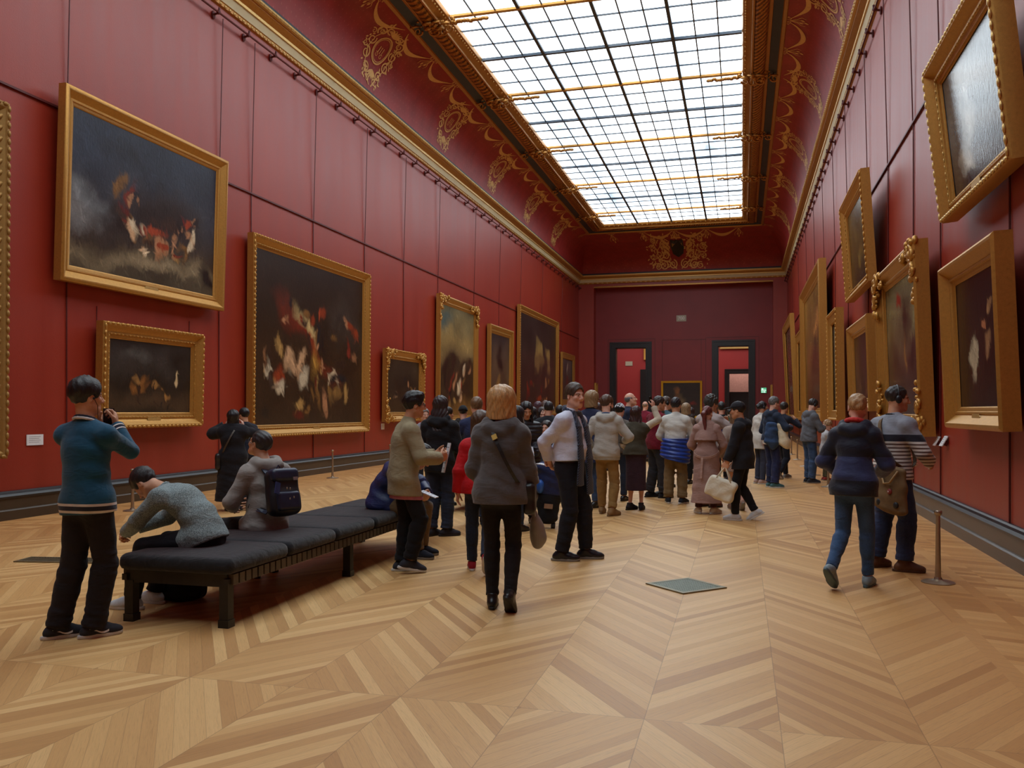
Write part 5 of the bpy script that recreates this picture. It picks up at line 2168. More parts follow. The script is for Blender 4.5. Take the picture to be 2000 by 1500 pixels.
def add_hair(o, J, style, col, q=2, seed=0, name='hair', **kw):
    F, post, amp = hair_field(J, style, seed)
    res = {1: .0052, 2: .0072, 3: .010}[q]
    k = J.k
    ph = np.random.default_rng(seed + 5).uniform(0, 6.28, 6)

    def fold(X, Y, Z):
        return amp * k * (np.sin(150 * X + 6 * np.sin(16 * Z + ph[0]) + ph[1]) * .5 + np.sin(120 * Y + 5 * np.sin(13 * Z + ph[2]) + 40 * X + ph[3]) * .5)
    P, Q = F.mesh(res, fold, post)
    if len(Q) == 0:
        return
    return mesh_obj(name, P, Q, hair_mat(col, **kw), o, smooth=True)


# ---- garments ----
def garment(o, name, F, mat, q, fold=None, post=(), fine=1.0):
    res = {1: .0078, 2: .0105, 3: .015}[q] * fine
    P, Q = F.mesh(res, fold, post)
    return mesh_obj(name, P, Q, mat, o, smooth=True)


def top(o, J, name, mat, q, seed=0, e=.014, hem=.10, flare=0., belly=0., sl=(.052, .044, .036), short=None, cut=-.01, fold=.005, hood=False, collar=False, hem_tilt=(0, 0),
        puff=0, arms=(0, 1), armmat=None, armname='sleeve', band=0.0):
    k = J.k
    F = Field()
    torso_ops(F, J, e, belly)
    hw, hd = (.138, .108) if J.sex == 'm' else (.148, .113)
    b = J.build
    bot = J.pel - J.up0 * hem * k
    if hem > -.05:
        F.add(ecap(J.pel + J.up0 * .02 * k, bot - J.up0 * .06 * k, (hw * b + e) * k, (hd * b + e) * k, (hw * b + e + flare * 1.1) * k, (hd * b + e + flare) * k, J.rx0), .05 * k)
        for hip, kn, an, fd in J.feet:
            F.add(ell(hip - J.fw * .025 * k, np.array((.083, .090, .10)) * k * b ** .7 + e * k * .75), .05 * k)
            F.add(cap(hip, hip + (kn - hip) * .22, (.082 * b ** .7 + e * .8) * k, (.080 * b ** .7 + e * .8) * k), .05 * k)
            if J.pel[2] > .7 * k:
                F.add(cap(hip, hip + (kn - hip) * min(1, max(.25, hem * 2.2)), (.083 * b ** .7 + e) * k, (.076 * b ** .7 + e) * k), .04 * k)
    arm_ops(F, J, e * .55, cut, sl, short, arms)
    if collar:
        c0, c1 = J.neck - .005 * k * J.up1, J.neck + .045 * k * J.up1 + .008 * k * J.fw
        F.add(cap(c0, c1, .070 * k, .062 * k, 0), .015 * k)
    if hood:
        pts = [(-.088, .030, .015), (-.104, -.030, .008), (-.080, -.088, -.035), (0, -.112, -.075), (.080, -.088, -.035), (.104, -.030, .008), (.088, .030, .015)]
        W = [J.neck + (a * J.rx + b_ * J.fw + c * J.up1) * k for a, b_, c in pts]
        for a, b_ in zip(W[:-1], W[1:]):
            F.add(cap(a, b_, .030 * k, .030 * k), .05 * k)
        F.add(ell(J.neck + (-.100 * J.fw - .035 * J.up1) * k, np.array((.075, .040, .055)) * k), .04 * k)
        F.add(ell(J.neck + (-.055 * J.fw + .035 * J.up1) * k, np.array((.060, .045, .050)) * k), .015 * k, 's')
    fo = folds(seed, fold * k)
    if puff:
        f0 = fo
        fo = lambda X, Y, Z: f0(X, Y, Z) - puff * k * np.abs(np.sin(PI * Z / (.058 * k)))
    n = -J.up0 + np.array([hem_tilt[0], hem_tilt[1], 0])
    post = [(plane(bot, n), 'i')] if hem > -.3 else []
    if J.pel[2] > .7 * k:
        return garment(o, name, F, mat, q, fo, post)
    return garment(o, name, F, mat, q, fo, post)


def trousers(o, J, name, mat, q, seed=0, e=.006, r=(.086, .064, .052), cut=-.02, fold=.006, waist=.10, kb=.045):
    k = J.k
    F = Field()
    hw, hd = (.136, .108) if J.sex == 'm' else (.146, .114)
    b = J.build
    F.add(ecap(J.pel - J.up0 * .055 * k, J.pel + J.up0 * waist * k, (hw * b + e) * k, (hd * b + e) * k, (hw * .93 * b + e) * k, (hd * .95 * b + e) * k, J.rx0), .05 * k)
    leg_ops(F, J, e, r, cut, kb=kb)
    for hip, kn, an, fd in J.feet:
        F.add(ell(hip - J.fw * .045 * k + np.array([0, 0, -.01]) * k, np.array((.078, .075, .09)) * k * b), .05 * k)
    f1 = folds(seed, fold * k, 7, 7, 16)
    f2 = folds(seed + 9, fold * k * 1.1, 12, 12, 34)
    an = [f[2] for f in J.feet]
    kn_ = [f[1] for f in J.feet]

    def fo(X, Y, Z):
        g = 0
        for a, w_ in [(q_, .16) for q_ in an] + [(q_, .11) for q_ in kn_]:
            g = g + np.exp(-((X - a[0]) ** 2 + (Y - a[1]) ** 2 + (Z - a[2]) ** 2) / (w_ * k) ** 2)
        return f1(X, Y, Z) * .7 + f2(X, Y, Z) * g
    up = J.pel + J.up0 * waist * k
    if J.pel[2] < .7 * k:
        cutter = ell(up + J.up0 * .15 * k - np.array([0, .03, 0]) * k, np.array((.22, .19, .15)) * k, np.stack([J.rx0, vn(np.cross(J.up0, J.rx0)), J.up0], 1))
        return garment(o, name, F, mat, q, fo, [(cutter, 's')])
    return garment(o, name, F, mat, q, fo, [(plane(up, J.up0), 'i')])


def skirt(o, J, name, mat, q, z0, w1, d1, seed=0, fold=.004, e=.012, top_=.10):
    k = J.k
    F = Field()
    b = J.build
    F.add(ecap(J.pel + J.up0 * .03 * k, np.array([J.pel[0], J.pel[1], z0 * k - .05]), (.158 * b + e) * k, (.120 * b + e) * k, w1 * k, d1 * k, J.rx0), .05 * k)
    F.add(ecap(J.pel - J.up0 * .03 * k, J.waist, (.155 * b + e) * k, (.117 * b + e) * k, (.115 * b + e) * k, (.095 * b + e) * k, J.rx0), .05 * k)
    return garment(o, name, F, mat, q, folds(seed, fold * k, 16, 16, 2.2), [(plane((0, 0, z0 * k), (0, 0, -1)), 'i'), (plane(J.pel + J.up0 * top_ * k, J.up0), 'i')])


def shoes(o, J, mat, sole, q, name='shoe', sole_t=.022, fat=1.0, high=.0, which=(0, 1), mark=None):
    k = J.k
    res = {1: .0055, 2: .008, 3: .012}[q]
    for i in which:
        hip, kn, an, fd = J.feet[i]
        sd = vn(np.cross(fd, (0, 0, 1)))
        up = np.cross(sd, fd)
        R = np.stack([sd, fd, up], 1)
        B = an - up * .085 * k
        pt = lambda a, b, c: B + (sd * a + fd * b + up * c) * k
        F = Field()
        st = sole_t
        F.add(ell(pt(0, -.045, st + .020), np.array((.037 * fat, .048, .042)) * k, R), .03 * k)
        F.add(ell(pt(0, .115, st + .012), np.array((.046 * fat, .075, .036)) * k, R), .03 * k)
        F.add(ell(pt(0, .04, st + .022), np.array((.040 * fat, .085, .044)) * k, R), .03 * k)
        F.add(cap(pt(0, .07, .058), pt(0, .0, .082 + high), .032 * k, .040 * k), .03 * k)
        F.add(cap(pt(0, -.03, .06), pt(0, -.012, .092 + high), .036 * k, .040 * k), .03 * k)
        P, Q = F.mesh(res, None, [(plane(B + up * st * k, -up), 'i'), (plane(pt(0, 0, .098 + high), up), 'i')])
        s1 = mesh_obj(name, P, Q, mat, o, smooth=True)
        # sole: an outline swept up
        m = MB()
        n = 24
        outl = []
        for j in range(n):
            a = 2 * PI * j / n
            y = .04 + .148 * math.sin(a)
            wd = (.047 if y > .05 else .039) * fat + .004 * math.sin(a)
            outl.append((wd * math.copysign(abs(math.cos(a)) ** .7, math.cos(a)), y))
        vs = []
        for z, sc_ in ((.0, .95), (.004, 1.0), (st * .8, 1.01), (st + .004, .98)):
            toe = .008
            vs += [tuple(pt(x * sc_, .04 + (y - .04) * sc_, z + max(0, (y - .12)) * toe * 6)) for x, y in outl]
        fs = [(r * n + j, r * n + (j + 1) % n, (r + 1) * n + (j + 1) % n, (r + 1) * n + j) for r in range(3) for j in range(n)]
        fs += [tuple(reversed(range(n))), tuple(range(3 * n, 4 * n))]
        m.add(vs, fs)
        m.build('sole', sole, s1, ang=50)
        if mark is not None:
            # curved side stripe on both flanks
            for sg in (-1, 1):
                mm = MB()
                vv = []
                for j in range(9):
                    t = j / 8
                    y = .085 - .125 * t
                    z = .040 - .020 * math.sin(PI * min(1, t * 1.6) * .9) * .6 + .030 * t * t
                    wd = .011 * (1 - t) ** .7 + .001
                    x = sg * (.0445 * fat - .006 * abs(t - .2) + .002)
                    vv += [tuple(pt(x, y, z + wd)), tuple(pt(x * 1.03, y, z - wd * .2))]
                mm.add(vv, [(2 * j, 2 * j + 1, 2 * j + 3, 2 * j + 2) for j in range(8)])
                b_ = mm.build('side_stripe', mark, s1)
                md = b_.modifiers.new('thick', 'SOLIDIFY')
                md.thickness = .004
                md.offset = 0
        # laces
        if mark is not None or name in ('sneaker', 'trainer'):
            mm = MB()
            for j in range(4):
                y = .045 + .020 * j
                z = .089 - .011 * j
                mm.tube([pt(-.020, y, z - .006), pt(0, y + .004, z + .003), pt(.020, y, z - .006)], .0028 * k, 5)
            mm.build('laces', WHITE_CARD if mark is None else plain('grey_laces', (120, 120, 124), .8), s1)


def strap_path(pts, w=.035, t=.006, name='strap', mat=None, parent=None, nrm=None):
    """flat band along points; nrm = outward directions"""
    m = MB()
    pts = [np.asarray(p, float) for p in pts]
    vs = []
    for i, p in enumerate(pts):
        d = vn(pts[min(i + 1, len(pts) - 1)] - pts[max(i - 1, 0)])
        n = vn(nrm[i]) if nrm is not None else np.array([0, 0, 1.0])
        s_ = vn(np.cross(d, n))
        n = np.cross(s_, d)
        for a, b in ((-1, -1), (1, -1), (1, 1), (-1, 1)):
            vs.append(tuple(p + s_ * a * w / 2 + n * b * t / 2))
    fs = []
    for i in range(len(pts) - 1):
        for j in range(4):
            j2 = (j + 1) % 4
            fs.append((i * 4 + j, i * 4 + j2, (i + 1) * 4 + j2, (i + 1) * 4 + j))
    fs += [(3, 2, 1, 0), tuple((len(pts) - 1) * 4 + j for j in range(4))]
    m.add(vs, fs)
    return m.build(name, mat, parent)


def body_strap(J, z0, z1, over, e, n=26, side=1, extra=0):
    """closed loop of a cross-body strap round the torso, over one shoulder and down to the other hip; points and outward normals"""
    k = J.k
    c = (J.chest + J.waist) / 2
    pts, nr = [], []
    sh = (J.rs if over > 0 else J.ls) * .45 + J.neck * .55 + .02 * J.up1 * k
    hip = J.pel + (-over * .165 * J.rx0 + np.array([0, 0, .03])) * k
    mid = (sh + hip) / 2
    ax = vn(sh - hip)
    fw = J.fw
    L = np.linalg.norm(sh - hip) / 2
    for i in range(n + 1):
        a = 2 * PI * i / n
        x = math.cos(a)
        y = math.sin(a)
        fat = (.128 * J.build + e + .035 * (1 - x) / 2) * k
        sup = np.sign(y) * abs(y) ** .75
        p = mid + ax * L * 1.04 * x + fw * fat * sup
        pts.append(p)
        nr.append(vn(fw * sup + ax * x * .6))
    return pts, nr


PEOPLE = []


def stand(o, px, py, facing, zc=None):
    """stand a figure on the floor point seen at a pixel; facing: 0 away from the camera, 90 to the right of the picture"""
    x, y = floor_at(px, py) if zc is None else at_depth(px, zc)
    az = math.atan2(x, y)               # direction from the camera
    o.location = (x, y, 0)
    o.rotation_euler = (0, 0, -(az + math.radians(facing)))
    return x, y


def headphones(o, J, q, col=(24, 24, 28)):
    k = J.k * J.hs
    m = MB()
    pts = []
    for i in range(15):
        a = PI * i / 14
        pts.append(J.hp(.098 * math.cos(a), -.01, .008 + .128 * math.sin(a)))
    m.tube(pts, .0075 * k, 6)
    h = m.build('headphones', plain('headphone_plastic_%d' % sum(col), col, .4), o, ang=60)
    for sg in (-1, 1):
        m = MB()
        R = J.HR
        m.blob(J.hp(sg * .094, -.008, -.004), (.018 * k, .032 * k, .040 * k), 12, ax=[R[:, 0], R[:, 1], R[:, 2]])
        m.build('ear_cup', plain('headphone_plastic_%d' % sum(col), col, .4), h, smooth=True)
    return h


def glasses(o, J, col=(30, 28, 28)):
    k = J.k * J.hs
    m = MB()
    for sg in (-1, 1):
        pts = [J.hp(sg * .033 + .024 * math.cos(a), .104 - .012 * abs(math.cos(a)) * (1 if sg * math.cos(a) > 0 else 0), .0 + .018 * math.sin(a)) for a in [2 * PI * i / 14 for i in range(15)]]
        m.tube(pts, .0022 * k, 5)
        m.tube([J.hp(sg * .057, .094, .004), J.hp(sg * .079, .05, .004), J.hp(sg * .083, -.005, .002)], .0022 * k, 5)
    m.tube([J.hp(-.009, .107, .003), J.hp(.009, .107, .003)], .0022 * k, 5)
    return m.build('glasses', plain('spectacle_frame', col, .4), o)


def phone_at(J, i, label, cat='phone', size=(.036, .0045, .074), col=None, screen=None, off=(.085, 0, .028), R=None, o=None):
    """a phone held in hand i; off along finger, thumb side and palm normal"""
    A = J.arms[i]
    k = J.k
    s_ = np.cross(A['f'], A['n']) * A['sg']
    c = A['wr'] + (A['f'] * off[0] + s_ * off[1] + A['n'] * off[2]) * k
    M = Matrix.Rotation(o.rotation_euler.z, 3, 'Z')
    if R is None:
        R = np.stack([s_, A['n'], A['f']], 1)
    m = MB()
    m.obox((0, 0, 0), R.T, size)
    p = m.build('phone', col or PHONE_BLACK)
    md = p.modifiers.new('round', 'BEVEL')
    md.width = .003
    md.segments = 2
    p.location = Vector(o.location) + M @ Vector(c)
    p.rotation_euler = o.rotation_euler
    tag(p, label, cat)
    if screen:
        m = MB()
        a, n, f = R.T
        for sg in (1,):
            m.obox(n * -size[1] * 1.02, R.T, (size[0] * .9, .0006, size[2] * .88))
        m.build('screen', screen, p)
    return p


def world_pt(o, p):
    return Vector(o.location) + Matrix.Rotation(o.rotation_euler.z, 3, 'Z') @ Vector(p)


def held(name, label, cat, mesh_o, o):
    """a held or carried thing: shares the figure's place, stays top-level"""
    mesh_o.location = o.location
    mesh_o.rotation_euler = o.rotation_euler
    tag(mesh_o, label, cat)
    return mesh_o
# ------------------------------------------------------------------ the visitors
BLACK_C = cloth((24, 23, 26), .9, .2)
COAL = cloth((38, 37, 40), .9, .2)
NAVY_C = cloth((30, 36, 54), .85, .2)
DARK_NAVY = cloth((24, 27, 38), .88, .2)
JEANS = denim((44, 62, 92))
DARK_JEANS = denim((30, 38, 56))
KHAKI = cloth((140, 108, 62), .88, .15)
RUBBER = plain('white_rubber', (206, 206, 204), .6, var=.04)
RUBBER_GREY = plain('grey_rubber', (140, 138, 132), .6, var=.05)
RUBBER_DARK = plain('dark_rubber', (30, 28, 28), .6)
LEATHER = plain('dark_leather', (34, 30, 28), .35, var=.15, bump=.1)
BROWN_LEATHER = plain('brown_leather', (92, 58, 36), .5, var=.2, bump=.15)
SNEAK_DARK = cloth((44, 44, 50), .85, .2)
BRASS = plain('brass_fitting', (190, 150, 80), .3, .9)


def visitor(label, px, py=None, top_y=None, a=0, zc=None, h=None, sex='m', skin='fair', hair=('short', (46, 36, 30)), q=2, pose=None, build=1.0, headscale=1.0, brow=None, hairkw=None, sit=None, seed=None):
    if zc is None and py is not None:
        zc = FPX * CAM_H / (py - HOR)
    if h is None:
        h = CAM_H + (HOR - top_y) * zc / FPX - .012
    J = Skel(h, build=build, sex=sex, headscale=headscale, **(pose or {}))
    o = body_mesh('person', J, skin, q, brow=brow or tuple(int(c * .8) for c in hair[1]))
    if sit:
        o.location = (sit[0], sit[1], 0)
        o.rotation_euler = (0, 0, math.radians(sit[2]))
    else:
        stand(o, px, py, a, zc)
    tag(o, label, 'person')
    if hair[0]:
        add_hair(o, J, hair[0], hair[1], q, seed if seed is not None else int(px or 1), **(hairkw or {}))
    return o, J


def band_tube(o, J, i, d0, d1, r, mat, name='cuff'):
    """short tube round the forearm, d0..d1 metres back from the wrist"""
    A = J.arms[i]
    d = vn(A['wr'] - A['el'])
    m = MB()
    m.tube([A['wr'] - d * d0 * J.k, A['wr'] - d * (d0 + d1) / 2 * J.k, A['wr'] - d * d1 * J.k], [r * J.k, r * 1.04 * J.k, r * 1.06 * J.k], 18)
    return m.build(name, mat, o, ang=50)


def neck_ring(o, J, r, tube, mat, name='collar', drop=.02, tilt=.25, q=1):
    F = Field()
    c = J.neck + (-.0 * J.fw - drop * J.up1) * J.k
    pts = []
    for i in range(17):
        a = 2 * PI * i / 16
        pts.append(c + (J.rx * r * math.cos(a) + J.fw * r * math.sin(a) * .92 - J.up1 * tilt * r * math.sin(a)) * J.k)
    for p, n in zip(pts[:-1], pts[1:]):
        F.add(cap(p, n, tube * J.k, tube * J.k), .004)
    return garment(o, name, F, mat, q, None, (), .8)


def backpack_field(J, w=.15, h=.22, d=.085, up=.0, back=.20, sx=0.0):
    k = J.k
    R = np.stack([J.rx, J.fw, J.up1], 1)
    c = J.chest + (-J.fw * back + J.up1 * up + J.rx * sx) * k
    return c, R, k


def make_backpack(o, J, label, mat, mat2, w=.15, h=.21, d=.08, up=.0, back=.215, q=1, sx=0., straps=True):
    c, R, k = backpack_field(J, w, h, d, up, back, sx)
    F = Field()
    F.add(rbox(c, np.array((w, d, h)) * k, R, .06 * k), .02 * k)
    F.add(ell(c + R @ np.array((0, -d * .3, -h * .45)) * k, np.array((w * .98, d * 1.15, h * .55)) * k, R), .05 * k)
    P, Q = F.mesh({1: .008, 2: .011, 3: .015}[q], folds(3, .005 * k))
    b = mesh_obj('backpack', P, Q, mat, None, smooth=True)
    held('backpack', label, 'backpack', b, o)
    F = Field()
    F.add(rbox(c + R @ np.array((0, -d * 1.02, -h * .42)) * k, np.array((w * .78, d * .45, h * .42)) * k, R, .03 * k), .02 * k)
    P, Q = F.mesh({1: .007, 2: .010, 3: .014}[q], folds(5, .004 * k))
    mesh_obj('front_pocket', P, Q, mat2, b, smooth=True)
    F = Field()
    F.add(rbox(c + R @ np.array((0, -d * .45, h * .72)) * k, np.array((w * .92, d * .85, h * .30)) * k, R, .04 * k), .02 * k)
    P, Q = F.mesh({1: .007, 2: .010, 3: .014}[q], folds(6, .003 * k))
    mesh_obj('top_flap', P, Q, mat2, b, smooth=True)
    m = MB()
    m.tube([c + R @ np.array((-.03, d * .4, h)) * k, c + R @ np.array((0, d * .3, h + .04)) * k, c + R @ np.array((.03, d * .4, h)) * k], .006 * k, 6)
    m.build('carry_loop', mat2, b)
    if straps:
        for sg in (-1, 1):
            sh = J.neck * .45 + (J.rs if sg > 0 else J.ls) * .55
            pts = [c + R @ np.array((sg * w * .6, d * .6, h * .8)) * k, sh + (-.05 * J.fw + .05 * J.up1) * k, sh + (.02 * J.fw + .062 * J.up1) * k, sh + (.085 * J.fw + .01 * J.up1) * k,
                   J.chest + (sg * .135 * J.rx + .095 * J.fw - .02 * J.up1) * k, J.waist + (sg * .175 * J.rx + .0 * J.fw) * k, c + R @ np.array((sg * w * .9, d * .7, -h * .8)) * k]
            nn = [-J.fw, J.up1 - J.fw * .5, J.up1, J.fw + J.up1 * .4, J.fw, sg * J.rx, -J.fw]
            strap_path(pts, .045 * k, .010 * k, 'shoulder_strap', mat2, b, nn)
    return b


def paper(o, J, c, R, size, label, cat='leaflet', fold=True):
    """leaflet: folded sheets with thickness"""
    m = MB()
    m.obox((0, 0, 0), R.T, (size[0], .0025, size[1]))
    if fold:
        m.obox(R @ np.array((size[0] * .05, .004, -.002)), R.T, (size[0] * .96, .0015, size[1] * .97))
    p = m.build('leaflet', PAPER)
    p.location = Vector(o.location) + Matrix.Rotation(o.rotation_euler.z, 3, 'Z') @ Vector(c)
    p.rotation_euler = o.rotation_euler
    tag(p, label, cat)
    m = MB()
    for i in range(5):
        for sg in (-1, 1):
            m.obox(R @ np.array((0, sg * .0032 + (.003 if sg > 0 and fold else 0), size[1] * (.7 - .35 * i))), R.T, (size[0] * (.7 - .12 * (i % 3)), .0004, size[1] * .022))
    m.build('print', plain('dark_print', (120, 122, 132), .8), p)
    return p


# ---- man in the teal sweater, taking a picture ---------------------------------
TEAL = cloth_z('teal_knit', (22, 74, 100), [(.845, .862, (214, 208, 204)), (.862, .892, (34, 36, 52)), (.892, .909, (214, 208, 204))])
o, J = visitor('man in a teal sweater with striped trim, back turned, holding up a phone', 149, 1244, 738, 42, skin='asian', hair=('spiky', (30, 26, 26)), q=1,
               pose=dict(pel=(.08, .02, None), lean=(-2, 3), side=-3, head=(26, 0, 0), lf=(-.10, -.06, 0, -36, 0), rf=(.12, .03, 0, -34, 0), rh=(.045, .34, 1.45), re=(.75, .2, -1), lh=(-.08, .36, 1.44), le=(-.9, .1, -.7),
                         rhand=dict(f=(-.35, .25, .9), n=(-.8, -.5, .2), c=.75, t=.9), lhand=dict(f=(.25, .25, .95), n=(.8, -.4, .1), c=.75, t=.9), neck=4))
top(o, J, 'sweater', TEAL, 1, 3, e=.016, hem=.115, flare=.0, sl=(.056, .048, .036), cut=-.03, fold=.006)
trousers(o, J, 'trousers', cloth((30, 25, 27), .8, .25), 1, 4, e=.010, r=(.090, .072, .066), fold=.008, cut=.01)
shoes(o, J, SNEAK_DARK, RUBBER, 1, 'sneaker', mark=WHITE_CARD)
WHT, NVY = cloth((214, 208, 204)), cloth((34, 36, 52))
for i in (0, 1):
    for d0, d1, mm in ((.0, .016, TEAL), (.016, .030, WHT), (.030, .050, NVY), (.050, .064, WHT)):
        band_tube(o, J, i, d0, d1, .0510, mm)
neck_ring(o, J, .066, .012, NVY, 'collar', -.022)
neck_ring(o, J, .078, .010, WHT, 'collar_stripe', -.008)
ph = phone_at(J, 1, 'dark phone held up in both hands by the man in the teal sweater', off=(.085, -.045, .045), R=np.stack([vn((.55, .8, 0)), vn((.8, -.55, 0)), np.array((0, 0, 1.0))], 1), o=o, size=(.038, .005, .076), screen=plain('lit_phone_screen', (150, 140, 110), .3))
m = MB()
e0 = J.hp(.088, .012, -.012)
m.tube([e0, J.hp(.08, .04, -.06), J.hp(.05, .055, -.16), J.hp(.02, .06, -.26), J.chest + (J.fw * .15) * J.k], .0022, 5)
m.blob(e0, (.008, .008, .010), 8)
m.build('earphone_cord', PHONE_BLACK, o)
# ---- hunched man on the near end of the bench ------------------------------------
HEATHER = cloth((92, 104, 106), .95, .12, 300, speck=(158, 172, 172), bump=.6)
o, J = visitor('man in a heathered grey sweater seated hunched over on the near bench end', 400, h=1.76, skin='asian', hair=('short', (32, 28, 28)), q=1, sit=(-3.97, 5.76, 91),
               pose=dict(pel=(0, 0, .585), lean=(26, 66), head=(0, 58, 0), neck=8, lf=(-.13, .56, 0, 4, 0), rf=(.10, .53, 0, -8, 0), rh=(.045, .66, .60), lh=(-.035, .68, .58), re=(.9, -.2, -.3), le=(-.9, -.2, -.35),
                         lhand=dict(f=(.45, .75, -.4), n=(.5, -.2, -.6), c=.8), rhand=dict(f=(-.45, .75, -.4), n=(-.5, -.2, -.6), c=.8), lk=(-.25, .6, 1), rk=(.25, .6, 1)))
top(o, J, 'sweater', HEATHER, 1, 8, e=.016, hem=.075, sl=(.062, .056, .044), cut=-.015, fold=.010)
trousers(o, J, 'trousers', cloth((22, 22, 28), .85, .2), 1, 4, e=.006, r=(.092, .068, .058))
shoes(o, J, plain('white_knit_shoe', (200, 206, 210), .7, var=.06, bump=.2, bscale=200), RUBBER, 1, 'sneaker')
neck_ring(o, J, .066, .012, HEATHER, 'collar', .01)
# backpack lying under the bench
F = Field()
bx, by = floor_at(345, 1172)
F.add(rbox((0, 0, .11), (.17, .12, .11), None, .06), .02)
F.add(ell((.03, -.06, .09), (.14, .10, .09)), .05)
F.add(ell((-.08, .0, .16), (.08, .10, .06)), .04)
P, Q = F.mesh(.010, folds(9, .012), [(plane((0, 0, 0), (0, 0, -1)), 'i')])
b = mesh_obj('backpack', P, Q, BLACK_C, None, smooth=True)
b.location = (bx + .02, by + .05, .002)
tag(b, 'black backpack lying on the floor under the near end of the bench', 'backpack')
m = MB()
m.tube([(.15, -.05, .17), (.20, -.07, .20), (.245, -.07, .16), (.235, -.06, .08), (.19, -.04, .04)], .012, 8)
m.build('shoulder_strap', COAL, b, smooth=True)
m = MB()
m.tube([(-.12, -.08, .20), (-.17, -.10, .14), (-.18, -.10, .07)], .005, 6)
m.blob((-.17, -.11, .12), (.012, .006, .02), 6)
m.build('buckle', BRASS, b)

# ---- man in the grey hoodie on the far side of the bench ------------------------
o, J = visitor('balding man in a light grey hoodie seated on the bench looking up', 525, h=1.74, skin='tan', hair=('crop', (46, 42, 42)), q=1, sit=(-4.0, 6.68, 62),
               pose=dict(pel=(0, 0, .585), lean=(-4, 10), head=(-14, -24, 0), neck=14, lf=(-.14, .44, 0, 6, 0), rf=(.14, .44, 0, -6, 0), rh=(.13, .34, .70), lh=(-.15, .30, .69), re=(.8, -.6, -.2), le=(-.8, -.7, -.2), lk=(-.2, .6, 1), rk=(.2, .6, 1)))
GREYH = cloth((150, 144, 138), .92, .10)
top(o, J, 'hoodie', GREYH, 1, 21, e=.026, hem=.085, flare=.02, belly=.03, sl=(.058, .054, .044), hood=True, fold=.010)
trousers(o, J, 'trousers', BLACK_C, 1, 4, r=(.09, .068, .058))
shoes(o, J, LEATHER, RUBBER_DARK, 2)
glasses(o, J)
NYL = plain('navy_nylon', (30, 38, 62), .42, var=.3, bump=.25, bscale=20)
bp = make_backpack(o, J, 'navy nylon backpack worn by the seated man in a light grey hoodie', plain('black_nylon', (26, 26, 32), .45, var=.25, bump=.25, bscale=20), NYL, w=.145, h=.20, d=.075, up=-.10, back=.215, sx=.02)
c, R, k = backpack_field(J, back=.215, up=-.10)
m = MB()
m.obox(c + R @ np.array((.06, -.165, .10)) * k, R.T, (.022, .003, .014))
m.build('badge', plain('silver_badge', (150, 150, 156), .3, .6), bp)
m = MB()
for dx, dz in ((-.03, .02), (0, .015), (.03, -.06), (-.01, -.07)):
    m.blob(c + R @ np.array((dx, -.160, dz)) * k, (.006, .006, .010), 6)
m.build('buckle', STEEL, bp)
m = MB()
m.obox(c + R @ np.array((-.10, -.125, .03)) * k, (R @ rotz(.3) @ roty(.3)).T, (.028, .004, .05))
m.build('luggage_tag', plain('blue_tag', (36, 50, 96), .5), bp)

# ---- woman in the long black coat photographing the wall ----------------------------
o, J = visitor('woman in a long black coat seen from behind, raising both hands to her face', 455, 997, 801, 8, sex='f', skin='light', hair=('bob', (26, 22, 26)), q=1,
               pose=dict(head=(0, -14, 0), lean=(-2, 0), rh=(.16, .20, 1.50), lh=(-.16, .20, 1.50), re=(1, .1, -.5), le=(-1, .1, -.5), lhand=dict(f=(.35, -.1, 1), n=(1, .2, 0), c=.3), rhand=dict(f=(-.35, -.1, 1), n=(-1, .2, 0), c=.3)))
LCOAT = cloth((27, 25, 30), .9, .2)
top(o, J, 'coat', LCOAT, 1, 31, e=.075, hem=.80, flare=.09, sl=(.068, .064, .054), fold=.012)
trousers(o, J, 'trousers', BLACK_C, 2, 4)
shoes(o, J, cloth((60, 70, 96)), RUBBER_DARK, 2)
pts, nr = body_strap(J, 0, 0, 1, .085)
b = strap_path(pts, .022, .006, 'shoulder_bag', plain('brown_strap', (66, 50, 34), .5), None, nr)
held('shoulder_bag', 'dark shoulder bag slung across the long black coat, with a brass buckle', 'bag', b, o)
F = Field()
F.add(rbox(J.pel + np.array([-.235, -.04, -.10]) * J.k, (.045, .12, .13), None, .04), .02)
P, Q = F.mesh(.010, folds(3, .006))
mesh_obj('pouch', P, Q, LEATHER, b, smooth=True)
m = MB()
m.obox(pts[14] + nr[14] * .008, (vn(pts[15] - pts[13]), nr[14], np.cross(vn(pts[15] - pts[13]), nr[14])), (.03, .006, .02))
m.build('buckle', BRASS, b)
phone_at(J, 0, 'phone raised by the woman in the long black coat', off=(.10, .03, .07), o=o)
o, J = visitor('dark-haired person mostly hidden behind the woman in the long black coat', 481, None, 797, -35, zc=14.1, sex='m', skin='asian', hair=('short', (28, 24, 28)), q=2,
               pose=dict(lh=(-.20, .16, 1.02), rh=(.2, .2, 1.0)))
top(o, J, 'jacket', cloth((30, 34, 48)), 2, 33, e=.03, hem=.14)
trousers(o, J, 'trousers', BLACK_C, 2, 4)
shoes(o, J, LEATHER, RUBBER_DARK, 2)

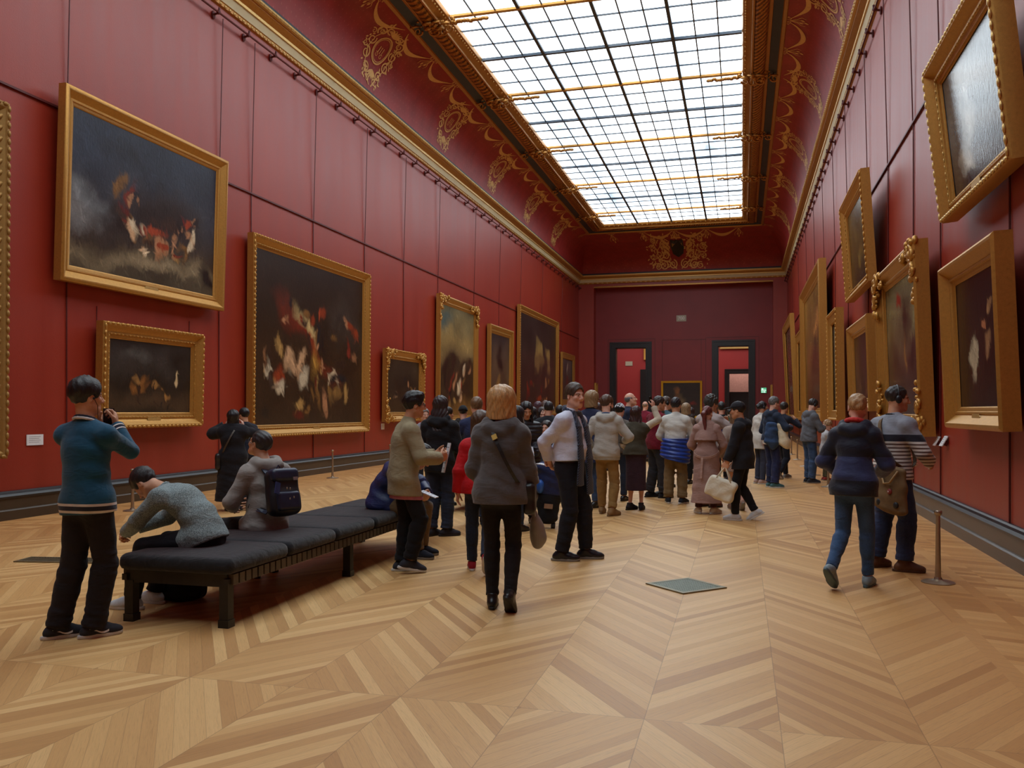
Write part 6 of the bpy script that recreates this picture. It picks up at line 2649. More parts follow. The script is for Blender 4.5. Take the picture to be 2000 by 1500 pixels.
# ---- person in the shiny navy jacket at the far bench end ---------------------------
o, J = visitor('person in a shiny navy jacket seated leaning forward at the far bench end', 745, h=1.74, skin='tan', hair=('short', (40, 34, 32)), q=1, sit=(-3.66, 8.42, -88),
               pose=dict(pel=(0, 0, .585), lean=(14, 52), head=(0, 40, 0), lf=(-.12, .40, 0, 4, 0), rf=(.13, .44, 0, -6, 0), rh=(.10, .46, .66), lh=(-.10, .46, .66), re=(1, -.2, -.2), le=(-1, -.2, -.2), lk=(-.2, .6, 1), rk=(.2, .6, 1)))
SHINY = cloth((27, 40, 84), .46, .2, sheen=0, spec=.5)
top(o, J, 'jacket', SHINY, 1, 41, e=.036, hem=.09, sl=(.068, .062, .05), fold=.022)
trousers(o, J, 'trousers', cloth((104, 84, 56)), 1, 4, r=(.09, .068, .058))
shoes(o, J, cloth((34, 38, 50)), RUBBER_GREY, 1, 'sneaker')
paper(o, J, J.arms[1]['wr'] + np.array([.02, .10, .02]), np.eye(3) @ rotx(1.2), (.06, .09), 'white folded paper on the knee of the person in the shiny navy jacket')

# ---- man in the beige jacket walking past --------------------------------------------
o, J = visitor('man in a beige jacket walking past the bench, holding a leaflet in both hands', 792, 1117, 765, 78, skin='asian', hair=('side', (28, 24, 26)), q=1,
               pose=dict(pel=(0, -.02, None), lean=(3, 8), head=(0, 2, 0), lf=(-.08, -.02, 0, 0, 0), rf=(.09, .02, .035, 0, 12), rk=(.1, 1, 0), rh=(.13, .31, 1.13), lh=(-.10, .33, 1.15), re=(.8, -.5, -.8), le=(-.6, -.6, -.8),
                         rhand=dict(f=(-.45, .85, .2), n=(-.85, -.3, .3), c=.7), lhand=dict(f=(.4, .9, .2), n=(.9, -.3, .3), c=.7)))
BEIGE = cloth((150, 138, 108), .88, .1, 260)
top(o, J, 'jacket', BEIGE, 1, 51, e=.028, hem=.215, flare=.012, sl=(.064, .058, .050), collar=True, fold=.009)
top(o, J, 'shirt', cloth((176, 106, 120)), 1, 52, e=.018, hem=.25, flare=.0, short='elbow', sl=(.03, .03, .03))
trousers(o, J, 'trousers', BLACK_C, 1, 5, e=.008, r=(.090, .070, .062), fold=.009)
shoes(o, J, cloth((48, 48, 56)), RUBBER, 1, 'sneaker')
glasses(o, J, (120, 110, 100))
A = J.arms[1]
paper(o, J, A['wr'] + np.array([-.08, .09, .0]), rotz(.25) @ rotx(-.25), (.028, .145), 'folded white leaflet held by the man in the beige jacket')

# ---- long-haired visitor in a black hoodie ------------------------------------------
o, J = visitor('long-haired visitor in a black hoodie seen from behind the beige jacket', 858, 1047, 773, 14, sex='m', skin='light', hair=('long', (52, 40, 40)), q=1,
               pose=dict(lh=(-.16, .26, 1.05), rh=(.20, .22, .98), lf=(-.1, 0, 0, -20, 0), rf=(.09, .02, 0, -60, 0)))
top(o, J, 'hoodie', cloth((26, 25, 29)), 1, 61, e=.024, hem=.16, hood=True, sl=(.062, .056, .046), fold=.008)
trousers(o, J, 'jeans', DARK_JEANS, 1, 6, e=.01, r=(.090, .072, .064), fold=.009)
shoes(o, J, cloth((40, 38, 42)), RUBBER_DARK, 1, fat=1.1)

# ---- child in red walking away ----------------------------------------------------------
o, J = visitor('child in a red jacket and red shoes walking away', 937, 1116, 0, 6, h=1.50, sex='f', skin='light', hair=('bob', (86, 62, 44)), q=1, headscale=1.08,
               pose=dict(lf=(-.10, .10, 0, 10, 0), rf=(.10, -.30, .12, 0, 50), lh=(-.245, .0, .88), rh=(.22, .06, .92), lean=(3, 6)))
REDC = cloth((186, 16, 24), .7, .2)
top(o, J, 'jacket', REDC, 1, 71, e=.034, hem=.10, flare=.012, sl=(.066, .058, .048), fold=.012)
trousers(o, J, 'jeans', DARK_JEANS, 1, 7, e=.006, r=(.088, .064, .052), fold=.008)
shoes(o, J, cloth((150, 24, 34)), RUBBER, 1, 'sneaker')

# ---- woman with the blond bob walking away ----------------------------------------------
o, J = visitor('woman with a blond bob and loose grey hooded jacket walking away', 978, 1188, 757, 6, sex='f', skin='fair', hair=('bigbob', (196, 152, 100)), q=1, hairkw=dict(dark=.55, gloss=.36),
               pose=dict(lf=(-.07, .02, 0, 4, 0), rf=(.09, -.16, .05, -8, 42), rk=(.1, 1, 0), lh=(-.16, .28, 1.02), rh=(.25, .12, .87), le=(-.45, -.8, -.5), re=(.35, -1, 0), lean=(2, 4), twist=-4))
GREYC = cloth((84, 80, 80), .85, .12, sheen=.3)
top(o, J, 'jacket', GREYC, 1, 81, e=.044, hem=.130, flare=.045, sl=(.056, .062, .058), short='three', hood=True, fold=.010)
trousers(o, J, 'trousers', cloth((28, 24, 26), .85, .2), 1, 8, e=.004, r=(.084, .060, .046), fold=.006)
shoes(o, J, LEATHER, RUBBER_DARK, 1, 'boot', high=.03)
pts, nr = body_strap(J, 0, 0, -1, .072)
b = strap_path(pts, .026, .007, 'shoulder_bag', plain('black_strap', (24, 22, 22), .45), None, nr)
held('shoulder_bag', 'black shoulder bag with brass buckle slung across the loose grey hooded jacket', 'bag', b, o)
F = Field()
F.add(rbox(J.pel + np.array([.235, .05, -.09]) * J.k, (.045, .11, .12), None, .035), .02)
P, Q = F.mesh(.009, folds(3, .005))
mesh_obj('pouch', P, Q, LEATHER, b, smooth=True)
bi = max(range(len(pts)), key=lambda i: pts[i][2] - 3 * pts[i][1] * 0 if nr[i] @ J.fw < -.5 else -9)
bi = min(len(pts) - 2, bi + (3 if pts[min(bi + 3, len(pts) - 1)][1] < 0 else -3))
m = MB()
dd = vn(pts[bi + 1] - pts[bi - 1])
m.obox(pts[bi] + nr[bi] * .008, (dd, nr[bi], np.cross(dd, nr[bi])), (.022, .006, .020))
m.build('buckle', BRASS, b)
F = Field()
hb = J.arms[1]['wr'] + J.arms[1]['f'] * .08
F.add(ell(hb + np.array([.03, .02, -.22]), (.062, .05, .10)), .03)
F.add(cap(hb, hb + np.array([.02, .01, -.16]), .010, .045), .04)
P, Q = F.mesh(.008, folds(13, .010))
b = mesh_obj('carrier_bag', P, Q, plain('grey_plastic', (136, 132, 130), .4, var=.1, bump=.3, bscale=12), None, smooth=True)
held('carrier_bag', 'small grey plastic bag hanging from the right hand of the blond bob walker', 'bag', b, o)
m = MB()
for sg in (-1, 1):
    m.tube([hb + np.array([.0, .012 * sg, .02]), hb + np.array([.01, .02 * sg, -.05]), hb + np.array([.02, .02 * sg, -.13])], .004, 5)
m.build('handle', plain('pale_plastic', (176, 186, 194), .4), b)

# ---- man with the scarf ------------------------------------------------------------------
SHIRT = cloth((206, 212, 232), .75, .05, 300, speck=(218, 222, 236))
o, J = visitor('man in a pale shirt with a long navy scarf, hands behind his back', 1114, 1093, 748, 120, skin='fair', hair=('short', (78, 62, 50)), q=1, build=1.05, brow=(70, 50, 40),
               pose=dict(lf=(-.14, .10, 0, 28, 0), rf=(.11, -.04, 0, 26, 0), lean=(-2, 3), head=(18, 0, 0), rh=(.07, -.20, .97), lh=(-.03, -.22, 1.0), re=(1, -1.3, .2), le=(-1, -1, .2),
                         rhand=dict(f=(-.8, -.3, -.3), n=(-.2, .8, .3), c=.6), lhand=dict(f=(.8, -.3, -.2), n=(.2, .8, .3), c=.5)))
top(o, J, 'shirt', SHIRT, 1, 91, e=.022, hem=-.03, belly=.035, sl=(.056, .052, .042), collar=True, fold=.008)
trousers(o, J, 'trousers', cloth((28, 28, 36), .85, .2), 1, 9, e=.008, r=(.096, .070, .060), fold=.008, waist=.07)
shoes(o, J, plain('black_shoe_leather', (28, 28, 34), .3, var=.1), RUBBER_GREY, 1)


def ring_at(o, c, rx, fw, w, d, hgt, mat, name):
    m = MB()
    n = 32
    vs = []
    for z in (-hgt / 2, hgt / 2):
        for i in range(n):
            a = 2 * PI * i / n
            vs.append(tuple(c + rx * w * math.cos(a) + fw * d * math.sin(a) + np.array([0, 0, z])))
    m.add(vs, [(i, (i + 1) % n, n + (i + 1) % n, n + i) for i in range(n)] + [tuple(reversed(range(n))), tuple(range(n, 2 * n))])
    return m.build(name, mat, o, ang=50)


ring_at(o, J.pel + .030 * J.k * J.up0, J.rx0, np.array([0, 1.0, 0]), .176 * J.k, .142 * J.k, .032, LEATHER, 'belt')


def scarf_mat():
    t = NT('navy_striped_scarf')
    co = t.coord()
    x, y, z = t.xyz(co)
    st = t.m('LESS_THAN', t.m('FRACT', t.m('MULTIPLY', t.m('ADD', z, t.m('MULTIPLY', t.m('ADD', x, y), .8)), 42)), .28)
    t.set(color=t.mix(st, srgb(24, 32, 54), srgb(74, 86, 112)), rough=.85, sheen=.2)
    t.bump(t.noise(co, 300, 2), .3, .002)
    return t.mat


SCARF = scarf_mat()
F = Field()
k = J.k
n0 = J.neck + .012 * k * J.up1
ring_ = [n0 + (J.rx * .075 * math.cos(a) + J.fw * .072 * math.sin(a) - J.up1 * .03 * math.sin(a)) * k for a in [2 * PI * i / 14 for i in range(15)]]
for p_, q_ in zip(ring_[:-1], ring_[1:]):
    F.add(ecap(p_, q_, .030 * k, .018 * k, .030 * k, .018 * k, J.up1), .01)
for sg, z1 in ((1, .90), (-1, .80)):
    path = [n0 + (sg * .055 * J.rx + .065 * J.fw) * k, J.chest + (sg * .075 * J.rx + .140 * J.fw + .06 * J.up1) * k, J.waist + (sg * .085 * J.rx + .168 * J.fw + .06 * J.up1) * k,
            J.pel + (sg * .09 * J.rx + .172 * J.fw + .06 * J.up1) * k, np.array([J.pel[0] + sg * .10 * k, J.pel[1] + .172 * k, z1 - .12])]
    for i in range(4):
        F.add(ecap(path[i], path[i + 1], (.040 + .006 * i) * k, .012 * k, (.046 + .006 * i) * k, .012 * k, J.rx), .008)
P, Q = F.mesh(.0070, folds(4, .003))
mesh_obj('scarf', P, Q, SCARF, o, smooth=True)
A = J.arms[1]
paper(o, J, A['wr'] + A['f'] * .08 + np.array([0, -.02, 0]), rotx(1.45), (.05, .14), 'folded leaflet held behind his back by the man with the navy scarf')

# ---- walking woman in the navy jacket -----------------------------------------------------
o, J = visitor('woman in a navy jacket and blue jeans walking away, hair in a bun', 1668, 1147, 766, 16, sex='f', skin='fair', hair=('bun', (176, 138, 96)), q=1, hairkw=dict(dark=.5),
               pose=dict(lf=(-.12, -.28, .11, -6, 44), rf=(.09, .12, 0, 2, 0), lk=(0, 1, .1), lean=(4, 7), head=(-16, 4, 0), lh=(-.18, .24, 1.02), le=(-1, -.8, -.2), rh=(.16, .30, 1.06), re=(.8, -.8, -.4)))
NJ = cloth_z('navy_anorak', (26, 30, 48), [(.93, 1.13, (46, 54, 92)), (.0, .93, (24, 28, 42))], .6)
top(o, J, 'jacket', NJ, 1, 101, e=.030, hem=.135, flare=.02, sl=(.058, .056, .048), hood=True, fold=.012)
neck_ring(o, J, .085, .022, cloth((206, 62, 58)), 'scarf', -.025)
trousers(o, J, 'jeans', denim((52, 78, 112)), 1, 10, e=.004, r=(.092, .062, .046), fold=.006)
TRN = plain('grey_teal_trainer', (120, 134, 138), .6, var=.15, bump=.3, bscale=150)
shoes(o, J, TRN, plain('teal_grey_sole', (70, 92, 98), .6), 1, 'trainer')

# ---- man in the striped sweater ---------------------------------------------------------
bands = [(1.235, 1.30, (34, 34, 46))] + [(1.215 - .034 * i, 1.235 - .034 * i, (204, 198, 190)) for i in range(14)] + [(1.200 - .034 * i, 1.215 - .034 * i, (90, 66, 58)) for i in range(14)]
STR = cloth_z('striped_knit', (140, 144, 154), bands)
o, J = visitor('man in a grey striped sweater with headphones, standing close to the wall', 1742, 1113, 753, 42, skin='tan', hair=('crop', (44, 36, 34)), q=1, build=1.06,
               pose=dict(lf=(-.17, -.02, 0, 0, 0), rf=(.12, .03, 0, -44, 0), head=(36, 2, 0), lean=(0, 5), rh=(.20, .28, 1.05), re=(.9, -.7, -.5), lh=(-.16, .30, 1.05), le=(-.9, -.6, -.4)))
top(o, J, 'sweater', STR, 1, 111, e=.022, hem=.09, belly=.01, sl=(.064, .056, .046), fold=.008)
trousers(o, J, 'jeans', denim((38, 50, 82)), 1, 11, e=.010, r=(.096, .074, .066), fold=.010, cut=-.03)
shoes(o, J, BROWN_LEATHER, plain('tan_sole', (84, 58, 40), .6), 1, 'boot', high=.02, fat=1.1)
headphones(o, J, 1)
neck_ring(o, J, .074, .007, BLACK_C, 'lanyard', .0)
pts, nr = body_strap(J, 0, 0, -1, .035)
OLIVE = plain('olive_canvas', (104, 78, 44), .8, var=.2, bump=.3, bscale=60)
b = strap_path(pts, .040, .006, 'shoulder_bag', OLIVE, None, nr)
held('shoulder_bag', 'large olive brown shoulder bag with two black dots and a red badge', 'bag', b, o)
bc = J.pel + np.array([.17, -.200, -.20]) * J.k
RB = rotz(-.15) @ roty(.14)
F = Field()
F.add(ecap(bc + RB @ np.array((0, 0, .21)), bc + RB @ np.array((0, 0, -.13)), .16, .055, .225, .075, RB[:, 0]), .03)
P, Q = F.mesh(.008, folds(17, .006), [(plane(bc + RB @ np.array((0, 0, .24)), RB[:, 2]), 'i'), (plane(bc - RB @ np.array((0, 0, .19)), -RB[:, 2]), 'i')])
mesh_obj('bag_body', P, Q, OLIVE, b, smooth=True)
for (dx, dz, r, cc, nm, dy) in ((-.07, -.11, .036, (20, 20, 22), 'black_dot', .062), (.14, -.09, .030, (20, 20, 22), 'black_dot', .052), (.06, .02, .028, (130, 40, 34), 'badge', .066), (.06, .02, .012, (206, 196, 186), 'badge_ring', .070), (-.08, .16, .040, (120, 104, 66), 'pale_disc', .056)):
    m = MB()
    R2 = RB
    c0 = bc + RB @ np.array((dx, -dy, dz))
    m.blob(c0, (r, .018, r), 18, ax=[R2[:, 0], R2[:, 1], R2[:, 2]])
    m.build(nm, plain('bag_' + nm, cc, .6), b, smooth=True)
m = MB()
m.tube([bc + RB @ np.array((-.12, -.05, .22)), bc + RB @ np.array((-.02, -.075, .08)), bc + RB @ np.array((.06, -.078, .10)), bc + RB @ np.array((.12, -.05, .22))], .010, 6)
m.build('carry_handle', plain('tan_webbing', (150, 116, 70), .7), b, smooth=True)
# ------------------------------------------------------------------ the crowd farther down the room
def casual(o, J, q, topm, legm, shoem=None, tn='jacket', ln='trousers', seed=1, sole=None, tk=None, lk_=None):
    top(o, J, tn, topm, q, seed, **(tk or {}))
    trousers(o, J, ln, legm, q, seed + 2, **(lk_ or {}))
    shoes(o, J, shoem or LEATHER, sole or RUBBER_DARK, q)


FRONT = dict(c=.5)
# boy with the blue tube
o, J = visitor('fair-haired boy in a navy jacket holding a blue tube, beside the blond bob', 930, None, 776, 6, zc=11.6, skin='fair', hair=('short', (122, 92, 64)), q=2,
               pose=dict(lh=(-.30, .26, 1.12), le=(-.7, -.8, -.6), lhand=dict(f=(-.3, .6, .7), n=(.8, .2, .3), c=.8), rh=(.16, .28, 1.1)))
casual(o, J, 2, cloth((38, 46, 78)), DARK_JEANS, seed=3, tk=dict(e=.026, hem=.12, collar=True))
m = MB()
hc = J.arms[0]['wr'] + J.arms[0]['f'] * .09 + J.arms[0]['n'] * .03
m.tube([hc - np.array([-.02, 0, .07]), hc + np.array([-.035, .02, .16])], [.030, .034], 14)
b = m.build('rolled_tube', plain('blue_tube', (44, 108, 150), .45), ang=50)
held('rolled_tube', 'blue tube held upright in the left hand of the fair-haired boy', 'tube', b, o)
# hooded dark visitor
o, J = visitor('visitor in a black hooded coat and dark knitted cap facing the pale clouded sky painting', 904, None, 793, 4, zc=15.7, skin='light', hair=('crop', (30, 28, 30)), q=2)
casual(o, J, 2, cloth((34, 33, 32)), BLACK_C, seed=7, tk=dict(e=.034, hem=.22, hood=True))
F = Field()
F.add(ell(J.hp(0, -.016, .046), np.array((.094, .114, .100)) * J.k, J.HR), .02)
P, Q = F.mesh(.010, folds(5, .006), [(plane(J.hp(0, 0, .018), J.HR @ np.array((0, -.25, -1))), 'i')])
mesh_obj('knitted_cap', P, Q, cloth((28, 28, 32)), o, smooth=True)
# neon scarf visitor
o, J = visitor('visitor with dark hair and a neon green collar beside the long-haired black hoodie', 868, None, 795, 60, zc=13.9, skin='tan', hair=('short', (30, 26, 24)), q=3)
casual(o, J, 3, cloth((44, 60, 46)), BLACK_C, seed=9)
neck_ring(o, J, .095, .030, plain('neon_green', (110, 220, 60), .6), 'collar', .03, q=3)
# grey person in the gap
o, J = visitor('grey-haired visitor in a pale scarf glimpsed between the beige jacket and the black hoodie', 827, None, 798, 160, zc=14.7, skin='light', hair=('short', (120, 114, 112)), q=3)
casual(o, J, 3, cloth((140, 138, 146)), COAL, seed=10)
neck_ring(o, J, .090, .032, cloth((196, 160, 180)), 'scarf', .03, q=3)
# group between the blond bob and the scarf man
o, J = visitor('woman with long black hair in a black puffer jacket, looking down towards the camera', 1026, None, 785, 170, zc=11.6, sex='f', skin='asian', hair=('longface', (24, 22, 26)), q=1,
               pose=dict(head=(-6, 20, 0), lh=(-.06, .28, 1.06), rh=(.10, .28, 1.06), lhand=FRONT, rhand=FRONT))
PUFF = plain('black_puffer_nylon', (30, 30, 38), .5, var=.2, bump=.2, bscale=16)
casual(o, J, 1, PUFF, BLACK_C, seed=11, tk=dict(e=.038, hem=.14, puff=.012, sl=(.066, .060, .050), collar=True))
paper(o, J, J.arms[0]['wr'] + np.array([.06, .11, .02]), rotx(.7), (.05, .075), 'white leaflet held by the woman in the black puffer jacket')
o, J = visitor('dark-haired visitor with white earphones close beside the blond bob', 1004, None, 794, 40, zc=10.9, sex='f', skin='asian', hair=('bob', (30, 28, 34)), q=2)
casual(o, J, 2, cloth((36, 38, 52)), DARK_JEANS, seed=12)
m = MB()
m.tube([J.hp(.095, .01, -.02), J.hp(.098, .03, -.10), J.hp(.06, .09, -.22)], .003, 5)
m.build('earphone_cord', WHITE_CARD, o)
o, J = visitor('small dark-haired girl half hidden at the scarf man elbow', 1070, None, 826, 200, zc=12.2, h=1.36, sex='f', skin='light', hair=('longface', (44, 34, 32)), q=2, headscale=1.1)
casual(o, J, 2, cloth((52, 54, 66)), DARK_JEANS, seed=13)
o, J = visitor('woman with dark hair, her lit face turned up, behind the black puffer jacket', 1055, None, 795, 150, zc=16.2, sex='f', skin='fair', hair=('longface', (40, 30, 30)), q=2, pose=dict(head=(0, -10, 0)))
casual(o, J, 2, cloth((36, 34, 38)), BLACK_C, seed=14)
o, J = visitor('man with black hair and pale headphones seen from behind, in a dark jacket', 1070, None, 785, 8, zc=14.9, skin='light', hair=('short', (30, 30, 34)), q=2, pose=dict(head=(-20, 6, 0)))
casual(o, J, 2, cloth((32, 34, 40)), BLACK_C, seed=15, tk=dict(e=.03, hem=.14))
headphones(o, J, 2, (150, 146, 144))
o, J = visitor('brown-haired man in the farther row under the arched painting', 1064, None, 783, 10, zc=18.4, skin='fair', hair=('short', (92, 72, 66)), q=3)
casual(o, J, 3, cloth((60, 50, 54)), BLACK_C, seed=16)
o, J = visitor('visitor with plum coloured hair in the farther row under the arched painting', 1049, None, 785, 20, zc=19.5, sex='f', skin='light', hair=('bob', (76, 48, 60)), q=3)
casual(o, J, 3, cloth((58, 46, 60)), BLACK_C, seed=17)
o, J = visitor('visitor in a dark hooded jacket beside the woman with the lit upturned face', 1039, None, 795, 15, zc=15.8, sex='f', skin='light', hair=('long', (28, 26, 30)), q=3)
casual(o, J, 3, cloth((34, 34, 40)), BLACK_C, seed=18, tk=dict(e=.032, hood=True))
o, J = visitor('visitor in a black coat in the second row, directly behind the scarf man shoulder', 1092, None, 792, 12, zc=15.6, skin='light', hair=('short', (34, 30, 32)), q=3)
casual(o, J, 3, cloth((28, 28, 32)), BLACK_C, seed=19, tk=dict(e=.032, hem=.2))
# trolley bag
bx, by = floor_at(1066, 1032)
F = Field()
F.add(ecap((0, 0, .14), (0, 0, .78), .13, .085, .19, .115, (1, 0, 0)), .03)
P, Q = F.mesh(.012, folds(6, .014), [(plane((0, 0, .06), (0, 0, -1)), 'i'), (plane((0, 0, .44), (0, 0, 1)), 'i')])
b = mesh_obj('trolley_bag', P, Q, cloth((26, 26, 30)), None, smooth=True)
P, Q = F.mesh(.012, folds(6, .016), [(plane((0, 0, .44), (0, 0, -1)), 'i'), (plane((0, 0, .88), (0, 0, 1)), 'i')])
mesh_obj('upper_pouch', P, Q, cloth((34, 44, 84), .6), b, smooth=True)
b.location = (bx, by, 0)
b.rotation_euler = (0, .10, .3)
tag(b, 'navy and black trolley bag with a tan patch beside the scarf man', 'bag')
m = MB()
m.box((-.06, -.125, .27), (.05, -.108, .33))
m.build('patch', plain('tan_patch', (146, 116, 92), .7), b)
F = Field()
F.add(ell((-.13, -.05, .55), (.05, .07, .09)), .02)
P, Q = F.mesh(.010, folds(8, .012))
mesh_obj('blue_pouch', P, Q, plain('bright_blue_nylon', (40, 96, 186), .45, var=.2), b, smooth=True)
m = MB()
for sx in (-1, 1):
    m.tube([(sx * .09 - .025, 0, .045), (sx * .09 + .025, 0, .045)], .045, 14)
m.build('wheel', RUBBER_DARK, b)
m = MB()
m.tube([(-.08, .06, .8), (-.08, .07, 1.02), (.08, .07, 1.02), (.08, .06, .8)], .010, 8)
m.build('pull_handle', PHONE_BLACK, b, smooth=True)

# blond woman in navy
o, J = visitor('woman with straight dark blond hair and navy top, standing behind the scarf man', 1152, 991, 764, 32, sex='f', skin='fair', hair=('bob', (150, 120, 84)), q=2, hairkw=dict(dark=.5), pose=dict(head=(24, 0, 0)))
casual(o, J, 2, cloth((34, 40, 66)), JEANS, LEATHER, tn='cardigan', ln='jeans', seed=21, tk=dict(e=.028, hem=.30, flare=.03))
glasses(o, J)
# grey hoodie, khaki trousers
o, J = visitor('bearded man in a pale grey hoodie and khaki trousers seen from behind', 1184, 1006, 769, 10, skin='fair', hair=('short', (84, 58, 42)), q=1,
               pose=dict(head=(40, 6, 0), rh=(.24, .26, 1.10), re=(.9, -.7, -.6), rhand=dict(f=(-.2, .3, .9), n=(-.9, .1, .2), c=.9), lh=(-.22, .16, .98), le=(-.8, -1, -.2), lf=(-.10, .20, 0, 0, 0), rf=(.10, -.08, 0, -30, 0), lean=(1, 4)))
PALEG = cloth((176, 172, 164), .92, .08)
top(o, J, 'hoodie', PALEG, 1, 121, e=.026, hem=.10, hood=True, sl=(.058, .052, .044), fold=.006)
top(o, J, 'hem_rib', cloth((164, 160, 152)), 1, 121, e=.020, hem=.145, short='elbow', sl=(.03, .03, .03), fold=.004)
trousers(o, J, 'trousers', KHAKI, 1, 12, e=.006, r=(.092, .068, .056), fold=.009, cut=-.03)
shoes(o, J, plain('tan_suede', (134, 102, 64), .8, var=.15), plain('tan_rubber', (120, 92, 60), .6), 1, 'boot', high=.02)
neck_ring(o, J, .066, .018, cloth((74, 92, 124)), 'collar', -.012, q=1)
F = Field()
F.add(ell(J.hp(0, .05, -.085), np.array((.058, .050, .046)) * J.k, J.HR), .02)
for sg in (-1, 1):
    F.add(cap(J.hp(sg * .068, .0, -.03), J.hp(sg * .052, .03, -.085), .018 * J.k, .022 * J.k), .02)
P, Q = F.mesh(.006, folds(5, .003), [(ell(J.hp(0, .075, -.045), np.array((.05, .05, .038)) * J.k, J.HR), 's')])
mesh_obj('beard', P, Q, hair_mat((60, 40, 32)), o, smooth=True)
# profile man looking up
o, J = visitor('grey-haired man in a dark navy coat, bald forehead lifted, profile turned up', 1224, None, 767, 80, zc=17.0, skin='fair', hair=('bald', (104, 104, 110)), q=2, pose=dict(head=(6, -14, 0)))
casual(o, J, 2, cloth((34, 42, 66)), BLACK_C, seed=23, tk=dict(e=.03, hem=.2))
# white cap
o, J = visitor('visitor in a white and black striped cap between the bearded man and the olive cape', 1208, None, 788, 20, zc=14.6, skin='light', hair=('short', (40, 34, 32)), q=3)
casual(o, J, 3, cloth((90, 82, 76)), DARK_JEANS, seed=24)
for nm, cc, rr, z0 in (('cap', (214, 218, 224), .0, .035), ('cap_stripe', (28, 28, 34), .004, .012)):
    F = Field()
    F.add(ell(J.hp(0, -.012, .042), (np.array((.092, .112, .098)) + rr) * J.k, J.HR), .02)
    post = [(plane(J.hp(0, 0, z0), J.HR @ np.array((0, -.2, -1))), 'i')]
    if rr:
        post.append((plane(J.hp(0, 0, z0 + .03), J.HR @ np.array((0, .2, 1))), 'i'))
    P, Q = F.mesh(.010, None, post)
    mesh_obj(nm, P, Q, cloth(cc), o, smooth=True)
# olive cape woman with the raised arm
o, J = visitor('woman in an olive cropped vest and plum skirt raising a phone in her right hand', 1242, 996, 793, 2, sex='f', skin='light', hair=('long', (58, 34, 32)), q=1,
               pose=dict(head=(10, -8, 0), rh=(.30, .14, 1.78), re=(1, -.2, -.3), rhand=dict(f=(-.15, .1, 1), n=(-.8, .5, .1), c=.5, s=.1), lh=(-.14, .26, 1.02), lf=(-.10, 0, 0, -40, 0), rf=(.09, .02, 0, -10, 0)))
top(o, J, 'shirt', cloth((196, 184, 164)), 1, 131, e=.012, hem=.0, sl=(.058, .054, .044), fold=.008)
top(o, J, 'vest', cloth((64, 58, 44), .75), 1, 132, e=.040, hem=.03, flare=.05, short='elbow', arms=(0,), sl=(.060, .062, .05), fold=.010)
skirt(o, J, 'skirt', cloth((58, 40, 52)), 1, .34, .175, .145, 5)
shoes(o, J, cloth((44, 40, 44)), RUBBER_DARK, 1, 'ankle_boot', high=.03)
phone_at(J, 1, 'dark phone raised overhead by the woman in the olive cropped vest', off=(.10, .015, .03), o=o)
# dark red sweater
o, J = visitor('man in a dark red sweater with a round white arm badge', 1281, 972, 774, 56, skin='tan', hair=('short', (52, 40, 34)), q=1, build=1.06, pose=dict(head=(20, 0, 0), rh=(.22, .18, .98), lf=(-.14, -.04, 0, 0, 0), rf=(.12, .08, 0, -10, 0)))
DRED = cloth((110, 18, 34), .85, .15)
top(o, J, 'sweater', DRED, 1, 141, e=.028, hem=.12, sl=(.066, .060, .048), collar=True, fold=.009)
trousers(o, J, 'trousers', cloth((44, 42, 46)), 1, 14, e=.012, r=(.094, .076, .068), fold=.010)
shoes(o, J, cloth((30, 30, 36)), RUBBER_DARK, 1, 'sneaker', fat=1.1)
A = J.arms[1]
m = MB()
nd = vn(A['el'] - A['sh'])
on = vn(np.array([1.0, -.35, 0]))
c0 = A['sh'] + nd * .06 + on * .078
m.blob(c0, (.042, .012, .042), 16, ax=[vn(np.cross(on, (0, 0, 1))), on, np.array((0, 0, 1.0))])
bd = m.build('arm_badge', plain('white_badge', (206, 204, 206), .6), o, smooth=True)
m = MB()
m.blob(c0 + on * .008, (.022, .008, .022), 12, ax=[vn(np.cross(on, (0, 0, 1))), on, np.array((0, 0, 1.0))])
m.build('emblem', plain('grey_emblem', (96, 92, 104), .6), bd, smooth=True)
# headphones man behind
o, J = visitor('brown-haired man with teal collar and dark headphones, behind the white shirted man', 1297, None, 775, 40, zc=17.2, skin='fair', hair=('short', (84, 66, 54)), q=2, pose=dict(head=(30, 0, 0)))
casual(o, J, 2, cloth((72, 104, 116)), BLACK_C, seed=27)
headphones(o, J, 2)
# face turning left
o, J = visitor('balding man in teal facing left, tucked against the white shirted man', 1294, None, 797, -80, zc=15.5, skin='tan', hair=('crop', (84, 78, 74)), q=2)
casual(o, J, 2, cloth((56, 112, 116)), BLACK_C, seed=28)
# white shirt with the blue puffer tied round the waist
o, J = visitor('man in a white shirt with a bright blue puffer jacket tied round his waist', 1319, 983, 777, 8, skin='tan', hair=('short', (34, 30, 34)), q=1, pose=dict(head=(14, 2, 0), lh=(-.14, .28, 1.04), rh=(.14, .30, 1.06), le=(-1, -.6, -.4), re=(1, -.6, -.4), lf=(-.12, 0, 0, 14, 0), rf=(.12, -.02, 0, -24, 0)))
top(o, J, 'shirt', cloth((204, 202, 194), .8, .06), 1, 151, e=.030, hem=.06, sl=(.058, .054, .046), collar=True, fold=.008)
trousers(o, J, 'trousers', cloth((124, 102, 70)), 1, 15, e=.012, r=(.094, .076, .068), fold=.011)
shoes(o, J, cloth((34, 36, 42)), RUBBER, 1, 'sneaker')
BLUEP = plain('bright_blue_quilted_nylon', (24, 56, 140), .42, var=.25, bump=.2, bscale=16)
F = Field()
k = J.k
F.add(ecap(J.pel + np.array([0, 0, .10]) * k, J.pel + np.array([.01, -.02, -.20]) * k, .212 * k, .182 * k, .235 * k, .215 * k, (1, 0, 0)), .03)
F.add(ell(J.pel + np.array([.10, -.05, -.22]) * k, np.array((.09, .11, .12)) * k), .04)
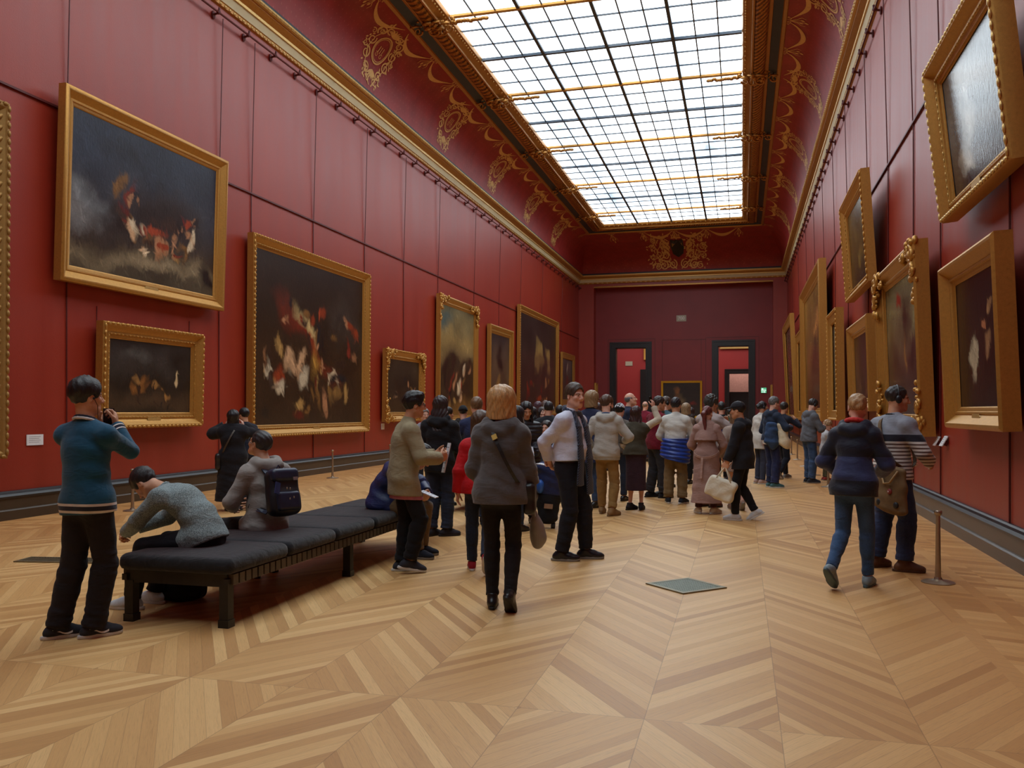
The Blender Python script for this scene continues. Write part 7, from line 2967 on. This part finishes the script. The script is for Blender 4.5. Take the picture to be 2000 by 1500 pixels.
F.add(ell(J.pel + np.array([-.19, -.02, -.10]) * k, np.array((.05, .07, .10)) * k), .03)
f0 = folds(6, .010)
P, Q = F.mesh(.009, lambda X, Y, Z: f0(X, Y, Z) - .016 * np.abs(np.sin(PI * (Z + .12 * X) / .062)), [(plane(J.pel + np.array([0, 0, .12]) * k, (0, 0, 1)), 'i'), (plane(J.pel + np.array([.0, 0, -.25]) * k, (-.25, 0, -1)), 'i')])
b = mesh_obj('puffer_jacket', P, Q, BLUEP, None, smooth=True)
held('puffer_jacket', 'bright blue quilted puffer jacket tied round the waist of the white shirted man', 'jacket', b, o)
m = MB()
for sg in (-1, 1):
    m.tube([J.pel + np.array([sg * .17, .06, .08]) * k, J.pel + np.array([sg * .08, .15, .05]) * k, J.pel + np.array([sg * .03, .17, -.02]) * k, J.pel + np.array([sg * .06, .17, -.22]) * k], .028, 8)
m.build('knotted_sleeve', BLUEP, b, smooth=True)
# fair person with camera
o, J = visitor('fair-haired visitor lifting a dark camera, beyond the auburn ponytail', 1338, None, 788, 20, zc=18.0, sex='f', skin='fair', hair=('bob', (158, 130, 96)), q=3)
casual(o, J, 3, cloth((120, 106, 92)), BLACK_C, seed=30)
# trench coat
TRENCH = cloth((156, 122, 112), .82, .1)
o, J = visitor('woman with an auburn ponytail in a long pink belted trench coat', 1380, 1003, 793, 10, sex='f', skin='light', hair=('pony', (112, 56, 52)), q=1, hairkw=dict(dark=.4, gloss=.35), pose=dict(head=(14, 6, 0), lh=(-.15, .24, 1.02), rh=(.16, .24, 1.02), le=(-.9, -.7, -.3), re=(.9, -.7, -.3), lf=(-.13, 0, 0, 30, 0), rf=(.12, 0, 0, -30, 0)))
top(o, J, 'trench_coat', TRENCH, 1, 161, e=.030, hem=.80, flare=.075, sl=(.060, .056, .048), collar=True, fold=.008)
F = Field()
k = J.k
F.add(ecap(J.neck - J.up1 * .03 * k, J.chest - J.up1 * .10 * k - J.fw * .03 * k, .16 * k, .10 * k, .20 * k, .145 * k, J.rx), .03)
P, Q = F.mesh(.008, folds(5, .006), [(plane(J.chest - J.up1 * .09 * k, -J.up1), 'i'), (plane(J.chest - J.fw * .02 * k, J.fw), 'i')])
mesh_obj('storm_flap', P, Q, TRENCH, o, smooth=True)
ring_pts = []
for i in range(17):
    a = PI + PI * i / 16
    ring_pts.append(J.pel + np.array([.205 * math.cos(a), .20 * math.sin(a), .06 - .10 * math.sin(PI * i / 16)]) * k)
bl = strap_path(ring_pts, .035 * k, .010, 'belt', cloth((172, 138, 126)), o, [vn(p - J.pel) for p in ring_pts])
strap_path([ring_pts[7], ring_pts[7] + np.array([0, -.02, -.12]) * k, ring_pts[7] + np.array([-.01, -.045, -.34]) * k], .035 * k, .010, 'belt_tail', cloth((172, 138, 126)), o, [np.array([0, -1.0, 0])] * 3)
for sg in (-1, 1):
    sh = J.rs if sg > 0 else J.ls
    p0 = J.neck * .35 + sh * .65 + J.up1 * .055 * k
    strap_path([p0 + J.rx * sg * -.05 * k, p0 + J.rx * sg * .05 * k + J.up1 * -.012 * k], .035 * k, .012, 'shoulder_tab', cloth((66, 48, 50)), o, [J.up1, J.up1])
trousers(o, J, 'trousers', cloth((72, 40, 40)), 2, 16)
shoes(o, J, cloth((204, 196, 182)), RUBBER, 1, 'sneaker')
# curly man with phone
o, J = visitor('curly dark-haired man in a pinkish grey jacket raising a white phone', 1384, 990, 774, 38, skin='tan', hair=('curly', (58, 56, 52)), q=1, pose=dict(head=(16, 2, 0), rh=(.20, .40, 1.36), re=(.9, .2, -.8), lh=(-.02, .44, 1.34), le=(-.8, .1, -.8), rhand=dict(f=(-.3, .2, .9), n=(-.8, -.4, .2), c=.7), lhand=dict(f=(.2, .2, .9), n=(.8, -.4, .1), c=.7)))
PG = cloth((172, 158, 154), .8, .08)
top(o, J, 'jacket', PG, 1, 171, e=.030, hem=.18, sl=(.064, .060, .050), collar=True, fold=.011)
trousers(o, J, 'trousers', BLACK_C, 1, 17)
shoes(o, J, plain('red_brown_leather', (86, 44, 38), .5), RUBBER_DARK, 2)
phone_at(J, 1, 'white phone with a green lit screen raised by the curly dark-haired man', col=WHITE_CARD, screen=plain('green_screen', (70, 110, 86), .3), off=(.09, -.05, .05), R=np.stack([vn((.8, -.25, .3)), vn((.3, .9, 0)), vn((-.3, 0, .9))], 1), o=o, size=(.040, .005, .078))
# farther heads
for (lb, px, ty, zc, a, sx, sk, hr, col) in (
        ('bald man in a blue jacket beyond the curly dark-haired man', 1393, 789, 17.6, 10, 'm', 'tan', ('bald', (52, 42, 38)), (40, 46, 92)),
        ('visitor with tousled black hair before the dark doorway', 1409, 786, 18.6, 5, 'm', 'light', ('spiky', (28, 28, 28)), (30, 34, 36)),
        ('visitor in a green top glimpsed before the dark doorway', 1424, 798, 20.5, 30, 'm', 'tan', ('short', (30, 26, 26)), (20, 96, 84)),
        ('woman with light brown hair turned this way, by the black cap brim', 1432, 800, 17.2, 150, 'f', 'fair', ('longface', (128, 92, 66)), (110, 80, 66)),
        ('pale bald man far back under the left doorway', 1258, 784, 26.0, 30, 'm', 'fair', ('bald', (150, 130, 110)), (120, 30, 50)),
        ('dark-haired visitor in the farthest row beside the dark painting', 1349, 796, 21.0, 15, 'f', 'light', ('long', (50, 38, 36)), (60, 50, 48)),
        ('visitor in grey in the farthest row under the left doorway', 1180, 790, 22.0, 20, 'f', 'light', ('bob', (70, 54, 44)), (80, 76, 80)),
        ('visitor in maroon in the farthest row beside the bearded man', 1166, 787, 20.0, 30, 'f', 'tan', ('long', (60, 36, 34)), (84, 38, 48))):
    o, J = visitor(lb, px, None, ty, a, zc=zc, sex=sx, skin=sk, hair=hr, q=3)
    casual(o, J, 3, cloth(col), BLACK_C if px % 2 else DARK_JEANS, seed=px)
# beige coat woman behind the black cap
o, J = visitor('woman in a long beige coat half hidden behind the man in the black cap', 1438, None, 799, -8, zc=13.3, sex='f', skin='fair', hair=('bob', (132, 100, 72)), q=2, pose=dict(lh=(-.24, .10, .95), lf=(-.08, .12, 0, 0, 0), rf=(.08, -.2, .06, 0, 40)))
top(o, J, 'coat', cloth((162, 144, 132)), 2, 181, e=.032, hem=.30, flare=.03, sl=(.062, .058, .050))
shoes(o, J, cloth((150, 120, 104)), RUBBER_GREY, 2)
# man in the black cap
CAPB = cloth((34, 34, 40), .8, .15)
o, J = visitor('man in a black cap and black jacket walking left with a cream tote bag', 1452, 1016, 784, -76, skin='asian', hair=('short', (26, 24, 26)), q=1, pose=dict(lf=(-.09, .10, 0, 0, 0), rf=(.09, -.16, .05, 0, 30), rk=(0, 1, .1), rh=(.22, .18, .84), lh=(-.22, .20, .84), le=(-.3, -1, 0), lean=(3, 5), head=(0, 4, 0)))
top(o, J, 'jacket', cloth((30, 30, 36)), 1, 191, e=.034, hem=.20, flare=.012, sl=(.066, .060, .050), hood=True, fold=.010)
trousers(o, J, 'trousers', BLACK_C, 1, 19, e=.006, r=(.088, .064, .052))
shoes(o, J, cloth((196, 196, 196)), RUBBER, 1, 'sneaker')
F = Field()
k = J.k
F.add(ell(J.hp(0, -.010, .052), np.array((.092, .112, .088)) * k, J.HR), .02)
P, Q = F.mesh(.006, None, [(plane(J.hp(0, 0, .042), J.HR @ np.array((0, -.12, -1))), 'i')])
cp = mesh_obj('cap', P, Q, CAPB, o, smooth=True)
F = Field()
F.add(ell(J.hp(0, .118, .044), np.array((.074, .098, .014)) * k, J.HR @ rotx(-.12)), .005)
P, Q = F.mesh(.0045, None, [(plane(J.hp(0, .07, 0), J.HR @ np.array((0, -1.0, 0))), 'i')])
mesh_obj('cap_brim', P, Q, CAPB, cp, smooth=True)
hb = J.arms[0]['wr'] + J.arms[0]['f'] * .08
RT = rotx(.35)
F = Field()
bcn = hb + np.array([.0, .06, -.30])
F.add(rbox(bcn, (.065, .20, .145), RT, .04), .02)
F.add(ell(bcn + np.array([0, .02, -.05]), (.075, .17, .09), RT), .04)
P, Q = F.mesh(.0085, folds(12, .012))
CREAMC = cloth((214, 206, 186), .9, .06, 200)
b = mesh_obj('tote_bag', P, Q, CREAMC, None, smooth=True)
held('tote_bag', 'cream cloth tote bag hanging from the hand of the man in the black cap', 'bag', b, o)
m = MB()
for sg in (-1, 1):
    m.tube([bcn + RT @ np.array([sg * .05, -.11, .13]), hb + np.array([sg * .015, -.02, -.03]), hb + np.array([0, .0, .01]), hb + np.array([sg * .015, .03, -.03]), bcn + RT @ np.array([sg * .05, .10, .13])], .010, 6)
m.build('handle', CREAMC, b, smooth=True)
# headphones woman
o, J = visitor('woman with white headphones in a cream top, by the grey-haired man', 1484, 945, 784, 58, sex='f', skin='tan', hair=('bun', (30, 26, 28)), q=2, pose=dict(head=(10, -6, 0), rh=(.18, .26, 1.05), lh=(-.16, .24, 1.05)))
top(o, J, 'sweater', cloth((206, 200, 190)), 2, 201, e=.030, hem=.22, flare=.02, sl=(.064, .058, .048))
trousers(o, J, 'trousers', cloth((58, 62, 80)), 2, 20)
shoes(o, J, cloth((180, 150, 140)), RUBBER, 2)
headphones(o, J, 2, (40, 38, 44))
F = Field()
c0 = J.pel + np.array([.24, .05, -.05]) * J.k
F.add(ell(c0, (.05, .13, .11)), .02)
P, Q = F.mesh(.010, folds(4, .008))
b = mesh_obj('handbag', P, Q, plain('magenta_leather', (190, 24, 96), .5), None, smooth=True)
held('handbag', 'bright pink handbag at the hip of the woman with white headphones', 'bag', b, o)
m = MB()
m.tube([c0 + np.array([0, -.08, .08]), J.arms[1]['wr'] + np.array([0, -.03, -.02]), J.arms[1]['wr'] + np.array([0, .03, -.02]), c0 + np.array([0, .08, .08])], .008, 6)
m.build('handle', plain('pink_handle', (214, 120, 140), .5), b)
# grey-haired man with jackets
o, J = visitor('grey-haired man in a dark jacket with coats draped over his arm', 1506, 952, 775, 52, skin='fair', hair=('grey_short', (112, 112, 112)), q=1, pose=dict(head=(6, 4, 0), rh=(.20, .30, 1.18), re=(.9, -.6, -.5), lh=(-.18, .22, 1.05), lf=(-.11, .06, 0, 0, 0), rf=(.11, 0, 0, -24, 0)))
top(o, J, 'jacket', cloth((38, 48, 66)), 1, 211, e=.030, hem=.05, sl=(.062, .058, .048), hood=True, fold=.009)
top(o, J, 'shirt', cloth((212, 212, 214)), 1, 212, e=.018, hem=.13, short='elbow', sl=(.03, .03, .03))
trousers(o, J, 'jeans', denim((32, 38, 72)), 1, 21, e=.012, r=(.094, .074, .066), fold=.009)
shoes(o, J, plain('teal_trainer', (56, 96, 100), .6, var=.2), RUBBER, 1, 'trainer')
k = J.k
for nm, lb, cc, c1, c2, r1, r2, sd in (('draped_jacket', 'blue jacket draped over the arm of the grey-haired man', (52, 74, 108), (.14, -.10, 1.22), (.13, -.10, .92), .12, .13, 4),
                                       ('draped_coat', 'white and cream coat draped over the arm of the grey-haired man', (214, 204, 176), (.25, .06, 1.24), (.27, .10, .92), .085, .10, 5)):
    F = Field()
    F.add(ecap(np.array(c1) * k, np.array(c2) * k, r1 * k, .07 * k, r2 * k, .09 * k, (.4, 1, 0)), .04)
    F.add(ell((np.array(c2) + np.array((.03, .03, -.06))) * k, np.array((.06, .09, .10)) * k), .05)
    P, Q = F.mesh(.009, folds(sd, .018))
    b = mesh_obj(nm, P, Q, cloth(cc), None, smooth=True)
    held(nm, lb, 'coat', b, o)
# striding person behind him
o, J = visitor('person in dark trousers striding behind the coats of the grey-haired man', 1528, 935, 783, 40, skin='tan', hair=('short', (40, 34, 32)), q=2, pose=dict(lf=(-.10, .24, 0, 0, 0), rf=(.10, -.22, .06, 0, 36), rh=(.14, .3, 1.36), re=(.9, 0, -.8)))
casual(o, J, 2, cloth((34, 36, 50)), DARK_NAVY, cloth((120, 116, 116)), seed=44, sole=RUBBER)
# grey zip hoodie man with headphones, and the child
o, J = visitor('man in a grey hoodie and jeans with headphones, looking down at his hands', 1580, 943, 779, 58, skin='fair', hair=('short', (46, 38, 36)), q=1, pose=dict(head=(0, 26, 0), lean=(0, 8), rh=(.06, .30, 1.18), lh=(-.06, .32, 1.18), re=(.9, -.5, -.6), le=(-.9, -.5, -.6), lf=(-.10, .03, 0, 0, 0), rf=(.10, 0, 0, -16, 0), rhand=dict(c=.8), lhand=dict(c=.8)))
top(o, J, 'hoodie', cloth((98, 100, 106)), 1, 221, e=.028, hem=.10, hood=True, sl=(.062, .056, .046), fold=.009)
trousers(o, J, 'jeans', denim((52, 74, 106)), 1, 22, e=.010, r=(.094, .074, .064), fold=.010)
shoes(o, J, cloth((48, 50, 58)), RUBBER_GREY, 1, 'sneaker')
headphones(o, J, 1)
glasses(o, J, (120, 30, 34))
o, J = visitor('child with fair curly hair in a pale coat, beside the man in the grey hoodie', 1612, 938, 824, 72, sex='f', skin='fair', hair=('curly', (176, 138, 100)), q=2, headscale=1.15, pose=dict(rh=(.10, .30, .98), lh=(-.10, .30, .98), re=(.9, -.6, -.4), head=(30, 10, 0)))
top(o, J, 'coat', cloth((186, 184, 186)), 2, 231, e=.032, hem=.24, flare=.02, sl=(.062, .056, .046))
trousers(o, J, 'trousers', cloth((86, 82, 58)), 2, 23)
shoes(o, J, cloth((150, 60, 54)), RUBBER_GREY, 2, 'sneaker')
# ------------------------------------------------------------------ light and view
wd = bpy.data.worlds.new('world')
bpy.context.scene.world = wd
wd.use_nodes = True
wd.node_tree.nodes['Background'].inputs[0].default_value = (.6, .7, .8, 1)
wd.node_tree.nodes['Background'].inputs[1].default_value = .05
sc = bpy.context.scene
sc.view_settings.view_transform = 'Standard'
sc.view_settings.look = 'None'
sc.view_settings.gamma = 1
sc.view_settings.exposure = 0.0
sc.cycles.max_bounces = 7
sc.cycles.diffuse_bounces = 4
sc.cycles.glossy_bounces = 3
sc.cycles.use_denoising = True
